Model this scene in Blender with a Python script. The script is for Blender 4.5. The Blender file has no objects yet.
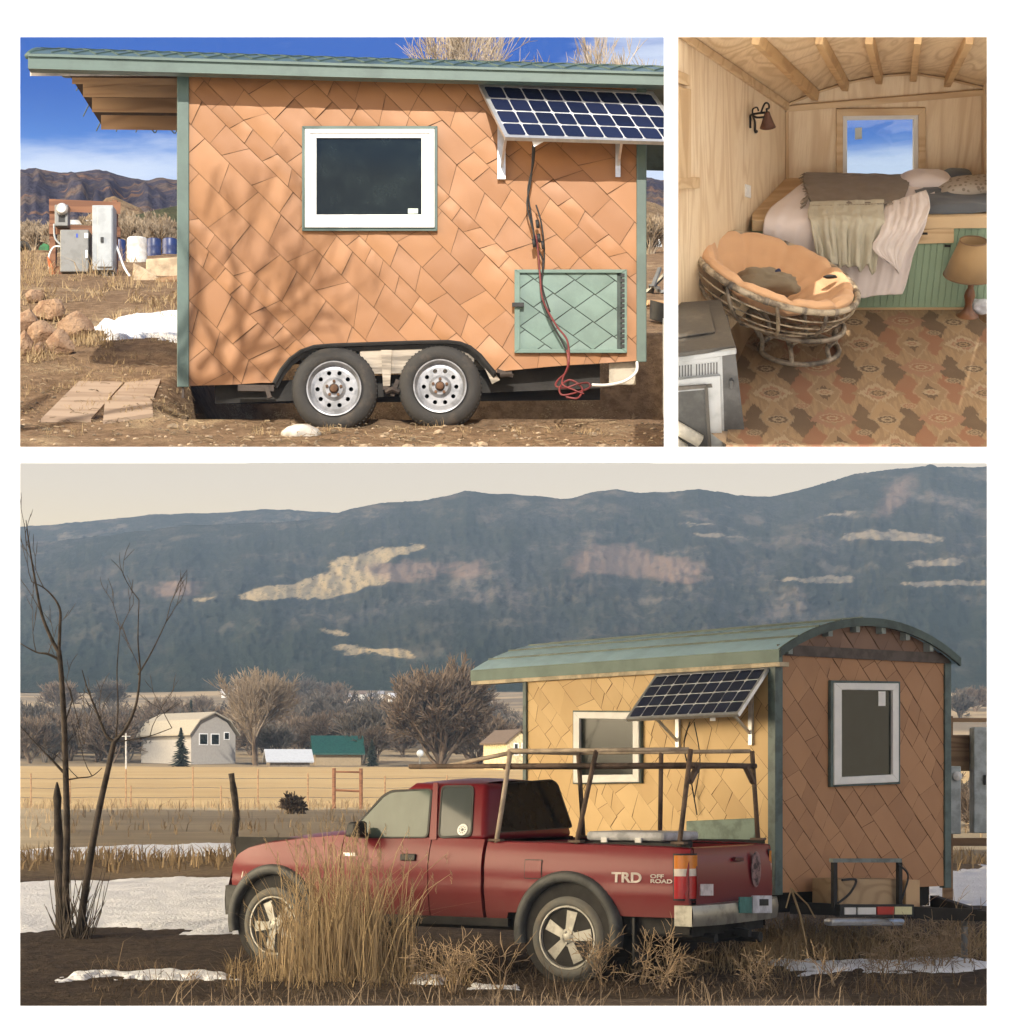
import bpy, bmesh, math, random
from mathutils import Vector, Matrix, noise as mn
V = Vector
R = math.radians
scene = bpy.context.scene
COL = scene.collection
FPX, CX, CY, CZ = 2200.0, 507.0, 785.0, 1.65      # focal length in pixels, principal point, eye height

def pt(px, py, d):
    return V(((px - CX) / FPX * d, d, CZ + (CY - py) / FPX * d))
def ray(px, py):
    return V((0, 0, CZ)), V(((px - CX) / FPX, 1.0, (CY - py) / FPX))
def hit(px, py, P0, n):
    o, d = ray(px, py)
    return o + d * ((V(P0) - o).dot(n) / d.dot(n))
def lin(r, g, b, k=1.0):
    def f(c):
        c /= 255.0
        return (c / 12.92 if c <= .04045 else ((c + .055) / 1.055) ** 2.4) * k
    return (f(r), f(g), f(b))
def interp(x, tab):
    if x <= tab[0][0]: return tab[0][1]
    for (a, va), (b, vb) in zip(tab, tab[1:]):
        if x <= b: return va + (vb - va) * (x - a) / (b - a)
    return tab[-1][1]
def sstep(a, b, x):
    t = max(0.0, min(1.0, (x - a) / (b - a))); return t * t * (3 - 2 * t)

# ---------------------------------------------------------------- mesh builder
class MB:
    def __init__(s): s.v, s.f = [], []
    def add(s, vs, fs):
        o = len(s.v); s.v += [V(p) for p in vs]; s.f += [tuple(i + o for i in f) for f in fs]
    def poly(s, pts): s.add(pts, [tuple(range(len(pts)))])
    def hexa(s, b, t):                       # bottom ring of 4, top ring of 4
        s.add(list(b) + list(t), [(3, 2, 1, 0), (4, 5, 6, 7), (0, 1, 5, 4), (1, 2, 6, 5), (2, 3, 7, 6), (3, 0, 4, 7)])
    def box(s, lo, hi):
        x0, y0, z0 = lo; x1, y1, z1 = hi
        s.hexa([(x0, y0, z0), (x1, y0, z0), (x1, y1, z0), (x0, y1, z0)], [(x0, y0, z1), (x1, y0, z1), (x1, y1, z1), (x0, y1, z1)])
    def prism(s, ring, off):
        n = len(ring); off = V(off); ring = [V(p) for p in ring]
        s.add(ring + [p + off for p in ring], [tuple(range(n))[::-1], tuple(range(n, 2 * n))] + [(i, (i + 1) % n, n + (i + 1) % n, n + i) for i in range(n)])
    def bar(s, a, b, w, h=None, up=(0, 0, 1)):
        a, b = V(a), V(b); h = w if h is None else h
        d = (b - a).normalized(); up = V(up)
        if abs(d.dot(up)) > .98: up = V((1, 0, 0)) if abs(d.x) < .9 else V((0, 1, 0))
        x = d.cross(up).normalized() * w / 2; z = x.cross(d).normalized() * h / 2
        s.hexa([a - x - z, a + x - z, b + x - z, b - x - z], [a - x + z, a + x + z, b + x + z, b - x + z])
    def tube(s, pts, r, n=6, cap=True, closed=False):
        pts = [V(p) for p in pts]; m = len(pts)
        rs = r if isinstance(r, (list, tuple)) else [r] * m
        t0 = (pts[1] - pts[0]).normalized()
        nx = t0.orthogonal().normalized(); o = len(s.v)
        for i, p in enumerate(pts):
            if closed: t = (pts[(i + 1) % m] - pts[i - 1])
            else: t = pts[min(i + 1, m - 1)] - pts[max(i - 1, 0)]
            t = t.normalized() if t.length > 1e-9 else t0
            nx = (nx - t * nx.dot(t)); nx = nx.normalized() if nx.length > 1e-6 else t.orthogonal().normalized()
            ny = t.cross(nx)
            for k in range(n):
                a = 2 * math.pi * k / n
                s.v.append(p + (nx * math.cos(a) + ny * math.sin(a)) * rs[i])
        for i in range(m if closed else m - 1):
            j = (i + 1) % m
            for k in range(n):
                l = (k + 1) % n
                s.f.append((o + i * n + k, o + i * n + l, o + j * n + l, o + j * n + k))
        if cap and not closed:
            s.f.append(tuple(o + k for k in range(n))[::-1]); s.f.append(tuple(o + (m - 1) * n + k for k in range(n)))
    def lathe(s, prof, o, axis=(0, 0, 1), n=24, closed=False):
        axis = V(axis).normalized(); x = axis.orthogonal().normalized(); y = axis.cross(x); o = V(o)
        b = len(s.v); m = len(prof)
        for (r, h) in prof:
            for k in range(n):
                a = 2 * math.pi * k / n
                s.v.append(o + axis * h + (x * math.cos(a) + y * math.sin(a)) * r)
        for i in range(m if closed else m - 1):
            j = (i + 1) % m
            for k in range(n):
                l = (k + 1) % n
                s.f.append((b + i * n + k, b + i * n + l, b + j * n + l, b + j * n + k))
        if not closed:
            if prof[0][0] > 1e-5: s.f.append(tuple(b + k for k in range(n))[::-1])
            if prof[-1][0] > 1e-5: s.f.append(tuple(b + (m - 1) * n + k for k in range(n)))
    def grid(s, fn, nu, nv):
        o = len(s.v)
        for j in range(nv + 1):
            for i in range(nu + 1): s.v.append(V(fn(i / nu, j / nv)))
        w = nu + 1
        for j in range(nv):
            for i in range(nu): s.f.append((o + j * w + i, o + j * w + i + 1, o + (j + 1) * w + i + 1, o + (j + 1) * w + i))
    def rock(s, c, rad, seed, sub=3, rough=.25, flat=0):
        bm = bmesh.new(); bmesh.ops.create_icosphere(bm, subdivisions=sub, radius=1)
        rg = random.Random(seed); planes = [(V((rg.uniform(-1, 1), rg.uniform(-1, 1), rg.uniform(-.6, 1))).normalized(), rg.uniform(.55, .85)) for _ in range(flat)]
        vs = []
        for v in bm.verts:
            p = v.co.copy()
            p *= 1 + rough * mn.noise(p * 1.3 + V((seed, 0, 0))) + rough * .4 * mn.noise(p * 4 + V((0, seed, 0))) + rough * .16 * mn.noise(p * 11 + V((0, 0, seed)))
            for n_, d_ in planes:
                k = p.dot(n_) - d_
                if k > 0: p -= n_ * k * .9
            vs.append(V(c) + V((p.x * rad[0], p.y * rad[1], p.z * rad[2])))
        s.add(vs, [tuple(v.index for v in f.verts) for f in bm.faces]); bm.free()
    def build(s, name, mat, parent=None, smooth=False, world=True, bevel=0, M=None, label=None):
        me = bpy.data.meshes.new(name)
        if parent is not None and world: inv = MAT[parent].inverted()
        elif M is not None: inv = M.inverted()
        else: inv = None
        me.from_pydata([tuple(inv @ p) if inv else tuple(p) for p in s.v], [], s.f)
        if smooth: me.polygons.foreach_set('use_smooth', [True] * len(me.polygons))
        me.materials.append(mat); me.validate()
        ob = bpy.data.objects.new(name, me); COL.objects.link(ob)
        if parent is not None: ob.parent = parent; MAT[ob] = MAT[parent]
        elif M is not None: ob.matrix_world = M; MAT[ob] = M
        else: MAT[ob] = Matrix.Identity(4)
        if smooth == 'auto':
            me.shade_auto = None if False else None
        if bevel:
            md = ob.modifiers.new('Bevel', 'BEVEL'); md.width = bevel; md.segments = 2; md.limit_method = 'ANGLE'; md.angle_limit = R(40)
        if label: ob['label'] = label
        return ob
MAT = {}
def tag(o, label, cat, group=None, kind=None):
    if label: o['label'] = label
    if cat: o['category'] = cat
    if group: o['group'] = group
    if kind: o['kind'] = kind
    return o
def thing(name, label, cat, loc=(0, 0, 0), rz=0.0, group=None, M=None):
    o = bpy.data.objects.new(name, None); COL.objects.link(o); o.empty_display_size = .1
    m = M if M is not None else Matrix.Translation(V(loc)) @ Matrix.Rotation(rz, 4, 'Z')
    o.matrix_world = m; MAT[o] = m
    return tag(o, label, cat, group)
def struct(o): o['kind'] = 'structure'; return o
def sharp(o, ang=35):
    me = o.data
    bm = bmesh.new(); bm.from_mesh(me)
    for f in bm.faces: f.smooth = True
    for e in bm.edges:
        if len(e.link_faces) == 2 and e.calc_face_angle(0) > R(ang): e.smooth = False
    bm.to_mesh(me); bm.free(); return o

# ---------------------------------------------------------------- node helpers
class NT:
    """small expression layer over a node tree"""
    def __init__(s, nt): s.nt = nt
    def node(s, t, **kw):
        n = s.nt.nodes.new(t)
        for k, v in kw.items(): setattr(n, k, v)
        return n
    def put(s, sock, v):
        if isinstance(v, E): s.nt.links.new(v.o, sock)
        elif isinstance(v, bpy.types.NodeSocket): s.nt.links.new(v, sock)
        else: sock.default_value = v
    def m(s, op, *a):
        n = s.node('ShaderNodeMath', operation=op)
        for i, x in enumerate(a): s.put(n.inputs[i], x)
        return E(s, n.outputs[0])
    def noise(s, vec, scale=5, detail=4, rough=.55, dist=0, out=0):
        n = s.node('ShaderNodeTexNoise'); s.put(n.inputs['Vector'], vec)
        n.inputs['Scale'].default_value = scale; n.inputs['Detail'].default_value = detail; n.inputs['Roughness'].default_value = rough; n.inputs['Distortion'].default_value = dist
        return E(s, n.outputs[out])
    def xyz(s, vec):
        n = s.node('ShaderNodeSeparateXYZ'); s.put(n.inputs[0], vec)
        return [E(s, o) for o in n.outputs]
    def comb(s, x, y, z=0.0):
        n = s.node('ShaderNodeCombineXYZ')
        for i, k in enumerate((x, y, z)): s.put(n.inputs[i], k)
        return n.outputs[0]
    def mapv(s, vec, sc=(1, 1, 1), rot=(0, 0, 0), loc=(0, 0, 0)):
        n = s.node('ShaderNodeMapping'); s.put(n.inputs[0], vec)
        n.inputs['Scale'].default_value = sc; n.inputs['Rotation'].default_value = rot; n.inputs['Location'].default_value = loc
        return n.outputs[0]
    def mix(s, f, a, b, mode='MIX'):
        n = s.node('ShaderNodeMixRGB', blend_type=mode)
        s.put(n.inputs[0], f)
        for i, k in ((1, a), (2, b)):
            s.put(n.inputs[i], (*k, 1.0) if isinstance(k, tuple) and len(k) == 3 else k)
        return n.outputs[0]
    def ss(s, a, b, x):
        n = s.node('ShaderNodeMapRange', interpolation_type='SMOOTHSTEP')
        s.put(n.inputs[0], x); s.put(n.inputs[1], a); s.put(n.inputs[2], b)
        return E(s, n.outputs[0])
class E:
    def __init__(s, T, o): s.T, s.o = T, o
    def __add__(s, b): return s.T.m('ADD', s, b)
    __radd__ = __add__
    def __sub__(s, b): return s.T.m('SUBTRACT', s, b)
    def __rsub__(s, b): return s.T.m('SUBTRACT', b, s)
    def __mul__(s, b): return s.T.m('MULTIPLY', s, b)
    __rmul__ = __mul__
    def __truediv__(s, b): return s.T.m('DIVIDE', s, b)
    def abs(s): return s.T.m('ABSOLUTE', s)
    def fract(s): return s.T.m('FRACT', s)
    def floor(s): return s.T.m('FLOOR', s)
    def sin(s): return s.T.m('SINE', s)
    def sqrt(s): return s.T.m('SQRT', s)
    def min(s, b): return s.T.m('MINIMUM', s, b)
    def max(s, b): return s.T.m('MAXIMUM', s, b)
    def gt(s, b): return s.T.m('GREATER_THAN', s, b)
    def lt(s, b): return s.T.m('LESS_THAN', s, b)
    def pow(s, b): return s.T.m('POWER', s, b)

def newmat(name):
    m = bpy.data.materials.new(name); m.use_nodes = True
    nt = m.node_tree; b = nt.nodes['Principled BSDF']
    return m, NT(nt), b
def bumpto(T, b, h, strength=.3, dist=.02):
    n = T.node('ShaderNodeBump'); n.inputs['Strength'].default_value = strength; n.inputs['Distance'].default_value = dist
    T.put(n.inputs['Height'], h); T.nt.links.new(n.outputs[0], b.inputs['Normal'])
def pm(name, col, rough=.6, metal=0.0, var=.18, scale=6, bump=.15, bscale=40, sc=(1, 1, 1), col2=None, thr=(.42, .62), spec=.5, bdist=.01, coord='Object', coat=0.0, rvar=.12):
    """weathered general purpose material: two-tone noise, roughness variation, fine bump"""
    m, T, b = newmat(name)
    tc = T.node('ShaderNodeTexCoord').outputs[coord]
    vec = T.mapv(tc, sc)
    n1 = T.noise(vec, scale, 5, .6)
    c2 = col2 if col2 is not None else tuple(k * (1 - 1.6 * var) for k in col)
    c1 = col if col2 is not None else tuple(min(1, k * (1 + .5 * var)) for k in col)
    f = T.ss(thr[0], thr[1], n1)
    base = T.mix(f, c1, c2)
    n2 = T.noise(vec, bscale, 4, .6)
    base = T.mix(.5 * var, base, T.mix(n2, (0, 0, 0), (1, 1, 1)), 'OVERLAY')
    T.put(b.inputs['Base Color'], base)
    T.put(b.inputs['Roughness'], n1 * (2 * rvar) + (rough - rvar))
    b.inputs['Metallic'].default_value = metal; b.inputs['Specular IOR Level'].default_value = spec; b.inputs['Coat Weight'].default_value = coat
    if bump: bumpto(T, b, n2, bump, bdist)
    return m
def wood(name, c1, c2, ax='Z', scale=1.0, rough=.55, rings=9, stretch=.12):
    m, T, b = newmat(name)
    tc = T.node('ShaderNodeTexCoord').outputs['Object']
    s = {'X': (stretch, 1, 1), 'Y': (1, stretch, 1), 'Z': (1, 1, stretch)}[ax]
    vec = T.mapv(tc, tuple(k * scale for k in s))
    n1 = T.noise(vec, 2.2, 2, .5, .6)
    ring = ((n1 * (rings * 6.283)).sin() * .5 + .5).pow(2.0)
    fine = T.noise(T.mapv(tc, tuple((k if k < 1 else 9) * scale for k in s)), 9, 4, .6)
    f = ring * .55 + fine * .45
    base = T.mix(T.ss(.2, .9, f), c1, c2)
    T.put(b.inputs['Base Color'], base); b.inputs['Roughness'].default_value = rough
    bumpto(T, b, fine, .15, .004)
    return m
def leafy(name, c1, c2, rough=.8):
    m, T, b = newmat(name)
    tc = T.node('ShaderNodeTexCoord').outputs['Object']
    g = T.node('ShaderNodeNewGeometry')
    f = T.noise(tc, 3, 3) * .5 + E(T, g.outputs['Random Per Island']) * .5
    T.put(b.inputs['Base Color'], T.mix(T.ss(.25, .75, f), c1, c2)); b.inputs['Roughness'].default_value = rough
    b.inputs['Specular IOR Level'].default_value = .2
    return m
# ---------------------------------------------------------------- camera
cam = bpy.data.objects.new('camera', bpy.data.cameras.new('camera')); COL.objects.link(cam)
cam.location = (0, 0, CZ); cam.rotation_euler = (R(90), 0, 0)
cam.data.sensor_fit = 'HORIZONTAL'; cam.data.sensor_width = 36.0; cam.data.lens = 36.0 * FPX / 1014
cam.data.shift_y = (CY - 512) / 1014; cam.data.clip_end = 5000; cam.data.clip_start = .2
scene.camera = cam
SUN_EL = 35.0
# ---------------------------------------------------------------- sky: Nishita + thin cloud, pale haze low down, bright evening glow to the left
w = bpy.data.worlds.new('World'); scene.world = w; w.use_nodes = True
T = NT(w.node_tree); bg = w.node_tree.nodes['Background']
sky = T.node('ShaderNodeTexSky', sky_type='NISHITA'); sky.sun_disc = False
sky.sun_elevation = R(SUN_EL); sky.sun_rotation = R(180); sky.altitude = 2000; sky.air_density = 1.0; sky.dust_density = .4; sky.ozone_density = 2.5
tc = T.node('ShaderNodeTexCoord').outputs['Generated']
x, y, z = T.xyz(tc)
blue = T.mix(1.0, sky.outputs[0], (.10, .107, .118), 'MULTIPLY')
deep = T.mix(T.ss(.235, .305, z), (.14, .35, .78), (.003, .08, .42))
front = T.ss(.55, .8, y) * (1 - T.ss(.5, .62, z))
col = T.mix(front, blue, deep)
# cloud streaks: two soft banks and wisps
cv = T.comb(x * 3.0, y * 3.0, z * 16.0)
n1 = T.noise(cv, 1.6, 6, .6, .4)
bank = T.ss(.225, .25, z) * (1 - T.ss(.262, .285, z)) * .30
right = T.ss(.005, .06, x) * T.ss(.24, .27, z) * .30 * (1 - T.ss(.075, .09, x))
wisp = T.ss(.54, .82, n1 + bank + right) * (1 - T.ss(.5, .8, z))
col = T.mix(wisp * .8, col, (.66, .72, .82))
low = 1 - T.ss(.155, .215, z)
back = T.ss(.1, -.6, y)
cream = T.mix(T.ss(.10, .145, z), (.78, .60, .33), (.64, .54, .40))
cream = T.mix(T.noise(cv, .8, 3) * .35, cream, (.66, .60, .56))
cream = T.mix(back * .8, cream, (1.9, 1.6, 1.25))
col = T.mix(low, col, cream)
g = V((-.955, -.17, .25)).normalized()
dot = x * g.x + y * g.y + z * g.z
glow = T.ss(.78, .98, dot) * T.ss(-.02, .06, z)
col = T.mix(glow, col, (10.0, 8.1, 5.3))
T.put(bg.inputs[0], col); bg.inputs[1].default_value = 1.0
w.cycles.sampling_method = 'AUTOMATIC'
sun = bpy.data.objects.new('sun', bpy.data.lights.new('sun', 'SUN')); COL.objects.link(sun)
sun.data.energy = 4.0; sun.data.angle = R(.5); sun.data.color = (1, .93, .82); sun.rotation_euler = (R(90 - SUN_EL), 0, 0); sun.location = (0, -20, 30)
vs = scene.view_settings; vs.view_transform = 'Standard'; vs.look = 'None'; vs.gamma = 1; vs.use_curve_mapping = False; vs.exposure = .38
scene.render.engine = 'CYCLES'
scene.cycles.use_denoising = True; scene.cycles.max_bounces = 8; scene.cycles.diffuse_bounces = 5; scene.cycles.sample_clamp_indirect = 6
scene.cycles.caustics_reflective = False; scene.cycles.caustics_refractive = False
scene.cycles.volume_bounces = 0

# ---------------------------------------------------------------- added white wall standing for the border round the three views, and its shelf
M_WHITE = pm('white border paint', (.9, .9, .9), .8, var=.02, scale=2, bump=.02)
def border_wall():
    mb = MB()
    xs = [-760, 20, 664, 678, 987, 1900]; ys = [-70, 37, 447, 463, 1006, 0]
    bx = [-760, 14, 668, 674, 993, 1900]; by = [-70, 31, 450, 460, 1012, 0]
    D, D2 = 12.0, 12.06
    def P(i, j, back):
        p = pt((bx if back else xs)[i], (by if back else ys)[j], D2 if back else D)
        if j == 5: p.z = -.05
        return p
    holes = {(1, 1): 1, (3, 1): 1, (1, 3): 1, (2, 3): 1, (3, 3): 1}
    for b in (0, 1):
        for i in range(5):
            for j in range(5):
                if (i, j) in holes: continue
                q = [P(i, j, b), P(i + 1, j, b), P(i + 1, j + 1, b), P(i, j + 1, b)]
                mb.poly(q if b else q[::-1])
    for (i0, i1, j0, j1) in ((1, 2, 1, 2), (3, 4, 1, 2), (1, 4, 3, 4)):
        for (a, c) in (((i0, j0), (i1, j0)), ((i1, j0), (i1, j1)), ((i1, j1), (i0, j1)), ((i0, j1), (i0, j0))):
            mb.poly([P(*a, 0), P(*c, 0), P(*c, 1), P(*a, 1)])
    o = mb.build('wall', M_WHITE); struct(o)
    s = MB()                                   # added slab under the upper places; shades the valley, white underside bounces light
    s.hexa([pt(-150, 460, 12.06), pt(1170, 460, 12.06), pt(1170, 460, 42), pt(-150, 460, 42)],
           [pt(-150, 451, 12.06), pt(1170, 451, 12.06), pt(1170, 458, 42), pt(-150, 458, 42)])
    struct(s.build('shade_slab', M_WHITE))
border_wall()

# ---------------------------------------------------------------- growth helpers
def grow(mt, mc, p, d, L, r, lv, mx, rg, sp=.6, kids=3, up=.12, wob=.16, cut=2, first=.35, minr=.004):
    segs = 5 if lv < 2 else 3
    pts, p = [V(p)], V(p); d = V(d).normalized(); ds = [d]
    for i in range(segs):
        d = (d + V((rg.gauss(0, wob), rg.gauss(0, wob), rg.gauss(0, wob * .6) + up * .3))).normalized()
        p = p + d * L / segs; pts.append(p); ds.append(d)
    rs = [max(minr, r * (1 - .5 * i / segs)) for i in range(segs + 1)]
    if lv == mx: rs[-1] = minr * .5
    (mt if lv < cut else mc).tube(pts, rs, 7 if lv == 0 else (5 if lv == 1 else 3), cap=False)
    if lv >= mx: return
    for k in range(kids + (1 if lv == 0 else 0)):
        f = first + (1 - first) * (k + rg.uniform(.2, 1)) / (kids + 1) if k else 1.0
        f = min(1, f); i = min(segs - 1, int(f * segs)); q = pts[i].lerp(pts[i + 1], f * segs - i)
        b = ds[i + 1]; ax = b.orthogonal().normalized(); ax = Matrix.Rotation(rg.uniform(0, 6.283), 3, b) @ ax
        a = sp * rg.uniform(.6, 1.25) * (.5 if k == 0 else 1)
        nd = (Matrix.Rotation(a, 3, ax) @ b + V((0, 0, up))).normalized()
        grow(mt, mc, q, nd, L * rg.uniform(.55, .82), rs[-1] * (.85 if k == 0 else rg.uniform(.5, .75)), lv + 1, mx, rg, sp, kids, up, wob, cut, first, minr)
def bare_tree(name, label, base, h, r, seed, mats, group=None, lean=(0, 0), mx=4, kids=3, sp=.6, stems=1, up=.12, cut=2, first=.35, minr=.004, cat='tree', trunkf=.38):
    rg = random.Random(seed); t = thing(name, label, cat, base, 0, group)
    mt, mc = MB(), MB()
    for s in range(stems):
        a = rg.uniform(0, 6.28); k = .0 if stems == 1 else rg.uniform(.15, .55)
        d = V((lean[0] + k * math.cos(a), lean[1] + k * math.sin(a), 1))
        grow(mt, mc, V(base) - V((0, 0, .05)), d, h * trunkf * rg.uniform(.8, 1.1), r, 0, mx, rg, sp, kids, up, .14, cut, first, minr)
    mt.build('trunk', mats[0], t, smooth=True); mc.build('crown', mats[1], t)
    return t
def blades(mb, c, n, h, rad, rg, width=.006, lean=.35, zf=None, curve=.4):
    """curved dry grass blades, each a tapering three sided ribbon"""
    for _ in range(n):
        a = rg.uniform(0, 6.283); q = rad * math.sqrt(rg.random())
        p = V(c) + V((q * math.cos(a), q * math.sin(a), 0))
        if zf: p.z = zf(p.x, p.y) - .01
        H = h * rg.uniform(.45, 1.1); b = rg.uniform(0, 6.283); l = lean * rg.random()
        d = V((math.cos(b), math.sin(b), 0)); sd = V((-d.y, d.x, 0)) if rg.random() < .5 else V((1, 0, 0))
        wd = width * rg.uniform(.6, 1.3)
        p1 = p + d * (l * H * .35) + V((0, 0, H * .55)); p2 = p + d * (l * H * (1 + curve * rg.random())) + V((0, 0, H * (1 - .25 * l)))
        o = len(mb.v); mb.v += [p - sd * wd / 2, p + sd * wd / 2, p1 - sd * wd * .4, p1 + sd * wd * .4, p2]
        mb.f += [(o, o + 1, o + 3, o + 2), (o + 2, o + 3, o + 4)]
# ---------------------------------------------------------------- folded metal shingle cladding
def clip(poly, conv):
    out = poly
    n = len(conv)
    for i in range(n):
        a, b = conv[i], conv[(i + 1) % n]
        inp, out = out, []
        if not inp: break
        def side(p): return (b[0] - a[0]) * (p[1] - a[1]) - (b[1] - a[1]) * (p[0] - a[0])
        for j in range(len(inp)):
            p, q = inp[j - 1], inp[j]; sp, sq = side(p), side(q)
            if sq >= -1e-7:
                if sp < -1e-7: t = sp / (sp - sq); out.append((p[0] + (q[0] - p[0]) * t, p[1] + (q[1] - p[1]) * t))
                out.append(q)
            elif sp >= -1e-7:
                t = sp / (sp - sq); out.append((p[0] + (q[0] - p[0]) * t, p[1] + (q[1] - p[1]) * t))
    return out
def clad(mb, fn, regions, bbox, wr, lr, seed, hs=1.0, n=4, ang=45, gap=.45, jit=.22, even=False):
    """fn(a, b, h) -> world point, b grows downwards; regions: convex polygons, clockwise on screen (a right, b down)"""
    rg = random.Random(seed); ca, sa = math.cos(R(ang)), math.sin(R(ang))
    x0, y0, x1, y1 = bbox
    cs = [(x, y) for x in (x0, x1) for y in (y0, y1)]
    ps = [x * ca + y * sa for x, y in cs]; qs = [-x * sa + y * ca for x, y in cs]
    boxes = [(min(p[0] for p in r), min(p[1] for p in r), max(p[0] for p in r), max(p[1] for p in r)) for r in regions]
    q = min(qs) - rg.uniform(0, wr[1]); wprev = 0
    while q < max(qs):
        wd = rg.uniform(*wr) if rg.random() < .7 or even else wr[0] * .8
        p = min(ps) - rg.uniform(0, lr[1]); L = max(lr[0] * .8, wd) if wd < wr[0] else None
        jl = jh = 0
        while p < max(ps):
            ln = rg.uniform(*lr) * (1 if L is None else .7)
            j2l, j2h = (rg.uniform(-jit, jit) * wd, rg.uniform(-jit, jit) * wd) if not even else (0, 0)
            sl = rg.uniform(-.2, .25) * wd if not even else 0
            c00, c10, c01, c11 = (p + jl, q), (p + ln + j2l - sl, q), (p + jh, q + wd), (p + ln + j2h + sl, q + wd)
            nl, nh = j2l - sl, j2h + sl
            ts, t1, t2, t3 = rg.uniform(0, 99), rg.gauss(0, .0035), rg.gauss(0, .003), rg.uniform(.5, 1.3)
            vd = {}
            g = gap / max(ln, 1e-6)
            def at(s, t):
                s = g + s * (1 - 2 * g); tt = gap / wd + t * (1 - 2 * gap / wd)
                P = c00[0] * (1 - s) * (1 - tt) + c10[0] * s * (1 - tt) + c01[0] * (1 - s) * tt + c11[0] * s * tt
                Q = q + wd * tt
                return (P * ca - Q * sa, P * sa + Q * ca)
            def hgt(a, b):
                P = a * ca + b * sa; Q = -a * sa + b * ca
                s = (P - p) / ln; t = (Q - q) / wd
                e = max(0, min(1, 4 * s * (1 - s))) * max(0, min(1, 4 * t * (1 - t)))
                return .004 + hs * (.007 * max(0, min(1, .6 * s + .4 * t)) + t1 * (s - .5) + t2 * (t - .5) + .004 * t3 * math.sqrt(e) + .0045 * mn.noise(V((s * 1.9, t * 1.9, ts))))
            cells = [[(at(i / n, j / n), at((i + 1) / n, j / n), at((i + 1) / n, (j + 1) / n), at(i / n, (j + 1) / n))] for i in range(n) for j in range(n)]
            for (cl,) in cells:
                bx = (min(k[0] for k in cl), min(k[1] for k in cl), max(k[0] for k in cl), max(k[1] for k in cl))
                for r_, b_ in zip(regions, boxes):
                    if bx[0] > b_[2] or bx[2] < b_[0] or bx[1] > b_[3] or bx[3] < b_[1]: continue
                    pl = clip(list(cl), r_)
                    if len(pl) < 3: continue
                    idx = []
                    for (a, b) in pl:
                        k = (round(a, 3), round(b, 3))
                        if k not in vd: vd[k] = len(mb.v); mb.v.append(V(fn(a, b, hgt(a, b))))
                        if vd[k] not in idx: idx.append(vd[k])
                    if len(idx) >= 3: mb.f.append(tuple(idx))
            p += ln; jl, jh = nl, nh
        q += wd
def copper(name, c1, c2, rough=.5, metal=.12):
    m, T, b = newmat(name)
    tc = T.node('ShaderNodeTexCoord').outputs['Object']; g = T.node('ShaderNodeNewGeometry')
    n1 = T.noise(tc, 2.5, 4); n2 = T.noise(tc, 60, 3)
    f = n1 * .5 + E(T, g.outputs['Random Per Island']) * .5
    col = T.mix(T.ss(.2, .8, f), c1, c2)
    col = T.mix(T.ss(.62, .8, T.noise(T.mapv(tc, (1, 1, .35)), 7, 5)) * .25, col, tuple(k * .72 for k in c2))
    T.put(b.inputs['Base Color'], col); T.put(b.inputs['Roughness'], n1 * .2 + (rough - .1)); b.inputs['Metallic'].default_value = metal
    bumpto(T, b, n2, .04, .002)
    return m
M_COPPER = copper('copper brown painted metal', (.315, .148, .055), (.25, .112, .040))
M_GREEN = pm('sage green painted trim', (.08, .125, .108), .42, var=.1, scale=3, bump=.03)
M_HATCH = pm('light sage painted metal', (.125, .20, .17), .45, var=.08, scale=3, bump=.03)
M_VINYL = pm('white vinyl', (.82, .82, .80), .35, var=.03, bump=.02)
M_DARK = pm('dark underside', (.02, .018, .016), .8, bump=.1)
M_BLACK = pm('black rubber', (.015, .015, .015), .6, bump=.05)
M_ALU = pm('brushed aluminium', (.62, .63, .64), .38, metal=.75, var=.08, scale=9, bump=.05)
M_PINE = wood('pine lumber', (.55, .36, .19), (.40, .23, .11), 'X')
M_PINE2 = wood('aged pine lumber', (.33, .20, .10), (.20, .11, .055), 'X')
M_GROOVE = pm('dark brown seam', (.125, .06, .026), .8, bump=0)
def glassmat(name, tint=(.006, .0085, .0075), rough=.02, refl=.5):
    m, T, b = newmat(name)
    tc = T.node('ShaderNodeTexCoord').outputs['Object']
    n = T.noise(tc, 4, 5, .7)
    T.put(b.inputs['Base Color'], T.mix(T.ss(.4, .7, n), tint, tuple(k * 2.2 for k in tint)))
    T.put(b.inputs['Roughness'], T.noise(tc, 2, 2) * .04 + rough); b.inputs['Specular IOR Level'].default_value = refl
    bumpto(T, b, T.noise(tc, 1.5, 1), .03, .02)
    return m
M_GLASS = glassmat('dark window glass')
def cellmat():
    m, T, b = newmat('solar cells')
    tc = T.node('ShaderNodeTexCoord').outputs['Object']; g = T.node('ShaderNodeNewGeometry')
    T.put(b.inputs['Base Color'], T.mix(E(T, g.outputs['Random Per Island']), (.008, .012, .035), (.014, .02, .055)))
    b.inputs['Roughness'].default_value = .18; b.inputs['Specular IOR Level'].default_value = .6
    return m
M_CELL = cellmat()
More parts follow.
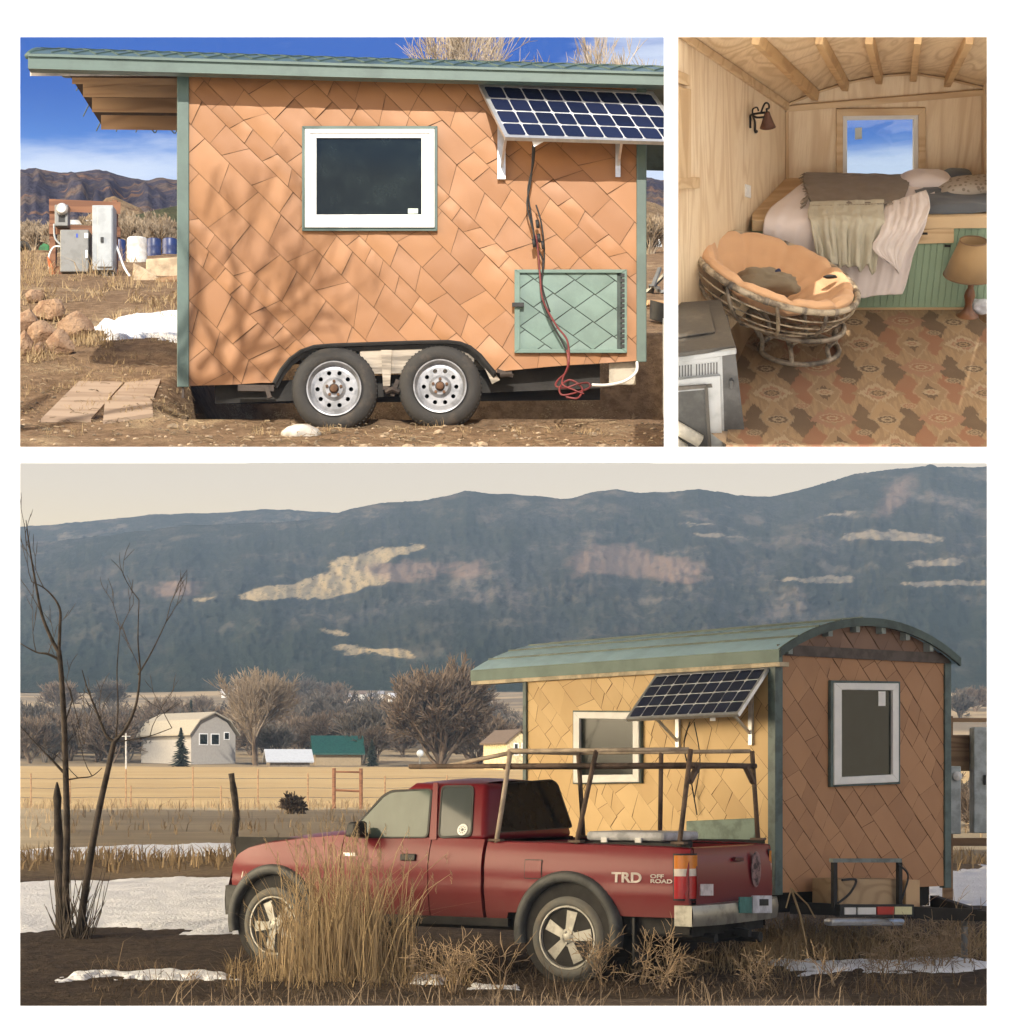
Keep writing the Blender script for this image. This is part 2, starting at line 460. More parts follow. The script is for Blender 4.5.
def solar(par, TL, TR, BR, BL, nx, ny, thick=.035, fr=.03):
    """framed photovoltaic panel on the four given corners"""
    TL, TR, BR, BL = map(V, (TL, TR, BR, BL))
    n = (BL - TL).cross(TR - TL).normalized()
    if n.y > 0: n = -n
    BR = BR - n * (BR - TL).dot(n)
    Pt = lambda a, b: TL.lerp(TR, a).lerp(BL.lerp(BR, a), b)
    s = thing.__name__ and bpy.data.objects.new('solar_panel', None); COL.objects.link(s); s.parent = par; MAT[s] = MAT[par]
    f = MB(); c = [TL, TR, BR, BL]
    wx = fr / (TR - TL).length; wy = fr / (BL - TL).length
    ring_o = [Pt(0, 0), Pt(1, 0), Pt(1, 1), Pt(0, 1)]; ring_i = [Pt(wx, wy), Pt(1 - wx, wy), Pt(1 - wx, 1 - wy), Pt(wx, 1 - wy)]
    for k in range(4):
        l = (k + 1) % 4
        f.hexa([p - n * thick for p in (ring_o[k], ring_o[l], ring_i[l], ring_i[k])], [ring_o[k], ring_o[l], ring_i[l], ring_i[k]])
    f.build('panel_frame', M_ALU, s)
    b = MB(); b.hexa([p - n * .02 for p in ring_i], [p - n * .006 for p in ring_i]); b.build('back_sheet', pm('white back sheet', (.62, .64, .66), .4, bump=0), s)
    ce = MB(); gx, gy = .022 / 1, .05 / 1
    for i in range(nx):
        for j in range(ny):
            a0 = wx + (1 - 2 * wx) * (i + .035) / nx; a1 = wx + (1 - 2 * wx) * (i + .965) / nx
            b0 = wy + (1 - 2 * wy) * (j + .045) / ny; b1 = wy + (1 - 2 * wy) * (j + .955) / ny
            ca, cb = (a1 - a0) * .08, (b1 - b0) * .1
            ring = [(a0 + ca, b0), (a1 - ca, b0), (a1, b0 + cb), (a1, b1 - cb), (a1 - ca, b1), (a0 + ca, b1), (a0, b1 - cb), (a0, b0 + cb)]
            ce.poly([Pt(*k) - n * .003 for k in ring])
    ce.build('solar_cells', M_CELL, s)
    return s, n
# ================================================================ PLACE ONE: copper trailer seen side on, on a hillside terrace
D1 = 17.6
def w1(px, py, dy=0.0): return pt(px, py, D1 + dy)
def rowz(d, row): return CZ + (CY - row) / FPX * d
T1TAB = [(15.6, rowz(15.6, 458)), (16.2, rowz(16.2, 449)), (17.0, rowz(17, 437)), (17.6, rowz(17.6, 427)), (18.3, rowz(18.3, 407)), (19, rowz(19, 387)), (20, rowz(20, 362)), (22, rowz(22, 327)),
         (25, rowz(25, 296)), (30, rowz(30, 270)), (36, rowz(36, 255)), (42, rowz(42, 244)), (50, rowz(50, 238)), (66, rowz(66, 235))]
def h1(x, y):
    z = interp(y, T1TAB)
    z += .06 * mn.noise(V((x * .8, y * .8, 0))) * sstep(17.7, 20, y) + .02 * mn.noise(V((x * 3, y * 3, 4))) + .006 * mn.noise(V((x * 11, y * 11, 7)))
    k = sstep(-3.0, -2.4, x) * (1 - sstep(1.35, 1.9, x)) * sstep(17.6, 18.0, y) * (1 - sstep(20.3, 21.5, y))
    return z * (1 - k) + min(z, 4.62) * k
def gground(name, c_soil, c_soil2, c_straw, straw_lo, straw_hi, sc=1.0):
    m, T, b = newmat(name)
    tc = T.node('ShaderNodeTexCoord').outputs['Object']
    n1 = T.noise(tc, .9 * sc, 6, .65); n2 = T.noise(tc, 9 * sc, 5, .7); n3 = T.noise(T.mapv(tc, (1, 1, 1)), 60 * sc, 4, .7)
    col = T.mix(T.ss(.35, .65, n2), c_soil, c_soil2)
    st = T.ss(straw_lo, straw_hi, n1 * .55 + n3 * .3 + n2 * .25)
    col = T.mix(st, col, c_straw)
    col = T.mix(T.ss(.64, .72, n3) * .7, col, tuple(k * 1.25 for k in c_straw))
    T.put(b.inputs['Base Color'], col); b.inputs['Roughness'].default_value = .95; b.inputs['Specular IOR Level'].default_value = .15
    bumpto(T, b, n3 * .5 + n2, .9, .05)
    return m
M_G1 = gground('dry dirt', (.27, .18, .11), (.145, .09, .052), (.43, .325, .20), .57, .68)
def terrain(name, fn, xs, ys, mat):
    mb = MB(); nx = len(xs)
    for y in ys:
        for x in xs: mb.v.append(V((x, y, fn(x, y))))
    for j in range(len(ys) - 1):
        for i in range(nx - 1): mb.f.append((j * nx + i, j * nx + i + 1, (j + 1) * nx + i + 1, (j + 1) * nx + i))
    return struct(mb.build(name, mat, smooth=True))
def fan_terrain(name, fn, pxs, ys, mat):
    mb = MB(); nx = len(pxs)
    for y in ys:
        for p in pxs:
            x = (p - CX) / FPX * y; mb.v.append(V((x, y, fn(x, y))))
    for j in range(len(ys) - 1):
        for i in range(nx - 1): mb.f.append((j * nx + i, j * nx + i + 1, (j + 1) * nx + i + 1, (j + 1) * nx + i))
    return struct(mb.build(name, mat, smooth=True))
ys = [15.6]
while ys[-1] < 64: ys.append(ys[-1] + .035 + max(0, ys[-1] - 20) * .02)
fan_terrain('hillside_ground', h1, [-120 + 5 * i for i in range(225)], ys, M_G1)
# ---- snow on the slope
M_SNOW = pm('old snow', (.84, .86, .90), .7, var=.08, scale=9, bump=.8, bscale=25, bdist=.04, spec=.3, col2=(.60, .57, .53), thr=(.60, .78))
def snow(name, poly_px, hfun, d_of_row, seed, lift=.03, n=90, edge=.5):
    """patch of snow lying on the ground inside an outline; its edge breaks up where the ground pokes through"""
    pts = [(p[0], p[1]) for p in poly_px]
    W = [((px - CX) / FPX * d_of_row(py), d_of_row(py)) for px, py in pts]
    x0, x1 = min(p[0] for p in W) - .2, max(p[0] for p in W) + .2; y0, y1 = min(p[1] for p in W) - .2, max(p[1] for p in W) + .2
    sx = (x1 - x0) / n; sy = (y1 - y0) / n; sc = max(.15, min(x1 - x0, (y1 - y0)))
    def sd(x, y):
        ins = False; dm = 1e9
        for (ax, ay), (bx, by) in zip(W, W[1:] + W[:1]):
            if (ay > y) != (by > y) and x < (bx - ax) * (y - ay) / (by - ay) + ax: ins = not ins
            l2 = (bx - ax) ** 2 + (by - ay) ** 2 or 1e-9
            t = max(0, min(1, ((x - ax) * (bx - ax) + (y - ay) * (by - ay)) / l2))
            dm = min(dm, math.hypot(x - ax - t * (bx - ax), y - ay - t * (by - ay)))
        return dm if ins else -dm
    mb = MB(); keep = {}
    val = {}
    for j in range(n + 1):
        for i in range(n + 1):
            x, y = x0 + i * sx, y0 + j * sy
            s = sd(x, y) / (sc * .12) + edge * mn.noise(V((x * 5 / max(.6, sc * .5), y * 5 / max(.6, sc * .5), seed))) * 2.0 + edge * .8 * mn.noise(V((x * 14, y * 14, seed)))
            val[i, j] = (x, y, s)
    def vid(i, j):
        if (i, j) not in keep:
            x, y, s = val[i, j]
            keep[i, j] = len(mb.v); mb.v.append(V((x, y, hfun(x, y) - .02 + (lift + .02) * sstep(-.2, .9, s) + .012 * mn.noise(V((x * 6, y * 6, 2))))))
        return keep[i, j]
    for j in range(n):
        for i in range(n):
            if max(val[a, b][2] for a in (i, i + 1) for b in (j, j + 1)) > -.2:
                mb.f.append((vid(i, j), vid(i + 1, j), vid(i + 1, j + 1), vid(i, j + 1)))
    return struct(mb.build(name, M_SNOW, smooth=True))
def d1row(row):
    tab = sorted([(785 - (z - CZ) * FPX / d, d) for d, z in T1TAB]); return interp(row, tab)
snow('snow', [(93, 326), (108, 319), (140, 318), (215, 313), (215, 344), (170, 345), (150, 338), (118, 342), (102, 336)], h1, d1row, 3, .05, 110)

# ---- far hills of place one
def hillmat(name, forest, rock, red, k=1.0, sc=1.8):
    m, T, b = newmat(name)
    tc = T.node('ShaderNodeTexCoord').outputs['Object']
    x, y, z = T.xyz(tc)
    n = T.noise(T.mapv(tc, (1, 1, 2.2)), .35 * sc, 7, .65); n2 = T.noise(T.mapv(tc, (1, 1, 1)), 2.2 * sc, 5, .7)
    col = T.mix(T.ss(.46, .62, n), forest, rock)
    col = T.mix(T.ss(.56, .66, T.noise(T.mapv(tc, (.5, .5, 3)), .6 * sc, 5, .6)) * .8, col, red)
    col = T.mix(T.ss(.5, .66, n2) * .55, col, tuple(c * .5 for c in forest))
    T.put(b.inputs['Base Color'], col); b.inputs['Roughness'].default_value = 1; b.inputs['Specular IOR Level'].default_value = .05
    bumpto(T, b, n2, .8, .5)
    return m
M_HILL = hillmat('haze tinted scrub hills', (.07, .07, .105), (.15, .12, .115), (.26, .155, .105))  # bluish purple puts the haze of distance into the hill colour
M_HILL2 = hillmat('pale clay hill', (.30, .215, .13), (.36, .25, .15), (.25, .16, .10))
M_HILL3 = hillmat('juniper covered low hill', (.07, .075, .045), (.13, .11, .07), (.10, .09, .05))
def ridge(name, prof, d0, d1, mat, seed, nv=26, base=236, amp=.5, nu=150):
    p0, p1 = prof[0][0], prof[-1][0]
    def fn(a, t):
        px = p0 + (p1 - p0) * a; d = d0 + (d1 - d0) * t
        zt = rowz(d1, interp(px, prof) ) ; zb = rowz(d0, base) - .3
        s = t ** .8; z = zb + (zt - zb) * s
        z += amp * (mn.noise(V((px * .045, t * 2.5, seed))) * 1.4 + mn.noise(V((px * .14, t * 5, seed))) * .7) * math.sin(math.pi * min(1, t)) + amp * .12 * mn.noise(V((px * .5, t * 3, seed)))
        return V(((px - CX) / FPX * d, d, z))
    mb = MB(); mb.grid(fn, nu, nv)
    mb.grid(lambda a, t: fn(a, 1) + V((0, t * 4, -t * max(0, fn(a, 1).z - rowz(d1 + 4, 236)))), nu, 3)
    return struct(mb.build(name, mat, smooth=True))
ridge('hills', [(-120, 176), (20, 170), (36, 167.5), (48, 171), (62, 172.5), (78, 172), (95, 169.5), (104, 170), (118, 175), (132, 178), (150, 181), (158, 177), (170, 179), (190, 182), (300, 176), (420, 182), (560, 178), (640, 176), (664, 181), (740, 182), (800, 236)], 47, 60, M_HILL, 1, base=239, amp=.32, nu=260, nv=40)
ridge('clay_hill', [(62, 240), (80, 222), (98, 207), (106, 198), (114, 196), (124, 201), (140, 208), (158, 226), (172, 240)], 44, 48, M_HILL2, 5, amp=.09, base=243, nu=80)
ridge('low_hill', [(110, 240), (128, 217), (150, 211), (176, 206), (215, 200), (300, 205), (420, 240)], 42.5, 46, M_HILL3, 7, amp=.08, base=244, nu=80)
ridge('clay_hill', [(560, 238), (600, 210), (640, 200), (655, 203), (675, 212), (740, 236)], 43, 48, M_HILL2, 9, amp=.12, base=243, nu=80)

# ---- the trailer
t1 = thing('tiny_house_trailer', 'copper shingled tiny house trailer seen side on, with two steel wheels and a green hatch', 'trailer', w1(413, 428))
LOW = [(188, 386), (228, 385), (262, 383), (274, 383), (281, 370), (290, 359), (301, 351), (314, 346.5), (332, 345), (375, 343.5), (420, 342), (448, 341.5), (460, 343), (470, 347), (480, 355), (489, 366), (495, 373), (505, 371), (560, 366), (640, 361)]
TOP = [(188, 70), (640, 81)]
cols = []
for (a, la), (b, lb) in zip(LOW, LOW[1:]): cols.append([(a, interp(a, TOP)), (b, interp(b, TOP)), (b, lb), (a, la)])
mb = MB()
clad(mb, lambda a, b, h: w1(a, b) + V((0, -h, 0)), cols, (188, 70, 640, 387), (20, 37), (23, 44), 11, 1.0, gap=.2)
mb.build('wall_cladding', M_COPPER, t1, smooth=True)
mb = MB()
for c in cols: mb.hexa([w1(*p, .004) for p in c], [w1(*p, .25) for p in c])
mb.hexa([w1(188, 70, .25), w1(640, 80, .25), w1(640, 340, .25), w1(188, 372, .25)], [w1(188, 76, 2.3), w1(640, 84, 2.3), w1(640, 340, 2.3), w1(188, 372, 2.3)])
mb.build('wall', M_GROOVE, t1)
mb = MB()                                                   # dark steel edge of the wheel opening
edge = [w1(a, l + .3, -.012) for a, l in LOW if 273 < a < 496]
mb.tube(edge, .016, 5); mb.tube([p + V((0, .05, -.02)) for p in edge], .03, 5)
mb.build('wheel_arch_trim', M_BLACK, t1)
for (a0, a1, tp, bt) in ((177, 189, 71, 387), (636.5, 646.5, 80, 362)):
    mb = MB(); mb.hexa([w1(a0, tp, -.03), w1(a1, tp, -.03), w1(a1, tp, .1), w1(a0, tp, .1)], [w1(a0, bt, -.03), w1(a1, bt, -.03), w1(a1, bt, .1), w1(a0, bt, .1)])
    mb.build('corner_trim', M_GREEN, t1, bevel=.006)
# roof: shallow arch with a stepped eave trim
FT = [(28, 53.5), (40, 53.5), (340, 63), (663, 72), (700, 73)]; FB = [(28, 68.5), (180, 72.5), (340, 77), (663, 85), (700, 86)]
def froof(px, row): return pt(px, row, D1 - .22)
mb = MB(); PXS = [28 + (700 - 28) * i / 24 for i in range(25)]
Rr = 2.77
def roofpt(px, ph, off=0):
    b = froof(px, interp(px, FT)); y = b.y + Rr * (math.sin(R(28)) + math.sin(ph)); z = b.z + Rr * (math.cos(ph) - math.cos(R(28)))
    return V((b.x, y, z + off))
mb.grid(lambda a, t: roofpt(28 + 160 * a, R(-28 + 31 * t)), 16, 14); mb.grid(lambda a, t: roofpt(28 + 160 * a, R(-28 + 31 * t), -.05), 16, 14)
mb.grid(lambda a, t: roofpt(188 + 512 * a, R(-28 + 56 * t)), 40, 24); mb.grid(lambda a, t: roofpt(188 + 512 * a, R(-28 + 56 * t), -.05), 40, 24)
for px, sw in ((28, 31), (700, 56)): mb.grid(lambda a, t: roofpt(px, R(-28 + sw * t), -.05 * a), 1, 24)
rf = mb.build('roof', pm('dark green metal roofing', (.10, .155, .16), .35, metal=.3, var=.2, scale=4, bump=.1), t1, smooth=True)
mb = MB()
k = 0
for i in range(-3, 40):                                      # folded seams of the roof shingles, crossing diagonals
    for sgn in (1, -1):
        pts = []
        for s in range(13):
            a = i / 30 + sgn * s * .018; 
            if 0 <= a <= 1: pts.append(roofpt(28 + 672 * a, R(-27 + 4.2 * s), .006))
        if len(pts) > 2: mb.tube(pts, .006, 4)
mb.build('roof_seam', M_GREEN, t1)
for px, sw in ((28, 31), (700, 56)):
    mb = MB(); mb.tube([roofpt(px, R(-28 + sw * i / 20), -.02) for i in range(21)], .03, 6)
    mb.build('gable_trim', M_GREEN, t1, smooth=True)
mb = MB()
for (f0, f1, o) in ((0, .18, .03), (.18, .62, .012), (.62, .9, .022), (.9, 1, .04)):
    for a, b in zip(PXS, PXS[1:]):
        q = [pt(x_, interp(x_, FT) * (1 - f) + interp(x_, FB) * f, D1 - .22 - o) for x_, f in ((a, f0), (b, f0), (b, f1), (a, f1))]
        mb.hexa(q, [p + V((0, .06 + o, 0)) for p in q])
mb.build('fascia', M_GREEN, t1)
mb = MB(); mb.hexa([w1(30, 67, -.12), w1(178, 71, -.12), w1(178, 76, -.12), w1(30, 76, -.12)], [w1(30, 67, -.09), w1(178, 71, -.09), w1(178, 76, -.09), w1(30, 76, -.09)])
mb.build('soffit_board', pm('weathered white board', (.55, .50, .44), .7), t1)
for (pl, rt, rb, dy) in ((72, 77.5, 84, .12), (83, 84, 97, .42), (92, 97.5, 112, .78), (101, 115, 129.5, 1.2)):
    mb = MB(); mb.hexa([w1(pl, rt, dy), w1(188, rt + 1, dy), w1(188, rt + 1, dy + .09), w1(pl + 2, rt, dy + .09)], [w1(pl, rb, dy), w1(188, rb + 1, dy), w1(188, rb + 1, dy + .09), w1(pl + 2, rb, dy + .09)])
    mb.build('rafter', wood('rafter lumber', (.36, .22, .115), (.26, .15, .075), 'X', 1.5), t1)
    mb = MB(); mb.hexa([w1(pl - .5, rt + .3, dy - .002), w1(pl + 12, rt + .3, dy - .004), w1(pl + 22, rb - .3, dy - .004), w1(pl - .5, rb - .3, dy - .002)], [w1(pl - .5, rt + .3, dy), w1(pl + 12, rt + .3, dy), w1(pl + 22, rb - .3, dy), w1(pl - .5, rb - .3, dy)])
mb = MB(); mb.hexa([w1(70, 76, .3), w1(188, 76, .3), w1(188, 129, 1.9), w1(104, 129, 1.9)], [w1(70, 74, .32), w1(188, 74, .32), w1(188, 127, 1.92), w1(104, 127, 1.92)])
mb.build('porch_ceiling', pm('dark brown ceiling boards', (.06, .035, .02), .8), t1)  # even dark brown over the whole porch ceiling
# window
def frame_px(mb, fn, o, i, d0, d1):
    (a0, b0, a1, b1), (c0, e0, c1, e1) = o, i
    O = [(a0, b0), (a1, b0), (a1, b1), (a0, b1)]; I = [(c0, e0), (c1, e0), (c1, e1), (c0, e1)]
    for k in range(4):
        l = (k + 1) % 4
        mb.hexa([fn(*O[k], d1), fn(*O[l], d1), fn(*I[l], d1), fn(*I[k], d1)], [fn(*O[k], d0), fn(*O[l], d0), fn(*I[l], d0), fn(*I[k], d0)])
win = bpy.data.objects.new('window', None); COL.objects.link(win); win.parent = t1; MAT[win] = MAT[t1]
mb = MB(); frame_px(mb, w1, (302, 126, 437.5, 231), (305.5, 129.5, 434, 227), -.045, 0); mb.build('window_trim', M_GREEN, win, bevel=.004)
mb = MB(); frame_px(mb, w1, (305, 129, 434.5, 227.5), (310, 133, 430, 222.5), -.062, 0); frame_px(mb, w1, (309.8, 132.8, 430.2, 222.7), (316.5, 138, 421.5, 214.5), -.05, 0)
mb.build('window_frame', M_VINYL, win, bevel=.004)
mb = MB(); mb.hexa([w1(315, 137, -.03), w1(423, 137, -.03), w1(423, 216, -.03), w1(315, 216, -.03)], [w1(315, 137, -.01), w1(423, 137, -.01), w1(423, 216, -.01), w1(315, 216, -.01)]); mb.build('pane', M_GLASS, win)
mb = MB(); mb.hexa([w1(408, 208.5, -.034), w1(418, 208.5, -.034), w1(418, 213.5, -.034), w1(408, 213.5, -.034)], [w1(408, 208.5, -.03), w1(418, 208.5, -.03), w1(418, 213.5, -.03), w1(408, 213.5, -.03)])
mb.build('sticker', pm('pale sticker', (.6, .68, .6), .5, bump=0), win)
# hatch
hat = bpy.data.objects.new('hatch_door', None); COL.objects.link(hat); hat.parent = t1; MAT[hat] = MAT[t1]
mb = MB(); frame_px(mb, w1, (514.5, 269.5, 627, 353), (520, 273, 622, 349), -.045, 0); mb.build('hatch_frame', M_HATCH, hat, bevel=.004)
mb = MB(); mb.hexa([w1(519, 272, -.018), w1(623, 271, -.018), w1(623, 350, -.018), w1(519, 350, -.018)], [w1(519, 272, 0), w1(623, 271, 0), w1(623, 350, 0), w1(519, 350, 0)]); mb.build('seam', pm('dark green seam', (.04, .06, .05), .6, bump=0), hat)
mb = MB(); clad(mb, lambda a, b, h: w1(a, b * .72, -.019) + V((0, -h * .7, 0)), [[(520, 272.5 / .72), (617, 272 / .72), (617, 349.5 / .72), (520, 349.5 / .72)]], (520, 272 / .72, 618, 350 / .72), (28, 28), (28, 28), 5, .9, 3, 45, .5, 0, True)
mb.build('hatch_panel', M_HATCH, hat, smooth=True)
mb = MB()
for i in range(15):
    r = 273.5 + i * 5.05; mb.hexa([w1(620.6, r, -.052), w1(624.6, r, -.052), w1(624.6, r + 3.4, -.052), w1(620.6, r + 3.4, -.052)], [w1(620.6, r, -.044), w1(624.6, r, -.044), w1(624.6, r + 3.4, -.044), w1(620.6, r + 3.4, -.044)])
mb.build('vent', M_BLACK, hat)
mb = MB(); mb.hexa([w1(512, 302.5, -.07), w1(524, 302.5, -.07), w1(524, 307, -.07), w1(512, 307, -.07)], [w1(512, 302.5, -.03), w1(524, 302.5, -.03), w1(524, 307, -.03), w1(512, 307, -.03)]); mb.build('latch', M_BLACK, hat, bevel=.004)
# solar panel and its brackets
OUT = .36
sp, sn = solar(t1, w1(478, 83, -.02), w1(653, 91.5, -.02), pt(690, 139.5, D1 - OUT), pt(505, 137, D1 - OUT), 9, 4)
for (a, b, r0, r1) in ((497.5, 505.5, 137, 179), (615.5, 620.5, 139, 177)):
    mb = MB(); mb.hexa([w1(a, r0 - 25, -.05), w1(b, r0 - 25, -.05), w1(b, r0 - 25, -.012), w1(a, r0 - 25, -.012)], [w1(a, r1, -.05), w1(b, r1, -.05), w1(b, r1, -.012), w1(a, r1, -.012)])
    mb.bar(w1((a + b) / 2, r1 - 10, -.03), pt((a + b) / 2 + 4, 140, D1 - OUT + .03), .02, .006)
    mb.build('bracket', M_ALU, sp)
mb = MB(); mb.hexa([pt(531, 138, D1 - OUT + .06), pt(545, 138, D1 - OUT + .06), pt(545, 141, D1 - OUT + .06), pt(534, 147, D1 - OUT + .06)], [pt(531, 138, D1 - .2), pt(545, 138, D1 - .2), pt(545, 141, D1 - .2), pt(534, 147, D1 - .2)]); mb.build('junction_box', M_VINYL, sp)
# wheels
M_TYRE = pm('dusty tyre rubber', (.035, .033, .031), .85, var=.3, scale=5, bump=.4, bscale=30, col2=(.075, .062, .05), thr=(.52, .72))
M_RIM = pm('silver painted steel', (.30, .305, .32), .4, metal=.4, var=.2, scale=9, bump=.08)
M_RUST = pm('rusty steel', (.12, .06, .03), .8, bump=.3)
def dup(root, loc, rz=None, label=None):
    r = root.copy(); COL.objects.link(r)
    m = Matrix.Translation(V(loc)) @ (MAT[root].to_3x3().to_4x4() if rz is None else Matrix.Rotation(rz, 4, 'Z'))
    r.matrix_world = m; MAT[r] = m
    if label: r['label'] = label
    def rec(a, b):
        for ch in list(a.children):
            c = ch.copy(); COL.objects.link(c); c.parent = b; rec(ch, c)
    rec(root, r); return r
def wheel_steel(par, c, rad, seed):
    """ten-hole steel trailer wheel facing the viewer"""
    W = bpy.data.objects.new('wheel', None); COL.objects.link(W); W.parent = par; MAT[W] = MAT[par]
    ax = V((0, -1, 0)); ty = MB()
    wd = .20
    prof = [(rad * .63, -.02), (rad * .66, .0), (rad * .74, .012), (rad * .86, .008), (rad * .94, -.012), (rad * .985, -.035), (rad, -.06), (rad, -wd + .05), (rad * .97, -wd + .02), (rad * .8, -wd), (rad * .63, -wd)]
    ty.lathe(prof, c, ax, 56, closed=True)
    for k in range(60):
        a = 6.283 * k / 60; d = V((math.cos(a), 0, math.sin(a))); tn = V((-d.z, 0, d.x))
        q = V(c) + d * rad * .985
        ty.bar(q + ax * -.035 + tn * .006, q + ax * -.09 - tn * .006, .012, .014, d)
    sharp(ty.build('tyre', M_TYRE, W), 50)
    ri = MB()
    prof = [(rad * .645, .0), (rad * .64, .014), (rad * .61, .012), (rad * .585, -.01), (rad * .55, -.035), (rad * .46, -.03)]
    ri.lathe(prof + [(rad * .46, -.05), (rad * .645, -.05)], c, ax, 56, closed=True)
    nh = 10; r0, r1 = rad * .27, rad * .47
    segs = nh * 8
    # ring web with ten round holes: strips between holes
    for k in range(nh):
        a0 = 6.283 * k / nh; ah = 6.283 / nh
        hc = (r0 + r1) / 2 + rad * .02; hr = rad * .052
        inner, outer = [], []
        N = 16
        for i in range(N):
            t = 6.283 * i / N
            inner.append((hc + hr * math.cos(t), (hr / hc) * math.sin(t)))
            # outer cell boundary
            ct, st = math.cos(t), math.sin(t); s = 1 / max(abs(ct), abs(st))
            outer.append(((r0 + r1) / 2 + (r1 - r0) / 2 * ct * s, ah / 2 * st * s))
        def Pp(q, dep): a = a0 + q[1]; return V(c) + V((math.cos(a), 0, math.sin(a))) * q[0] + ax * dep
        for i in range(N):
            j = (i + 1) % N
            ri.poly([Pp(inner[i], -.03), Pp(inner[j], -.03), Pp(outer[j], -.03), Pp(outer[i], -.03)])
            ri.poly([Pp(inner[i], -.03), Pp(inner[j], -.03), Pp(inner[j], -.05), Pp(inner[i], -.05)])
    ri.lathe([(r0 * 1.02, -.03), (rad * .22, -.012), (rad * .2, -.004), (rad * .12, -.004), (rad * .09, -.02)], c, ax, 40)
    sharp(ri.build('rim', M_RIM, W), 30)
    bk = MB(); bk.lathe([(.001, -.07), (rad * .62, -.07)], c, ax, 32); bk.build('wheel_back', M_BLACK, W)
    hb = MB(); hb.lathe([(rad * .1, -.03), (rad * .1, .0), (rad * .085, .03), (rad * .05, .036), (.001, .036)], c, ax, 20)
    for k in range(5):
        a = 6.283 * k / 5 + .3; hb.lathe([(.013, -.02), (.013, .008), (.001, .01)], V(c) + V((math.cos(a), 0, math.sin(a))) * rad * .17, ax, 6)
    sharp(hb.build('hub', M_RUST, W), 40)
    return W
wheel_steel(t1, w1(334, 388.5, -.035), 42.8 / 125, 1); wheel_steel(t1, w1(440, 386, -.03), 41.6 / 125, 2)
# inner fender, chassis, jacks
mb = MB(); mb.hexa([w1(300, 347, .20), w1(488, 342, .20), w1(505, 372, .20), w1(290, 360, .20)], [w1(300, 347, .21), w1(488, 342, .21), w1(505, 372, .21), w1(290, 360, .21)])
mb.hexa([w1(360, 346, .03), w1(474, 344, .03), w1(474, 372, .03), w1(360, 374, .03)], [w1(360, 346, .19), w1(474, 344, .19), w1(474, 372, .19), w1(360, 374, .19)])
mb.hexa([w1(381, 350, -.0), w1(392, 350, -.0), w1(390, 386, .0), w1(383, 386, .0)], [w1(381, 350, .2), w1(392, 350, .2), w1(390, 386, .2), w1(383, 386, .2)])
mb.hexa([w1(474, 345, .02), w1(480, 350, .02), w1(500, 380, .02), w1(492, 384, .02)], [w1(474, 345, .22), w1(480, 350, .22), w1(500, 380, .22), w1(492, 384, .22)])
mb.build('fender', pm('weathered pale plywood', (.40, .35, .285), .8, var=.3, scale=5, bump=.3, sc=(.3, 1, 3)), t1)
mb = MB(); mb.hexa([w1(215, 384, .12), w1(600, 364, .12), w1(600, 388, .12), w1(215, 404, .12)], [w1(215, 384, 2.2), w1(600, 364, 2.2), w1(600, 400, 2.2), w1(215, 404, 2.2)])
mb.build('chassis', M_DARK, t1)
M_DST = pm('rusty dark steel', (.05, .036, .028), .75, bump=.3)
def hang(nm, fn_): mb = MB(); fn_(mb); mb.build(nm, M_DST, t1)
hang('jack_arm', lambda m_: (m_.bar(w1(238, 388, -.02), w1(274, 388.5, -.02), .03, .05), m_.bar(w1(266, 386, -.03), w1(270, 398, -.03), .035, .035)))
hang('stake', lambda m_: m_.bar(w1(183, 386, 0), w1(183, 398, 0), .02, .02))
hang('axle_hanger', lambda m_: (m_.bar(w1(383, 388, .02), w1(397, 391, .02), .04, .03), m_.bar(w1(398, 380, .02), w1(392, 396, .02), .035), m_.tube([w1(386, 392, .0), w1(392, 389, -.02), w1(399, 392, 0)], .02, 7)))
hang('jack_arm', lambda m_: (m_.bar(w1(497, 371, -.01), w1(513, 376, -.01), .04, .03), m_.tube([w1(500, 375, -.02), w1(512, 374, -.02)], .022, 8)))

# ---- loose things round the trailer
def tangle(p, n, rg): return [p + V((rg.uniform(-1, 1) * .1, rg.uniform(-.08, .02), rg.uniform(0, .08))) for _ in range(n)]
def smoothpath(pts, k=6):
    pts = [V(p) for p in pts]; out = []
    for i in range(len(pts) - 1):
        p0, p1, p2, p3 = pts[max(i - 1, 0)], pts[i], pts[i + 1], pts[min(i + 2, len(pts) - 1)]
        for j in range(k):
            t = j / k
            out.append(.5 * ((2 * p1) + (p2 - p0) * t + (2 * p0 - 5 * p1 + 4 * p2 - p3) * t * t + (3 * p1 - p0 - 3 * p2 + p3) * t ** 3))
    return out + [pts[-1]]
def wcab(pts): return smoothpath([w1(px, py, dy) for px, py, dy in pts])
cb = thing('cable', 'black and red cables hanging from solar panel over the green hatch into a coil', 'cable', w1(570, 395, -.1))
mb = MB(); mb.tube(wcab([(535, 143, -.25), (533, 165, -.12), (528, 190, -.08), (531, 215, -.08), (536, 245, -.07), (543, 262, -.07), (541, 290, -.07), (548, 315, -.07), (560, 338, -.07), (567, 352, -.06)]), .008, 5); mb.tube(wcab([(533, 145, -.25), (531, 180, -.1), (527, 205, -.09), (533, 230, -.09), (534, 243, -.09)]), .007, 5); mb.tube(wcab([(536, 205, -.08), (541, 222, -.08), (544, 245, -.08), (544, 262, -.07), (542, 285, -.08), (550, 312, -.08)]), .007, 5)
for px, py in ((537.5, 224), (534, 243), (543, 245), (539, 238)): mb.tube([w1(px - .5, py - 4, -.1), w1(px + .5, py + 4, -.1)], .014, 6)
mb.build('black_wire', M_BLACK, cb, smooth=True)
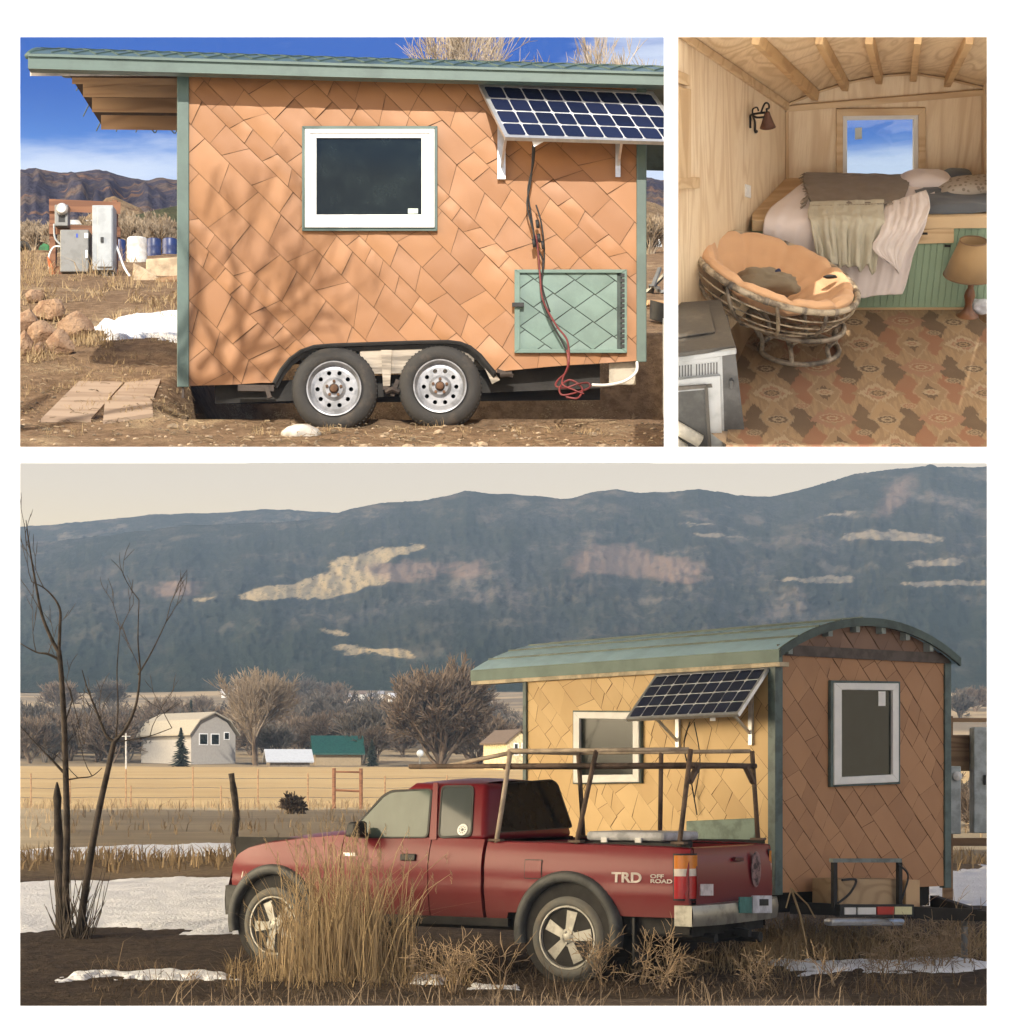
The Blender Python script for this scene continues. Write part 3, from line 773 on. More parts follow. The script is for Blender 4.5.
mb = MB(); mb.tube(wcab([(536, 235, -.09), (538, 250, -.085), (540, 275, -.085), (543, 300, -.085), (556, 325, -.085), (567, 340, -.085), (569, 360, -.08), (566, 372, -.1), (558, 380, -.15), (556, 386, -.2), (565, 388, -.25), (578, 384, -.25), (588, 383, -.2), (589, 388, -.22), (575, 393, -.3), (562, 395, -.32), (560, 387, -.25), (570, 380, -.2), (582, 388, -.25), (578, 398, -.33), (566, 397, -.33)]), .0085, 5); mb.tube(wcab([(567, 350, -.07), (568, 365, -.1), (562, 383, -.25), (574, 390, -.3), (584, 394, -.3)]), .007, 5)
mb.build('red_wire', pm('faded red wire', (.16, .025, .025), .5, bump=0), cb, smooth=True)
mb = MB(); mb.tube(wcab([(637, 362, -.02), (636, 372, -.05), (625, 381, -.1), (608, 385, -.15), (592, 385, -.2)]), .012, 6)
o = mb.build('hose', M_VINYL, smooth=True); tag(o, 'thin white hose curving from the trailer corner to the ground', 'hose')
mb = MB(); mb.hexa([w1(609, 362, .05), w1(636, 361, .05), w1(636, 362, .3), w1(609, 362, .3)], [w1(609, 385, .05), w1(636, 385, .05), w1(636, 385, .3), w1(609, 385, .3)])
o = mb.build('concrete_block', pm('pale concrete', (.42, .38, .31), .9, bump=.4), bevel=.01); tag(o, 'pale concrete support block under the right end of the side-on trailer', 'block')
mb = MB(); p = w1(301, 435, -.42); mb.rock(p, (.155, .12, .085), 4, 3, .12)
o = mb.build('stone', pm('pale grey stone', (.50, .47, .42), .85, bump=.5), smooth=True); tag(o, 'pale rounded stone on the dirt in front of the left trailer wheel', 'stone')
M_ROCK = pm('tan sandstone', (.33, .215, .135), .9, var=.4, scale=6, bump=1, bscale=22, bdist=.04, col2=(.22, .125, .072))
rocks = [(33, 297, 12, 9, 'small rounded tan rock at the back of the rock pile', 1), (52, 310, 19, 12, 'wide reddish rock behind the others in the pile', 2), (28, 322, 15, 14, 'tan rock cut by the picture edge halfway up the rock pile', 3),
         (76, 325, 19, 13, 'broad tan rock at the right side of the rock pile, beside the snow', 4), (44, 332, 17, 13, 'dark hollowed rock in the middle of the rock pile', 5), (24, 345, 12, 14, 'shaded rock at the lower left corner of the rock pile', 6), (58, 345, 16, 15, 'squarish flat faced rock at the front of the rock pile', 7), (38, 350, 9, 8, 'small rock wedged low between larger rocks', 8)]
for px, row, rx, rz, lab, sd in rocks:
    d = d1row(row + rz * .8); s = FPX / d
    mb = MB(); mb.rock(pt(px, row, d), (rx / s, rx / s * .8, rz / s), sd, 4, .26, 9)
    o = sharp(mb.build('rock', M_ROCK), 28); tag(o, lab, 'rock', 'rocks heaped on the slope')
def g1(px, row): d = d1row(row); x = (px - CX) / FPX * d; return V((x, d, h1(x, d)))
M_PLANK = wood('weathered plywood board', (.36, .265, .19), (.27, .19, .13), 'X', .8, .8)
for ring, lab in (([(41, 423), (91, 421.5), (124, 383.5), (79, 384)], 'largest weathered board lying flat on the dirt, left of two others'), ([(112, 402), (154, 400), (161, 381.5), (126, 384)], 'upper right weathered board lying on the dirt'), ([(103, 424), (153, 417), (152, 402), (105, 405)], 'small front weathered board lying on the dirt right of the large one')):
    q = [g1(*p) + V((0, 0, .03)) for p in ring]
    mb = MB(); mb.hexa([p - V((0, 0, .03)) for p in q], q)
    o = mb.build('board', M_PLANK); tag(o, lab, 'board', 'boards laid flat on the dirt')

# ---- utility stand
DU = 29.0
def u(px, py, dy=0.0): return pt(px, py, DU + dy)
def ubox(mb, x0, r0, x1, r1, dy, dep): mb.hexa([u(x0, r0, dy), u(x1, r0, dy), u(x1, r1, dy), u(x0, r1, dy)], [p + V((0, dep, 0)) for p in (u(x0, r0, dy), u(x1, r0, dy), u(x1, r1, dy), u(x0, r1, dy))])
M_REDWOOD = wood('red brown timber', (.22, .095, .045), (.13, .05, .022), 'X', 1, .7)
M_GREY = pm('grey painted steel cabinet', (.36, .39, .41), .45, var=.08, bump=.05)
M_GREY2 = pm('dull grey steel cabinet', (.20, .20, .19), .4, metal=.4, var=.1, bump=.05)
ut = thing('utility_stand', 'red brown timber stand carrying grey electric meter box and cabinets', 'utility stand', u(80, 281))
mb = MB(); ubox(mb, 49.5, 199, 55.5, 281, 0, .1); mb.build('post', M_REDWOOD, ut); mb = MB(); ubox(mb, 112, 200, 117, 276, .05, .1); mb.build('post', M_REDWOOD, ut)
for (r0, r1, x0, x1) in ((199, 211, 49, 120.5), (224, 234, 49, 120.5), (266, 275, 50, 118)):
    mb = MB(); mb.hexa([u(x0, r0, -.04), u(x1, r0 + 3, -.04), u(x1, r1 + 3, -.04), u(x0, r1, -.04)], [u(x0, r0, 0), u(x1, r0 + 3, 0), u(x1, r1 + 3, 0), u(x0, r1, 0)]); mb.build('crossboard', M_REDWOOD, ut)
me_ = MB(); ubox(me_, 54.5, 204.5, 68, 226, -.2, .16); mtr = me_.build('meter_box', M_GREY2, ut, bevel=.01)
mb = MB(); mb.lathe([(.075, 0), (.075, .05), (.06, .08), (.001, .085)], u(62.5, 209.5, -.2), (0, -1, 0), 20); sharp(mb.build('meter_dial', pm('pale meter glass', (.6, .6, .58), .2, bump=0), mtr))
mb = MB(); ubox(mb, 58.5, 215, 65, 222, -.204, .01); mb.build('meter_panel', M_BLACK, mtr)
mb = MB(); ubox(mb, 60, 229.5, 88.5, 272, -.35, .3); c = mb.build('cabinet', M_GREY2, ut, bevel=.012)
mb = MB(); ubox(mb, 85.5, 250, 87.5, 258, -.375, .03); mb.build('handle', M_ALU, c)
mb = MB(); ubox(mb, 76, 233.5, 78, 237.5, -.353, .01); mb.build('label_plate', pm('blue label', (.03, .07, .4), .4, bump=0), c)
mb = MB(); ubox(mb, 84.5, 233, 88, 238, -.352, .01); mb.build('sticker', M_VINYL, c)
mb = MB(); ubox(mb, 92, 205, 113, 270, -.33, .28); c = mb.build('tall_cabinet', M_GREY, ut, bevel=.012)
mb = MB(); ubox(mb, 97, 207.5, 112, 267, -.36, .05); mb.build('cabinet_door', M_GREY, c, bevel=.012)
mb = MB(); ubox(mb, 100.5, 237, 103.5, 242, -.38, .03); mb.build('handle', M_BLACK, c)
mb = MB()
for x0, r1, w_ in ((71, 287, 1.7), (102, 283, 1.5), (106, 283, 1.9), (113, 283, 1.0)):
    mb.tube([u(x0, 270, -.2), u(x0, r1 + 1, -.2)], w_ / 76, 10)
mb.build('conduit', M_VINYL, ut, smooth=True)
mb = MB(); mb.tube(smoothpath([u(54, 224, -.1), (u(55, 238, -.1)), u(62, 246, -.12), u(66, 250, -.2)]), .014, 6); mb.build('conduit', M_GREY, ut, smooth=True)
mb = MB(); mb.tube(smoothpath([u(62, 247, -.3), u(54, 247, -.3), u(49, 256, -.3), u(49, 270, -.3)]), .012, 6); mb.build('wire', M_VINYL, ut, smooth=True)
M_ORANGE = pm('orange cable', (.55, .14, .03), .6, bump=0)
mb = MB()
for q in ([(48, 257), (50, 270), (54, 280), (56, 286)], [(48, 258), (52, 268), (55, 285)], [(50, 272), (56, 279), (64, 284)]): mb.tube(smoothpath([u(a, b, -.3) for a, b in q]), .018, 5)
o = mb.build('cable', M_ORANGE, smooth=True); tag(o, 'orange cable hanging to the ground at the left foot of the utility stand', 'cable')
mb = MB(); mb.tube(smoothpath([u(115, 243, 0), u(119, 253, -.1), (u(124, 267, -.3)), u(132, 279, -.5), u(139, 285, -.6)]), .016, 6)
o = mb.build('hose', M_VINYL, smooth=True); tag(o, 'thin white hose slanting down to the ground right of the grey cabinets', 'hose')
# ---- tanks and barrels behind it
def cyl_thing(name, lab, cat, px, r0, r1, w_, d, mat, group=None, ribs=2):
    s = FPX / d; c = pt(px, r1, d); h = (r1 - r0) / s; r = w_ / 2 / s
    pr = [(r * .96, 0), (r, h * .04)]
    for k in range(ribs): f = (k + 1) / (ribs + 1); pr += [(r, h * f - .03), (r * 1.03, h * f - .012), (r * 1.03, h * f + .012), (r, h * f + .03)]
    pr += [(r, h * .95), (r * .93, h * .99), (r * .86, h * .985), (r * .85, h * .97), (.001, h * .97)]
    mb = MB(); mb.lathe(pr, c, (0, 0, 1), 32); o = sharp(mb.build(name, mat), 30); return tag(o, lab, cat, group)
M_BLUE = pm('blue plastic', (.018, .035, .13), .4, bump=.05); M_WTANK = pm('white plastic tank', (.66, .64, .60), .45, bump=.05)
cyl_thing('water_tank', 'white plastic water tank standing between blue barrels', 'tank', 137, 238, 268, 20, 33, M_WTANK, None, 3)
cyl_thing('barrel', 'blue plastic barrel left of the white water tank', 'barrel', 119, 240, 268, 13, 34, M_BLUE, 'blue barrels by the white tank')
cyl_thing('barrel', 'blue plastic barrel right of the white water tank', 'barrel', 154, 239, 263, 14, 35, M_BLUE, 'blue barrels by the white tank')
cyl_thing('barrel', 'blue plastic barrel furthest right beside the trailer corner', 'barrel', 170, 239, 263, 15, 35.5, M_BLUE, 'blue barrels by the white tank')
# concrete trough
DT = 28.0
mb = MB(); P_ = lambda px, py, dy=0: pt(px, py, DT + dy)
mb.prism([P_(133, 262), P_(146, 269), P_(158, 277), P_(158, 283), P_(133, 283)], (0, .35, 0)); mb.hexa([P_(146, 259, .5), P_(196, 256, .5), P_(196, 256, .6), P_(146, 259, .6)], [P_(146, 280, .5), P_(196, 280, .5), P_(196, 280, .6), P_(146, 280, .6)])
o = mb.build('trough', pm('rough pale concrete', (.48, .37, .25), .9, bump=.6, bscale=15), bevel=.02); tag(o, 'broken pale concrete trough beside the trailer corner', 'trough')
mb = MB(); mb.tube([P_(157, 283, -.1), P_(200, 277, -.1)], .06, 10); o = mb.build('log', M_PINE2, smooth=True); tag(o, 'cut log lying in front of the concrete trough', 'log')
# green machine
tr = thing('tractor', 'small green tractor partly hidden at the far left edge', 'tractor', pt(34, 260, 38))
M_TGREEN = pm('green machine paint', (.02, .16, .045), .45, bump=.05)
q = lambda px, py, dy=0: pt(px, py, 38 + dy)
mb = MB(); mb.hexa([q(37, 241), q(50, 240), q(50, 240, .7), q(37, 241, .7)], [q(38, 253), q(49, 253), q(49, 253, .7), q(38, 253, .7)]); mb.hexa([q(30, 253), q(50, 253), q(50, 253, .7), q(30, 253, .7)], [q(30, 256.5), q(50, 256.5), q(50, 256.5, .7), q(30, 256.5, .7)]); mb.lathe([(.05, 0), (.05, .05), (.001, .06)], q(43, 241, .2), (0, 0, 1), 12); mb.build('body', M_TGREEN, tr, bevel=.03)
mb = MB(); mb.lathe([(.1, .1), (.2, .13), (.2, -.1), (.1, -.1)], q(25, 254), (0, -1, 0), 26, closed=True); mb.build('tyre', M_TYRE, tr, smooth=True)
mb = MB(); mb.hexa([q(17, 240), q(23, 242), q(23, 242, .5), q(17, 240, .5)], [q(17, 250), q(24, 250), q(24, 250, .5), q(17, 250, .5)]); mb.build('seat', M_BLUE, tr, bevel=.03)
# far sheds
def shed(name, lab, cat, x0, x1, rw, rr, rb, d, wall, roof, dep=3.0, group=None):
    t = thing(name, lab, cat, pt((x0 + x1) / 2, rb, d), 0, group); f = lambda px, py, dy=0: pt(px, py, d + dy)
    mb = MB(); mb.hexa([f(x0, rb), f(x1, rb), f(x1, rb, dep), f(x0, rb, dep)], [f(x0, rw), f(x1, rw), f(x1, rw, dep), f(x0, rw, dep)]); mb.build('wall', wall, t)
    s = FPX / d; e = .25
    a = f(x0, rw); b = f(x1, rw); hgt = (rw - rr) / s
    mb = MB(); A = [V((a.x - e, a.y - e, a.z)), V((b.x + e, a.y - e, a.z)), V((b.x + e, a.y + dep / 2, a.z + hgt)), V((a.x - e, a.y + dep / 2, a.z + hgt)), V((b.x + e, a.y + dep + e, a.z)), V((a.x - e, a.y + dep + e, a.z))]
    mb.prism([A[0], A[1], A[2], A[3]], (0, 0, .08)); mb.prism([A[3], A[2], A[4], A[5]], (0, 0, .08)); mb.build('roof', roof, t)
    return t
shed('shed', 'low far shed with white roof behind the utility stand', 'shed', 116, 142, 231, 224, 238, 39.5, pm('brown shed boards', (.12, .07, .045), .8), M_WTANK, 3)
shed('shed', 'small far shed with pale roof between the meter and the tall cabinet', 'shed', 68, 90, 228, 216, 238, 39, pm('tan shed wall', (.24, .16, .09), .8), pm('pale metal roof', (.5, .5, .5), .5), 2.5)
# camper at right
ca = thing('camper', 'white camper vehicle far behind the right corner of the side-on trailer', 'camper', pt(660, 252, 40)); f = lambda px, py, dy=0: pt(px, py, 40 + dy)
mb = MB(); mb.prism([f(648, 235), f(651, 226), f(655, 224), f(700, 223), f(700, 246), f(650, 246)], (0, 1.2, 0)); mb.build('body', M_VINYL, ca, bevel=.02)
mb = MB(); mb.hexa([f(657, 229, -.02), f(668, 229, -.02), f(668, 235.5, -.02), f(657, 235.5, -.02)], [f(657, 229), f(668, 229), f(668, 235.5), f(657, 235.5)]); mb.build('window', M_GLASS, ca)
mb = MB(); mb.hexa([f(650, 242, -.04), f(700, 242, -.04), f(700, 249, -.04), f(650, 249, -.04)], [f(650, 242), f(700, 242), f(700, 249), f(650, 249)]); mb.build('skirt', M_GREY, ca)
mb = MB(); mb.lathe([(.04, .1), (.11, .12), (.11, -.05), (.04, -.05)], f(649, 249), (0, -1, 0), 20, closed=True); mb.build('tyre', M_TYRE, ca, smooth=True)
rg = random.Random(8)
for i, (px, row, lab) in enumerate(((652, 296, 'dark scrap bundle in the yard right of the trailer, topmost'), (657, 310, 'brown broken plank in the yard right of the trailer'), (651, 322, 'black tub lying low in the yard right of the trailer'))):
    p = g1(px, row); mb = MB()
    if i == 1: mb.bar(p + V((-.12, 0, .06)), p + V((.6, .3, .1)), .12, .05); o = mb.build('plank', M_PINE)
    elif i == 0:
        for k in range(9): mb.bar(p + V((rg.uniform(-.1, .3), rg.uniform(-.2, .2), .03)), p + V((rg.uniform(-.1, .6), rg.uniform(-.2, .2), rg.uniform(.1, .3))), .04, .03)
        o = mb.build('scrap', M_GREY2)
    else: mb.lathe([(.12, 0), (.17, .18), (.15, .18), (.11, .02), (.001, .02)], p + V((.1, 0, 0)), (.3, -.2, 1), 20); o = sharp(mb.build('tub', M_BLACK))
    tag(o, lab, 'scrap' if i < 2 else 'tub')
# ---- dry brush and trees of place one
M_BRUSH = leafy('bare grey brown brush', (.34, .27, .19), (.20, .155, .11)); M_BARK = pm('grey bark', (.16, .13, .105), .9, bump=.6)
M_TWIG = leafy('pale winter twigs', (.46, .40, .33), (.32, .275, .22))
M_STRAW = leafy('dry straw', (.42, .31, .17), (.26, .18, .095)); M_STRAW2 = leafy('grey dry stalks', (.30, .235, .15), (.16, .12, .075))
for px, d, h, sd in ((452, 42, 0, 3), (480, 44, 0, 5), (505, 46, 0, 9), (560, 41, 0, 21), (588, 44, 0, 23)):
    pass
bare_tree('bare_tree', 'pale bare tree showing above the roof, left of two', pt(478, 250, 41), 4.9, .10, 5, (M_TWIG, M_TWIG), 'bare trees behind the trailer roof', mx=5, kids=4, sp=.42, minr=.006, trunkf=.36)
bare_tree('bare_tree', 'pale bare tree showing above the roof by the solar panel, right of two', pt(573, 250, 41), 5.7, .10, 22, (M_TWIG, M_TWIG), 'bare trees behind the trailer roof', mx=5, kids=4, sp=.42, minr=.006, trunkf=.36)
proto = None
rg = random.Random(77); nb = 0
for px in [22, 34, 46, 60, 75, 90, 124, 138, 150, 160, 170, 184, 28, 54, 144, 166, 640, 650, 658, 668]:
    d = rg.uniform(36, 42); h = rg.uniform(.34, .54) * (1.0 if px < 600 else .8); base = pt(px, 0, d); base.z = h1(base.x, d) - .05
    if proto is None or nb % 5 == 0:
        proto = bare_tree('bush', 'leafless grey brown brush far behind the yard', base, h, .03, 100 + nb, (M_BRUSH, M_BRUSH), 'far brush at the foot of the hills', mx=4, kids=4, sp=.5, stems=7, up=.2, cut=1, minr=.006, cat='bush', trunkf=.5)
    else:
        dup(proto, base, rg.uniform(0, 6.28))
    nb += 1
mb = MB(); rg = random.Random(5)
for i in range(620):
    px = rg.choice((rg.uniform(10, 190), rg.uniform(10, 190), rg.uniform(190, 672))); row = rg.triangular(262, 450, 300) if px < 190 else rg.uniform(402, 436)
    p = g1(px, row)
    if px > 190 and p.y > 17.5: continue
    if mn.noise(V((p.x * 1.5, p.y * 1.5, 3))) < -.05: continue
    blades(mb, p, rg.randint(5, 11), .085 if row > 330 else .15, .08, rg, .0042 if row > 330 else .008, 1.9, None, .9)
tag(mb.build('grass', M_STRAW), 'short dry grass scattered over the slope', 'grass', kind='stuff')
mb = MB()
for px, row in ((28, 285), (34, 268), (26, 262), (45, 280), (88, 350), (94, 345), (98, 352), (36, 362), (30, 365), (115, 262), (92, 280), (125, 287)):
    p = g1(px, row); blades(mb, p, 46, .34 if row < 300 else .2, .18, rg, .007, 1.3, None, .9)
tag(mb.build('grass', M_STRAW), 'taller dry grass tufts among rocks and round the utility stand', 'grass', kind='stuff')
mb = MB(); rg = random.Random(15)
for i in range(520):
    px = rg.uniform(15, 672); row = rg.triangular(366, 450, 430) if px < 190 else rg.uniform(404, 450); p = g1(px, row)
    if px > 190 and p.y > 17.7: continue
    r_ = rg.uniform(.006, .02) * (1 if rg.random() < .93 else 2); mb.rock(p + V((0, 0, r_ * .3)), (r_ * rg.uniform(.8, 1.5), r_, r_ * .7), i, 1, .3)
tag(mb.build('gravel', pm('pale gravel', (.33, .25, .17), .9, var=.4, scale=2)), 'small stones and clods scattered over the dirt', 'gravel', kind='stuff')
mb = MB()
for i in range(700):
    px = rg.uniform(15, 672); row = rg.triangular(350, 450, 420) if px < 190 else rg.uniform(404, 450); p = g1(px, row) + V((0, 0, .008)); a = rg.uniform(0, 6.28); l = rg.uniform(.04, .16)
    if px > 190 and p.y > 17.7: continue
    mb.tube([p, p + V((math.cos(a) * l * .5, math.sin(a) * l * .5, .015)), p + V((math.cos(a + .3) * l, math.sin(a + .3) * l, .004))], .003, 3)
tag(mb.build('straw_litter', M_STRAW2), 'bits of straw and twigs lying over the dirt', 'straw', kind='stuff')
# tree standing to the left, before the wall opening; its branches throw the shadows on the trailer
rg = random.Random(4); t = thing('bare_tree', 'tall bare tree standing behind the wall at its left, outside the view', 'tree', (-4.6, 10.6, 0)); mt, mc = MB(), MB()
trunk = smoothpath([(-4.6, 10.6, -.1), (-4.5, 10.6, 4), (-4.3, 10.6, 8), (-3.9, 10.6, 10.6)]); mt.tube(trunk, [.13 - .07 * i / (len(trunk) - 1) for i in range(len(trunk))], 8)
YT = 10.6
def wz(px, row): q = w1(px, row); return V((q.x, YT + rg.uniform(-.15, .15), q.z + .7 * (D1 - YT)))      # point in the crown whose shadow falls there
for pth, r in (([(150, 330), (190, 372), (225, 378), (243, 350), (262, 322), (285, 290), (300, 262)], .042), ([(243, 352), (240, 320), (232, 298), (236, 276), (230, 258)], .026), ([(225, 378), (212, 345), (205, 315), (196, 285)], .03), ([(262, 322), (290, 312), (318, 292), (345, 280)], .026), ([(200, 374), (215, 340), (245, 312), (258, 280), (272, 256)], .03), ([(285, 290), (310, 270), (330, 246)], .018), ([(160, 345), (180, 330), (200, 300), (222, 262)], .022), ([(262, 370), (290, 335), (320, 318), (352, 310)], .022), ([(215, 378), (250, 366), (300, 352), (345, 342)], .022), ([(175, 366), (192, 330), (198, 295), (206, 262)], .022), ([(250, 345), (280, 345), (310, 325), (335, 318)], .02)):
    P_ = [wz(*p) for p in pth]; n_ = (len(P_) - 1) * 5
    mt.tube(smoothpath(P_, 5), [1.35 * r * (1 - .6 * i / n_) for i in range(n_ + 1)], 6)
    for k in range(3):
        q = P_[rg.randint(1, len(P_) - 1)]; grow(mt, mc, q, V((rg.uniform(-.7, .9), rg.uniform(-.25, .25), 1)), rg.uniform(.3, .55), r * .4, 1, 3, rg, .55, 3, .1, .12, 1, .3, .005)
mt.tube(smoothpath([(-4.25, 10.6, 8.4), (-3.7, 10.6, 9.4), wz(150, 335)]), .06, 7)
mt.build('trunk', M_BARK, t, smooth=True); mc.build('crown', M_BARK, t)
# ================================================================ PLACE TWO: valley with red pickup and trailer
T3TAB = [(-40, 0), (40, 0), (50, .04), (60, .10), (75, .35), (90, rowz(90, 809)), (120, rowz(120, 787)), (160, rowz(160, 765)), (200, rowz(200, 757)), (260, rowz(260, 736)), (350, rowz(350, 706)), (420, rowz(420, 693)), (520, rowz(520, 690)), (900, rowz(900, 690))]
def h3(x, y):
    z = interp(y, T3TAB)
    a = sstep(16, 24, y)
    z += (.03 + .03 * a) * mn.noise(V((x * .5, y * .5, 9))) + .03 * mn.noise(V((x * 2.2, y * 2.2, 1))) * (1 - sstep(30, 60, y) * .6) + .012 * mn.noise(V((x * 8, y * 8, 5))) * (1 - sstep(22, 30, y))
    if y > 60: z += min(1.2, (y - 60) * .006) * mn.noise(V((x * .02, y * .02, 3)))
    z += .12 * math.exp(-((y - 43) / 2.2) ** 2) * (1 + .6 * mn.noise(V((x * .7, y * .7, 0))))
    return z
def d3row(row):
    tab = sorted([(785 - (z - CZ) * FPX / d, d) for d, z in T3TAB if d > 39])
    return 1.65 * FPX / (row - 785) if row > 872 else interp(row, tab)
def g3(px, row): d = d3row(row); x = (px - CX) / FPX * d; return V((x, d, h3(x, d)))
def ground3mat():
    m, T, b = newmat('valley ground')
    tc = T.node('ShaderNodeTexCoord').outputs['Object']; x, y, z = T.xyz(tc)
    nb = T.noise(tc, .25, 5, .6); n1 = T.noise(tc, 1.4, 6, .65); n2 = T.noise(tc, 9, 5, .7); n3 = T.noise(tc, 45, 4, .7)
    nf = T.noise(T.mapv(tc, (.05, .2, .2)), 1.0, 6, .65)
    yy = y + (nb - .5) * 5 + (n1 - .5) * 3
    soil = T.mix(T.ss(.35, .65, n2), (.045, .032, .024), (.085, .062, .042))
    soil = T.mix(T.ss(.52, .70, n1 * .5 + n3 * .5) * .8, soil, (.20, .15, .09))
    berm = T.mix(T.ss(.35, .65, n2), (.16, .115, .07), (.26, .19, .11))
    pale = T.mix(T.ss(.35, .65, nf), (.34, .27, .17), (.26, .205, .13))
    gold = T.mix(T.ss(.3, .7, nf), (.47, .34, .17), (.40, .275, .13))
    far = T.mix(T.ss(.42, .6, T.noise(T.mapv(tc, (.02, .06, .06)), 1.0, 6, .65)), (.16, .125, .085), (.33, .25, .15))
    soil = T.mix(T.ss(14.6, 14.0, y + (n1 - .5)), soil, (.80, .82, .85))  # unseen near ground made white to bounce light onto the trailer end
    c = T.mix(T.ss(37, 41, yy), soil, berm); c = T.mix(T.ss(46, 52, yy), c, pale)
    c = T.mix(T.ss(88, 94, y + (nf - .5) * 6), c, gold); c = T.mix(T.ss(158, 166, y + (nf - .5) * 10), c, far)
    T.put(b.inputs['Base Color'], c); b.inputs['Roughness'].default_value = .95; b.inputs['Specular IOR Level'].default_value = .15
    bumpto(T, b, n3 * .5 + n2, .9, .05)
    return m
ys = [-40, -20, -5, 3, 8, 11, 13, 15.0]
while ys[-1] < 24: ys.append(ys[-1] + .06)
while ys[-1] < 560: ys.append(ys[-1] * 1.012 + .0)
def g3x(p, y): return (p - CX) / FPX * max(y, 14)
mb = MB(); pxs = [-9000, -5000, -3000, -1800, -1100, -700, -400, -220] + [-140 + 8 * i for i in range(162)] + [1250, 1450, 1800, 2400, 3500, 6000, 9000]
for y_ in ys:
    for p in pxs: x_ = g3x(p, y_); mb.v.append(V((x_, y_, h3(x_, y_))))
nx = len(pxs)
for j in range(len(ys) - 1):
    for i in range(nx - 1): mb.f.append((j * nx + i, j * nx + i + 1, (j + 1) * nx + i + 1, (j + 1) * nx + i))
struct(mb.build('ground', ground3mat(), smooth=True))
snow('snow', [(-60, 884), (60, 882), (130, 880), (238, 879), (300, 881), (300, 934), (240, 938), (190, 934), (150, 930), (110, 928), (60, 931), (20, 930), (-60, 932)], h3, d3row, 1, .05, 110, .35)
snow('snow', [(-60, 853), (20, 852), (60, 849), (120, 847), (200, 845), (260, 845), (260, 859), (200, 857), (130, 861), (60, 862), (-60, 862)], h3, d3row, 2, .06, 90, .4)
snow('snow', [(915, 884), (935, 876), (990, 872), (1060, 872), (1060, 900), (985, 906), (940, 908), (920, 902)], h3, d3row, 4, .06, 80, .5)
snow('snow', [(752, 965), (800, 961), (870, 963), (930, 958), (990, 961), (1040, 960), (1040, 970), (985, 972), (930, 974), (860, 972), (800, 974)], h3, d3row, 5, .03, 90, .6)
snow('snow', [(55, 980), (90, 975), (150, 975), (235, 976), (240, 981), (160, 981), (100, 980), (60, 984)], h3, d3row, 6, .03, 90, .5)
snow('snow', [(410, 975), (430, 974), (450, 980), (440, 986), (412, 984)], h3, d3row, 7, .03, 50, .5)
snow('snow', [(470, 985), (520, 985), (520, 990), (470, 990)], h3, d3row, 8, .02, 50, .6)
# ---------------------------------------------------------------- mountains
SKY3 = [(-200, 534), (20, 527), (60, 524), (110, 519), (160, 514), (215, 513), (265, 509), (310, 511), (338, 513), (350, 509), (380, 503), (420, 501), (445, 496), (465, 491), (500, 494), (540, 496), (560, 499), (575, 497), (600, 491), (615, 489), (640, 493), (680, 491), (700, 489), (722, 492), (735, 495), (770, 497), (800, 490), (835, 480), (860, 473), (905, 468), (925, 466), (931, 463.5), (938, 467), (987, 467), (1200, 462)]
MAIN3 = [(-200, 560), (20, 545), (110, 535), (180, 526), (250, 523), (290, 522), (320, 518), (338, 513)] + [k for k in SKY3 if k[0] > 340]
MEADOW = [[(232, 598), (262, 588), (292, 584), (318, 576), (333, 572), (330, 562), (352, 556), (372, 550), (424, 544), (428, 548), (398, 556), (372, 568), (376, 574), (394, 574), (392, 580), (352, 592), (328, 600), (292, 598), (258, 601)],
          [(318, 626), (340, 630), (352, 636), (332, 636)], [(330, 646), (350, 644), (378, 652), (416, 656), (408, 660), (362, 652), (352, 658)], [(362, 650), (400, 648), (416, 654), (380, 655)], [(195, 597), (212, 597), (208, 601), (196, 602)]]
RED = [[(150, 590), (172, 580), (200, 584), (196, 596), (158, 598)], [(568, 560), (592, 546), (632, 543), (652, 556), (694, 560), (704, 574), (640, 578), (592, 572), (575, 580)], [(445, 565), (480, 560), (486, 576), (455, 580)], [(355, 566), (420, 560), (450, 566), (440, 578), (390, 584)], [(876, 520), (890, 486), (912, 474), (908, 496), (892, 512)], [(650, 576), (705, 577), (700, 584), (660, 582)]]
STRIP = [[(900, 564), (935, 560), (962, 558), (960, 566), (915, 568)], [(898, 583), (940, 581), (990, 581), (990, 586), (900, 586)], [(818, 515), (845, 513), (858, 511), (858, 514), (820, 519)], [(838, 536), (880, 530), (920, 534), (946, 538), (940, 543), (870, 540), (840, 541)], [(675, 523), (718, 523), (717, 526), (676, 525)], [(690, 533), (745, 537), (760, 540), (690, 536)], [(770, 582), (785, 578), (850, 576), (852, 584), (800, 582)]]
def inpoly(x, y, P):
    c = False
    for (ax, ay), (bx, by) in zip(P, P[1:] + P[:1]):
        if (ay > y) != (by > y) and x < (bx - ax) * (y - ay) / (by - ay) + ax: c = not c
    return c
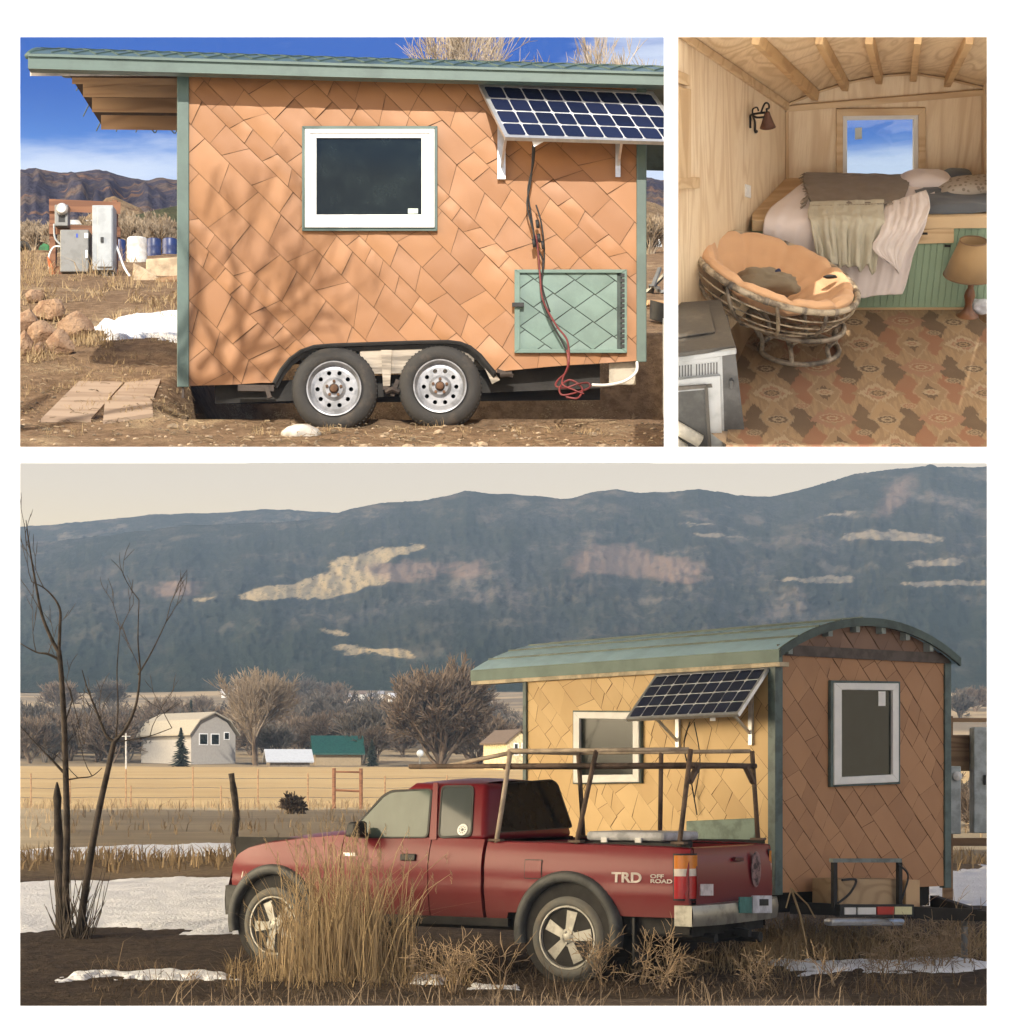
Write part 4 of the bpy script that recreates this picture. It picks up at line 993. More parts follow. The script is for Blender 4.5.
def mountmat(name, far):
    m, T, b = newmat(name)
    tc = T.node('ShaderNodeTexCoord').outputs['Object']; at = T.node('ShaderNodeAttribute'); at.attribute_name = 'cover'
    r, g, s = [E(T, o) for o in T.node('ShaderNodeSeparateColor').outputs[:3]]
    T.nt.links.new(at.outputs['Color'], T.nt.nodes[-1].inputs[0]) if False else None
    sep = [n for n in T.nt.nodes if n.type == 'SEPARATE_COLOR'][0]; T.nt.links.new(at.outputs['Color'], sep.inputs[0])
    x, y, z = T.xyz(tc)
    mv = T.mapv(tc, (1, .22, 1.5)); n1 = T.noise(mv, .012, 6, .6); n2 = T.noise(mv, .07, 5, .7); n3 = T.noise(mv, .33, 4, .75)
    hi = T.ss(28, 62, z + (n1 - .5) * 60)
    forest = T.mix(hi, (.024, .032, .026), (.044, .044, .046))
    n4 = T.noise(mv, 1.1, 4, .8)
    forest = T.mix(T.ss(.40, .60, n3 * .5 + n4 * .5) * .85, forest, tuple(k * .35 for k in (.036, .044, .034)))
    forest = T.mix(T.ss(.52, .66, T.noise(mv, .05, 7, .7)) * (hi * .40 + .12), forest, (.15, .12, .10))
    forest = T.mix(T.ss(.54, .68, n2) * (hi * .4 + .25), forest, (.15, .125, .10))
    brk = T.ss(.30, .52, n2 * .6 + n3 * .4)
    spk = 1 - T.ss(.52, .62, n3 * .4 + n4 * .6) * .8
    forest = T.mix(T.ss(.40, .62, T.noise(T.mapv(tc, (1, .3, 1.1), (0, .5, 0)), .016, 5, .6, 1.2)) * .55, forest, tuple(k * .42 for k in (.036, .044, .034)))  # dark diagonal bands: shading of the folds put into the forest colour
    c = T.mix(T.ss(.25, .75, r + (n3 - .5) * .8) * spk, forest, T.mix(n2, (.30, .235, .14), (.22, .17, .10)))
    c = T.mix(g * brk * .6, c, (.20, .135, .105)); c = T.mix(T.ss(.3, .8, s + (n3 - .5) * .8) * brk * .7, c, (.23, .19, .14))
    T.put(b.inputs['Base Color'], c); b.inputs['Roughness'].default_value = 1; b.inputs['Specular IOR Level'].default_value = .0
    bumpto(T, b, n3 + n2, .35, 2.0)
    return m
def mountain(name, prof, d0, d1, row0, nu, nv, seed, amp, px0=-200, px1=1200, mask=True):
    mb = MB(); cov = []
    for j in range(nv + 1):
        t = j / nv
        for i in range(nu + 1):
            px = px0 + (px1 - px0) * i / nu; rt = interp(px, prof) + 1.2 * mn.noise(V((px * .05, 3, seed))) + .8 * mn.noise(V((px * .3, 7, seed)))
            row = row0 + (rt - row0) * t; d = d0 + (d1 - d0) * t ** 1.15
            n = .22 * mn.noise(V((px * .22 + t * 4, t * 18, seed))) + .12 * mn.noise(V((px * .5, t * 40, seed))) + mn.noise(V((px * .012 + t * .8, t * 2.2, seed))) + .5 * mn.noise(V((px * .03 - t, t * 4, seed))) + .25 * mn.noise(V((px * .08, t * 9, seed)))
            d += n * 36 * math.sin(math.pi * t) * amp; z = rowz(d, row)
            mb.v.append(V(((px - CX) / FPX * d, d, z)))
            if mask:
                jx = px + 6 * mn.noise(V((px * .09, row * .15, 1))) + 3 * mn.noise(V((px * .4, row * .5, 2))); jy = row + 3 * mn.noise(V((px * .08, row * .2, 5))) + 1.5 * mn.noise(V((px * .4, row * .5, 6)))
                cov.append(tuple(sum(any(inpoly(jx + ox, jy + oy, P) for P in S_) for ox, oy in ((0, 0), (4, 1), (-4, 1), (2, -2), (-2, 2), (7, 0), (-7, 0))) / 7 for S_ in (MEADOW, RED, STRIP)) + (1.0,))
    w_ = nu + 1
    for j in range(nv):
        for i in range(nu): mb.f.append((j * w_ + i, j * w_ + i + 1, (j + 1) * w_ + i + 1, (j + 1) * w_ + i))
    o = len(mb.v)
    for i in range(nu + 1): p = mb.v[nv * w_ + i]; mb.v.append(V((p.x * 1.1, p.y + 50, p.z * .4))); cov.append((0, 0, 0, 1))
    for i in range(nu): mb.f.append((nv * w_ + i, nv * w_ + i + 1, o + i + 1, o + i))
    ob = mb.build(name, mountmat(name + ' forest', not mask), smooth=True); struct(ob)
    if mask:
        at = ob.data.attributes.new('cover', 'FLOAT_COLOR', 'POINT'); at.data.foreach_set('color', [k for c in cov for k in c])
mountain('mountains', MAIN3, 430, 800, 692, 560, 190, 4, 1.0)
mountain('mountains', SKY3[:10] + [(380, 512), (480, 530)], 820, 950, 560, 220, 40, 9, .6, -200, 480, False)
# ---------------------------------------------------------------- trailer beside the pickup
N3 = V((2.5, 20.5, 0)); A3 = V((-.608, .794, 0)); B3 = V((.794, .608, 0)); NL = V((-.794, -.608, 0)); NE = V((.608, -.794, 0))
LL, WW, Z0, Z1 = 3.78, 2.38, .645, 2.90
t3 = thing('tiny_house_trailer', 'tiny house trailer in the valley behind the red pickup, arched roof end in view', 'trailer', N3)
UP = V((0, 0, 1)); F3 = N3 + A3 * LL
def fl(a, b, h): return F3 - A3 * (a / 100) + UP * (Z1 - b / 100) + NL * h
def fe(a, b, h): return N3 + B3 * (a / 100) + UP * (Z1 - b / 100) + NE * h
mb = MB(); mb.hexa([N3 + UP * Z0, N3 + B3 * WW + UP * Z0, N3 + B3 * WW + A3 * LL + UP * Z0, F3 + UP * Z0], [N3 + UP * Z1, N3 + B3 * WW + UP * Z1, N3 + B3 * WW + A3 * LL + UP * Z1, F3 + UP * Z1])
mb.build('wall', M_GROOVE, t3)
H3 = (Z1 - Z0) * 100
M_COP3 = copper('sunlit brown painted metal', (.62, .43, .20), (.52, .345, .15), .5, .1)  # glow on this wall put into a yellower, lighter cladding colour
mb = MB(); clad(mb, fl, [[(0, 0), (LL * 100, 0), (LL * 100, H3), (0, H3)]], (0, 0, LL * 100, H3), (19, 28), (22, 38), 21, .6, 3, 42, .18); mb.build('wall_cladding', M_COP3, t3, smooth=True)
M_END = copper('shaded brown painted metal', (.46, .245, .12), (.37, .19, .092), .55, .05)  # same cladding as the long wall, darker copy for the side in shade
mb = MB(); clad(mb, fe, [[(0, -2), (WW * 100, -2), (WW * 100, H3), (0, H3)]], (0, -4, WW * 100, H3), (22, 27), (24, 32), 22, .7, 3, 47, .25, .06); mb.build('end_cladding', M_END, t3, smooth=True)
RISE, HC = .34, WW / 2 + .06
RR = (HC * HC + RISE * RISE) / (2 * RISE); PH = math.asin(HC / RR)
def arch(ph): return RR * math.sin(ph), RR * (math.cos(ph) - math.cos(PH))     # across, above eave
mid = N3 + B3 * (WW / 2)
EZ = Z1 - .02
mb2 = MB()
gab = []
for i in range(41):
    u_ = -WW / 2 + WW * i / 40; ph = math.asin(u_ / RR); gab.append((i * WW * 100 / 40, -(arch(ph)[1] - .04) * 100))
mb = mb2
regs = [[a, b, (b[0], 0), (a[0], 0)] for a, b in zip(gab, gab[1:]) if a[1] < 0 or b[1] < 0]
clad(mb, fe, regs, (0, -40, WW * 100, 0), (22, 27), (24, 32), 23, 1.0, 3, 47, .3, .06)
mb.build('gable_cladding', copper('overhang shaded brown metal', (.25, .145, .095), (.19, .11, .075), .55, .1), t3, smooth=True)  # shade under the roof overhang put into the darker gable colour
mb = MB()
for a, b in zip(gab, gab[1:]): mb.hexa([fe(*a, 0), fe(*b, 0), fe(b[0], 0, 0), fe(a[0], 0, 0)], [fe(*a, -.05), fe(*b, -.05), fe(b[0], 0, -.05), fe(a[0], 0, -.05)])
mb.build('gable', M_GROOVE, t3)
mb = MB(); RX0, RX1 = -.12, LL + .90
def rp(s, ph, off=0): a, h = arch(ph); return mid + B3 * a + A3 * s + UP * (EZ + h + off)
mb.grid(lambda a, t: rp(RX0 + (RX1 - RX0) * a, -PH + 2 * PH * t, .03), 30, 28); mb.grid(lambda a, t: rp(RX0 + (RX1 - RX0) * a, -PH + 2 * PH * t, -.02), 30, 28)
for s_ in (RX0, RX1): mb.grid(lambda a, t: rp(s_, -PH + 2 * PH * t, .03 - .05 * a), 1, 28)
for e_ in (-PH, PH): mb.grid(lambda a, t: rp(RX0 + (RX1 - RX0) * a, e_, .03 - .05 * t), 30, 1)
sharp(mb.build('roof', pm('pale teal metal roofing', (.54, .80, .94), .35, metal=.0, var=.05, scale=3, bump=.05), t3), 50)
for k, ph in enumerate([-.42, -.30, -.18, -.06]):
    mb = MB(); mb.tube([rp(RX0, ph, .034), rp(RX1, ph, .034)], .014, 4); mb.build('roof_seam', M_GREEN, t3)
mb = MB(); mb.hexa([rp(RX0, -PH, -.09) + NL * .01, rp(RX1, -PH, -.09) + NL * .01, rp(RX1, -PH, .03) + NL * .01, rp(RX0, -PH, .03) + NL * .01], [rp(RX0, -PH, -.09) - NL * .03, rp(RX1, -PH, -.09) - NL * .03, rp(RX1, -PH, .0) - NL * .03, rp(RX0, -PH, .0) - NL * .03]); mb.build('fascia', M_HATCH, t3)
mb = MB(); mb.hexa([rp(RX0, -PH, -.13) - NL * .0, rp(RX1, -PH, -.13), rp(RX1, -PH, -.09), rp(RX0, -PH, -.09)], [rp(RX0, -PH, -.13) - NL * .12, rp(RX1, -PH, -.13) - NL * .12, rp(RX1, -PH, -.09) - NL * .12, rp(RX0, -PH, -.09) - NL * .12]); mb.build('soffit_board', pm('pale soffit board', (.62, .52, .36), .7), t3)
mb = MB()
for i in range(28):
    a, b = -PH + 2 * PH * i / 28, -PH + 2 * PH * (i + 1) / 28
    q = lambda ph, o, s: rp(s, ph, o)
    mb.hexa([q(a, -.045, RX0 - .012), q(b, -.045, RX0 - .012), q(b, .034, RX0 - .012), q(a, .034, RX0 - .012)], [q(a, -.045, RX0 + .02), q(b, -.045, RX0 + .02), q(b, .034, RX0 + .02), q(a, .034, RX0 + .02)])
mb.build('gable_trim', pm('dark green trim', (.055, .09, .085), .45, bump=.03), t3)
for u_ in (-1.08, -.55, -.18, .18, .52, .86):
    ph = math.asin(u_ / RR); a = rp(RX0 + .03, ph, -.05); mb = MB(); mb.bar(a + UP * .0, a - NE * .27, .055, .10); mb.build('rafter', M_ALU if False else pm('grey green rafter end', (.33, .38, .36), .6), t3)
M_DG = pm('dark green corner trim', (.085, .125, .12), .45, bump=.03)
def vtrim(P, e1, e2, w1_, w2_):
    mb = MB(); mb.hexa([P + UP * (Z0 - .02), P + e1 * w1_ + UP * (Z0 - .02), P + e1 * w1_ + e2 * w2_ + UP * (Z0 - .02), P + e2 * w2_ + UP * (Z0 - .02)], [P + UP * Z1, P + e1 * w1_ + UP * Z1, P + e1 * w1_ + e2 * w2_ + UP * Z1, P + e2 * w2_ + UP * Z1]); mb.build('corner_trim', M_DG, t3, bevel=.005)
vtrim(N3 + NL * .03 + NE * .03, A3, B3, .10, .10); vtrim(N3 + B3 * WW + NE * .03 - NL * .03, A3, -B3, .08, .09); vtrim(F3 + NL * .03 - NE * .02, -A3, B3, .06, .1)
mb = MB(); mb.hexa([fe(0, -6, .02), fe(238, -6, .02), fe(238, 4, .02), fe(0, 4, .02)], [fe(0, -6, .035), fe(238, -6, .035), fe(238, 4, .035), fe(0, 4, .035)]); mb.build('gable_board', pm('dark brown board', (.10, .075, .062), .6, bump=.05), t3)
def onL(px, row, off=0): return hit(px, row, N3 + NL * off, NL)
def onE(px, row, off=0): return hit(px, row, N3 + NE * off, NE)
def fr4(mb, on, O, I, d0, d1):
    O = [on(*p) for p in O]; I = [on(*p) for p in I]; n = NL if on is onL else NE
    for k in range(4):
        l = (k + 1) % 4; mb.hexa([p + n * d0 for p in (O[k], O[l], I[l], I[k])], [p + n * d1 for p in (O[k], O[l], I[l], I[k])])
def window3(on, O, M1, I, trim):
    w_ = bpy.data.objects.new('window', None); COL.objects.link(w_); w_.parent = t3; MAT[w_] = MAT[t3]; n = NL if on is onL else NE
    if trim: mb = MB(); fr4(mb, on, O, M1, 0, .045); mb.build('window_trim', M_DG, w_, bevel=.004)
    mb = MB(); fr4(mb, on, M1, I, 0, .06); mb.build('window_frame', M_VINYL, w_, bevel=.006)
    q = [on(*p) for p in I]; mb = MB(); mb.hexa([p + n * .01 for p in q], [p + n * .03 for p in q]); mb.build('pane', M_GLASS, w_); return w_
window3(onL, [(576, 710.5), (644, 711), (644, 783), (576, 784)], [(577.5, 712), (643, 712.5), (643, 782), (577.5, 783)], [(583.5, 718.5), (637, 719.5), (637, 774.5), (583.5, 775)], True)
we = window3(onE, [(827.5, 680.5), (897, 681.5), (897, 784), (827.5, 787)], [(830, 683), (894.5, 683.5), (894.5, 782), (830, 785)], [(837.5, 690), (888.5, 690.5), (888.5, 774.5), (837.5, 777)], True)
mb = MB(); q = [onE(*p) for p in ((876, 691.5), (883, 691.5), (883, 706), (876, 706))]; mb.hexa([p + NE * .03 for p in q], [p + NE * .034 for p in q]); mb.build('sticker', M_VINYL, we)
mb = MB(); q = [onL(*p) for p in ((689, 821), (758, 818), (758, 870), (689, 874))]; mb.hexa([p + NL * .0 for p in q], [p + NL * .04 for p in q]); mb.build('hatch_door', pm('sage hatch paint', (.17, .25, .21), .5), t3, bevel=.01)
TL, TR = onL(656, 674, .03), onL(769, 666, .03); dv = UP * -.455 + NL * .40
sp3, n3_ = solar(t3, TL, TR, TR + dv, TL + dv, 9, 4, .035, .028)
for px in (678, 751):
    b0 = onL(px, 745 if px > 700 else 752, .02); b1 = onL(px, 690, .02); mb = MB(); mb.bar(b0, b1, .05, .03, NL); mb.bar(b0 + UP * .1, b0 + UP * .36 + NL * .33, .03, .02); mb.build('bracket', M_ALU, sp3)
mb = MB(); e0 = TL.lerp(TR, .72) + dv + UP * .0 - NL * .1; mb.bar(e0 - B3 * .0 + UP * .02, e0 - UP * .05, .05); mb.build('junction_box', M_VINYL, sp3)
mb = MB(); mb.tube(smoothpath([onL(690, 722, .1), onL(684, 745, .06), onL(690, 775, .05), onL(697, 815, .04)]), .008, 4); mb.build('wire', M_BLACK, t3); mb = MB(); mb.tube(smoothpath([onL(694, 722, .1), onL(700, 760, .06), onL(694, 800, .05)]), .007, 4); mb.build('wire', M_BLACK, t3)
# running gear and tongue
TIP = V((4.30, 20.10, .46)); mb = MB()
mb.hexa([N3 + UP * .45 + A3 * .1 + B3 * .15, N3 + B3 * (WW - .15) + UP * .45 + A3 * .1, N3 + B3 * (WW - .15) + A3 * (LL - .1) + UP * .45, F3 + UP * .45 + B3 * .15], [N3 + UP * (Z0 - .004) + A3 * .1 + B3 * .15, N3 + B3 * (WW - .15) + UP * (Z0 - .004) + A3 * .1, N3 + B3 * (WW - .15) + A3 * (LL - .1) + UP * (Z0 - .004), F3 + UP * (Z0 - .004) + B3 * .15])
for u_ in (.2, WW - .2): mb.bar(N3 + B3 * u_ + UP * .5, TIP, .07, .11)
mb.bar(TIP - NE * .1, TIP + NE * .25, .09, .09); mb.build('chassis', M_DARK, t3)
mb = MB(); mb.lathe([(.04, -.06), (.05, 0), (.06, .05), (.001, .07)], TIP + NE * .22, (0, 0, 1), 14); mb.build('coupler', M_BLACK, t3, smooth=True)
mb = MB(); mb.tube([TIP + V((-.1, .1, -.4)), TIP + V((-.1, .1, .05))], .03, 8); mb.build('jack', M_GREY2, t3, smooth=True)
for s_ in (1.5, 2.4):
    W = bpy.data.objects.new('wheel', None); COL.objects.link(W); W.parent = t3; MAT[W] = MAT[t3]; c = N3 + A3 * s_ + NL * .06 + UP * .345
    mb = MB(); mb.lathe([(.22, 0), (.26, .01), (.33, -.01), (.345, -.05), (.345, -.16), (.22, -.2)], c, NL, 36, closed=True); sharp(mb.build('tyre', M_TYRE, W), 40)
    mb = MB(); mb.lathe([(.225, .005), (.2, -.02), (.12, -.02), (.09, .01), (.001, .01)], c, NL, 28); sharp(mb.build('rim', M_RIM, W), 40)
P5 = lambda px, row, o: hit(px, row, N3 + NE * o, NE)
def ebox(name, x0, r0, x1, r1, o, dep, mat, par=None, bevel=0):
    q = [P5(x0, r0, o), P5(x1, r0, o), P5(x1, r1, o), P5(x0, r1, o)]; mb = MB(); mb.hexa(q, [p - NE * dep for p in q]); return mb.build(name, mat, par, bevel=bevel)
lb = thing('light_bar', 'black bar with white and red reflectors below the plywood box on the tongue', 'reflector bar', P5(878, 916, .62))
ebox('bar', 840, 904.5, 914, 917, 1.0, .06, M_BLACK, lb)
for x0, x1, c_, nm in ((845, 856, (.62, .62, .62), 'reflector'), (858, 876, (.66, .66, .64), 'reflector'), (877.5, 894, (.42, .03, .02), 'reflector'), (895, 912, (.66, .62, .36), 'reflector')):
    ebox(nm, x0, 907.5 - (x0 > 876) * .8, x1, 914.5, 1.012, .02, pm('reflector ' + str(x0), c_, .35, bump=0, var=.05), lb)
bx = ebox('box', 838.5, 879, 902, 907, .42, .34, wood('plywood box', (.43, .30, .17), (.33, .22, .12), 'X', 1, .7), None, .006); tag(bx, 'plywood box sitting on the trailer tongue below the end window', 'box')
b2 = ebox('box', 906, 880, 920, 907, .40, .2, M_PINE, None, .006); tag(b2, 'narrow pale wooden box right of the plywood box on the tongue', 'box')
fr_ = thing('rack_frame', 'dark steel rack frame standing round the plywood box', 'frame', P5(870, 907, .45))
ebox('top_rail', 833, 858.5, 902, 862.5, .50, .05, pm('grey green steel', (.17, .20, .19), .5), fr_)
for x0 in (834, 899): ebox('post', x0, 862.5, x0 + 3.5, 908, .5, .04, M_DARK, fr_)
mb = MB(); mb.tube(smoothpath([P5(838, 903, .47), P5(850, 893, .48), P5(856, 880, .48), P5(842, 880, .48)]), .012, 5); mb.tube(smoothpath([P5(898, 864, .5), P5(908, 875, .48), P5(904, 893, .48), P5(900, 905, .48)]), .01, 5); mb.build('strap', M_BLACK, fr_)
ps = ebox('pipe_step', 832, 918.5, 906, 926, .75, .12, M_ALU, None, .03); tag(ps, 'dull metal step bar lying low in front of the trailer tongue', 'step')
# ---------------------------------------------------------------- utility cabinets at the right edge
uc = thing('utility_stand', 'pale grey electric cabinets on brown posts at the right edge of the valley', 'utility stand', pt(975, 850, 24.5)); v_ = lambda px, py, dy=0: pt(px, py, 24.5 + dy)
def vbox(mb, x0, r0, x1, r1, dy, dep): q = [v_(x0, r0, dy), v_(x1, r0, dy), v_(x1, r1, dy), v_(x0, r1, dy)]; mb.hexa(q, [p + V((0, dep, 0)) for p in q])
M_CAB = pm('pale grey cabinet', (.44, .49, .50), .45, bump=.05)
mb = MB(); vbox(mb, 974, 727, 1004, 833, -.25, .25); c = mb.build('tall_cabinet', M_CAB, uc, bevel=.01)
mb = MB(); vbox(mb, 984, 775, 986, 785, -.28, .03); mb.build('handle', M_BLACK, c)
mb = MB(); vbox(mb, 949, 766, 961, 834, -.25, .25); c = mb.build('cabinet', M_CAB, uc, bevel=.01); mb = MB(); mb.lathe([(.05, 0), (.05, .04), (.001, .06)], v_(957, 776, -.25), (0, -1, 0), 16); mb.build('meter_dial', M_VINYL, c)
for r0, r1 in ((718, 722), (735, 771), (838, 846)):
    mb = MB(); vbox(mb, 940, r0, 1010, r1, 0, .05); mb.build('crossboard', M_PINE2, uc)
for x0 in (944, 1000): mb = MB(); vbox(mb, x0, 716, x0 + 9, 905, .05, .1); mb.build('post', M_PINE2, uc)
# ---------------------------------------------------------------- trees and buildings of the valley
M_BRUSH3 = leafy('bare brown winter brush', (.17, .125, .088), (.08, .058, .042)); M_BRUSH4 = leafy('grey winter brush', (.125, .105, .088), (.06, .053, .046)); M_BARK3 = pm('dark bark', (.075, .058, .045), .9, bump=.6, var=.3)
rg = random.Random(31); protos = []
def on3(px, d, dz=-.1): x = (px - CX) / FPX * d; return V((x, d, h3(x, d) + dz))
big = bare_tree('shrub_tree', 'widest rounded bare shrub tree left of the valley trailer', on3(440, 168), 9.0, .2, 51, (M_BRUSH3, M_BRUSH3), None, mx=5, kids=4, sp=.6, stems=13, up=.12, cut=1, minr=.036, trunkf=.33)
bare_tree('bare_tree', 'tall pale bare tree right of the white house', on3(256, 172), 9.0, .2, 52, (M_BRUSH3, leafy('pale brown twigs', (.27, .21, .15), (.16, .125, .09))), None, mx=5, kids=4, sp=.5, stems=4, up=.12, cut=1, minr=.02, trunkf=.34)
nb = 0; pr = []
spots = [(p, rg.uniform(176, 235)) for p in (30, 45, 62, 78, 96, 112, 128, 146, 160, 210, 236, 276, 296, 312, 330, 346, 362, 376, 392, 404, 470, 488, 500, 512, 100, 70, 40, 340, 300, 285, 22, 52, 120, 370, 480)] + [(p, rg.uniform(240, 330)) for p in (60, 110, 205, 240, 282, 300, 322, 341, 356, 372, 396, 470, 492, 960, 975, 990, 310, 334)] + [(p, rg.uniform(60, 95)) for p in (955, 972, 985)] + [(rg.uniform(15, 520), rg.uniform(196, 245)) for _ in range(62)]
for px, d in spots:
    h = rg.uniform(2.6, 4.6) * (1.15 if d > 240 else 1) * (.35 if d < 100 else 1); b = on3(px, d)
    if nb < 5:
        pr.append((bare_tree('bush', 'bare brown winter bush among others on the valley floor', b, h, .08, 200 + nb, ((M_BRUSH3, M_BRUSH4)[nb % 2],) * 2, 'bare bushes on the valley floor', mx=4, kids=4, sp=.62, stems=7, up=.12, cut=1, minr=.024, cat='bush', trunkf=.42), h))
    else:
        src, hs = pr[nb % 5]; o = dup(src, b, rg.uniform(0, 6.28)); k = h / hs; o.scale = (k * 1.2, k * 1.2, k)
    nb += 1
def conifer(lab, base, h, w_, seed):
    t = thing('evergreen_tree', lab, 'tree', base); rg_ = random.Random(seed); mt, mc = MB(), MB(); base = V(base)
    mt.tube([base, base + UP * h * .97], [h * .03, h * .004], 6)
    for k in range(420):
        f = rg_.uniform(.04, 1) ** .85; r = w_ / 2 * (1 - f) ** .8 * rg_.uniform(.45, 1.1); a = rg_.uniform(0, 6.28)
        p = base + UP * (h * f); d = V((math.cos(a), math.sin(a), 0)); sd = V((-d.y, d.x, 0)) * h * .02
        e = p + d * r - UP * (r * rg_.uniform(.1, .5)); mc.add([p - sd, p + sd, p.lerp(e, .6) + sd * 1.6 - UP * .05, e, p.lerp(e, .6) - sd * 1.6 - UP * .05], [(0, 1, 2, 3, 4)])
    mt.build('trunk', M_BARK3, t); mc.build('crown', M_CONI, t); return t
M_CONI = leafy('dark conifer needles', (.028, .038, .028), (.012, .018, .014))
conifer('dark bushy evergreen standing right in front of the white house', on3(181, 162), 3.0, 2.3, 1); conifer('dark narrow evergreen behind the roof of the white house', on3(191, 236), 5.0, 2.2, 2)
conifer('small dark evergreen at the foot of the green roofed barn', on3(372, 170), 2.2, 1.8, 3)
def house(name, lab, cat, c, ang, L, W, H, Rf, mw, mr, wins=(), group=None, eave=.3, gam=False):
    t = thing(name, lab, cat, c, 0, group); c = V(c); ex = V((math.cos(ang), math.sin(ang), 0)); ey = V((-ex.y, ex.x, 0))   # gable faces +-ex ends
    P = lambda x, y, z: c + ex * x + ey * y + UP * z
    mb = MB(); mb.hexa([P(-L / 2, -W / 2, -.5), P(L / 2, -W / 2, -.5), P(L / 2, W / 2, -.5), P(-L / 2, W / 2, -.5)], [P(-L / 2, -W / 2, H), P(L / 2, -W / 2, H), P(L / 2, W / 2, H), P(-L / 2, W / 2, H)])
    k = .62 if gam else .5
    prof = [(-W / 2, H), (-W / 2 * .6, H + Rf * k), (0, H + Rf), (W / 2 * .6, H + Rf * k), (W / 2, H)] if gam else [(-W / 2, H), (0, H + Rf), (W / 2, H)]
    mb.prism([P(-L / 2, y, z) for y, z in prof], ex * L); mb.build('wall', mw, t)
    mb = MB(); e = eave
    pe = [(y * (1 + 2 * e / W), z + .04 - (e * .5 if abs(y) > W * .49 else 0)) for y, z in prof]
    for (y0, z0), (y1, z1) in zip(pe, pe[1:]): mb.prism([P(-L / 2 - e, y0, z0), P(-L / 2 - e, y1, z1), P(-L / 2 - e, y1, z1 + .12), P(-L / 2 - e, y0, z0 + .12)], ex * (L + 2 * e))
    mb.build('roof', mr, t)
    for (face, x, z, w_, h_) in wins:
        wn = bpy.data.objects.new('window', None); COL.objects.link(wn); wn.parent = t; MAT[wn] = MAT[t]
        if face == 'g': q = lambda a, b, o: P(L / 2 + o, a, b)
        elif face == 'h': q = lambda a, b, o: P(-L / 2 - o, a, b)
        else: q = lambda a, b, o: P(a, -W / 2 - o, b)
        mb = MB(); R_ = lambda a0, b0, a1, b1, o0, o1: mb.hexa([q(a0, b0, o0), q(a1, b0, o0), q(a1, b1, o0), q(a0, b1, o0)], [q(a0, b0, o1), q(a1, b0, o1), q(a1, b1, o1), q(a0, b1, o1)])
        R_(x - w_ / 2 - .08, z - h_ / 2 - .08, x + w_ / 2 + .08, z + h_ / 2 + .08, 0, .04); mb.build('window_frame', M_VINYL, wn)
        mb = MB(); R_(x - w_ / 2, z - h_ / 2, x + w_ / 2, z + h_ / 2, .04, .06); mb.build('pane', M_GLASS, wn)
    return t
M_HWHITE = pm('white house siding', (.36, .335, .30), .8, bump=0, var=.04); M_ROOFT = pm('pale tan metal roof', (.33, .29, .22), .6, var=.05, bump=0); M_YEL = pm('pale yellow siding', (.66, .56, .33), .7)
house('house', 'white gambrel house with pale metal roof across the field', 'house', on3(188, 182, 0), R(-47), 7.2, 4.4, 2.3, 1.7, M_HWHITE, M_ROOFT, (('g', -1.0, 1.9, .7, .8), ('g', .15, 1.9, .7, .8), ('g', 1.3, 2.2, .4, .5)), gam=True)
house('shed', 'low shed with snow white roof left of the green roofed barn', 'shed', on3(288, 166, 0), R(12), 3.0, 2.4, .4, .75, pm('shed side', (.20, .16, .12), .8), pm('pale grey roof', (.40, .42, .45), .6, var=.04, bump=0))
house('barn', 'long barn with dark green metal roof behind the field', 'barn', on3(337, 176, 0), R(8), 3.6, 3.4, .9, 1.3, pm('tan barn wall', (.30, .23, .14), .8, var=.05, bump=0), pm('dark green metal roof', (.012, .065, .05), .45))
house('house', 'small pale yellow house with brown roof behind the left end of the valley trailer', 'house', on3(508, 150, 0), R(-62), 3.4, 2.0, 1.75, .8, M_YEL, pm('brown shingle roof', (.12, .085, .06), .8, var=.05), (('g', -.3, 1.35, .22, .7), ('g', .3, 1.35, .22, .7)), eave=.2)
rg = random.Random(12); vm = [pm('village wall ' + str(i), c_, .8) for i, c_ in enumerate(((.6, .58, .54), (.35, .26, .18), (.45, .4, .34)))]; vr = [pm('village roof ' + str(i), c_, .7) for i, c_ in enumerate(((.5, .5, .52), (.14, .1, .08), (.2, .2, .22)))]
for i, (px, d) in enumerate(((226, 395), (237, 396), (302, 372), (312, 380), (320, 366), (329, 376), (337, 382), (345, 368), (353, 374), (362, 381), (372, 370), (381, 378), (393, 372), (418, 398))):
    house('house', 'tiny far house of the village at the foot of the mountains', 'house', on3(px, d, .3), rg.uniform(-.6, .6), rg.uniform(1.0, 1.8), rg.uniform(.9, 1.3), rg.uniform(.5, .8), .5, vm[i % 3], vr[(i // 2) % 3], (), 'far village houses', .1)
# fence across the field
fn = thing('fence', 'long wire fence with thin posts across the golden field', 'fence', on3(200, 92))
mw = MB()
for h_ in (1.2, .8, .4): mw.tube([on3(px, 92, h_) for px in range(10, 500, 20)], .012, 3)
mw.build('wire', M_GREY2, fn)
for px, hh in ((31, 1.5), (70, 1.35), (126, 1.7), (131, 1.0), (193, 1.75), (221, 1.0), (258, 1.7), (308, 1.5), (385, 1.4), (447, 1.4)):
    mb = MB(); b = on3(px, 92, -.1); mb.tube([b, b + UP * hh], .035, 5); mb.build('post', M_PINE2, fn)
hb = thing('fence_brace', 'brown timber H brace of the field fence', 'fence', on3(348, 90)); 
for px in (334, 361): mb = MB(); b = on3(px, 90, -.1); mb.tube([b, b + UP * 1.75], .075, 8); mb.build('post', M_REDWOOD, hb)
mb = MB(); mb.tube([on3(334, 90, .75), on3(361, 90, .72)], .05, 6); mb.build('rail', M_REDWOOD, hb); mb = MB(); mb.tube([on3(334, 90, 1.5), on3(361, 90, 1.5)], .04, 6); mb.build('rail', M_REDWOOD, hb)
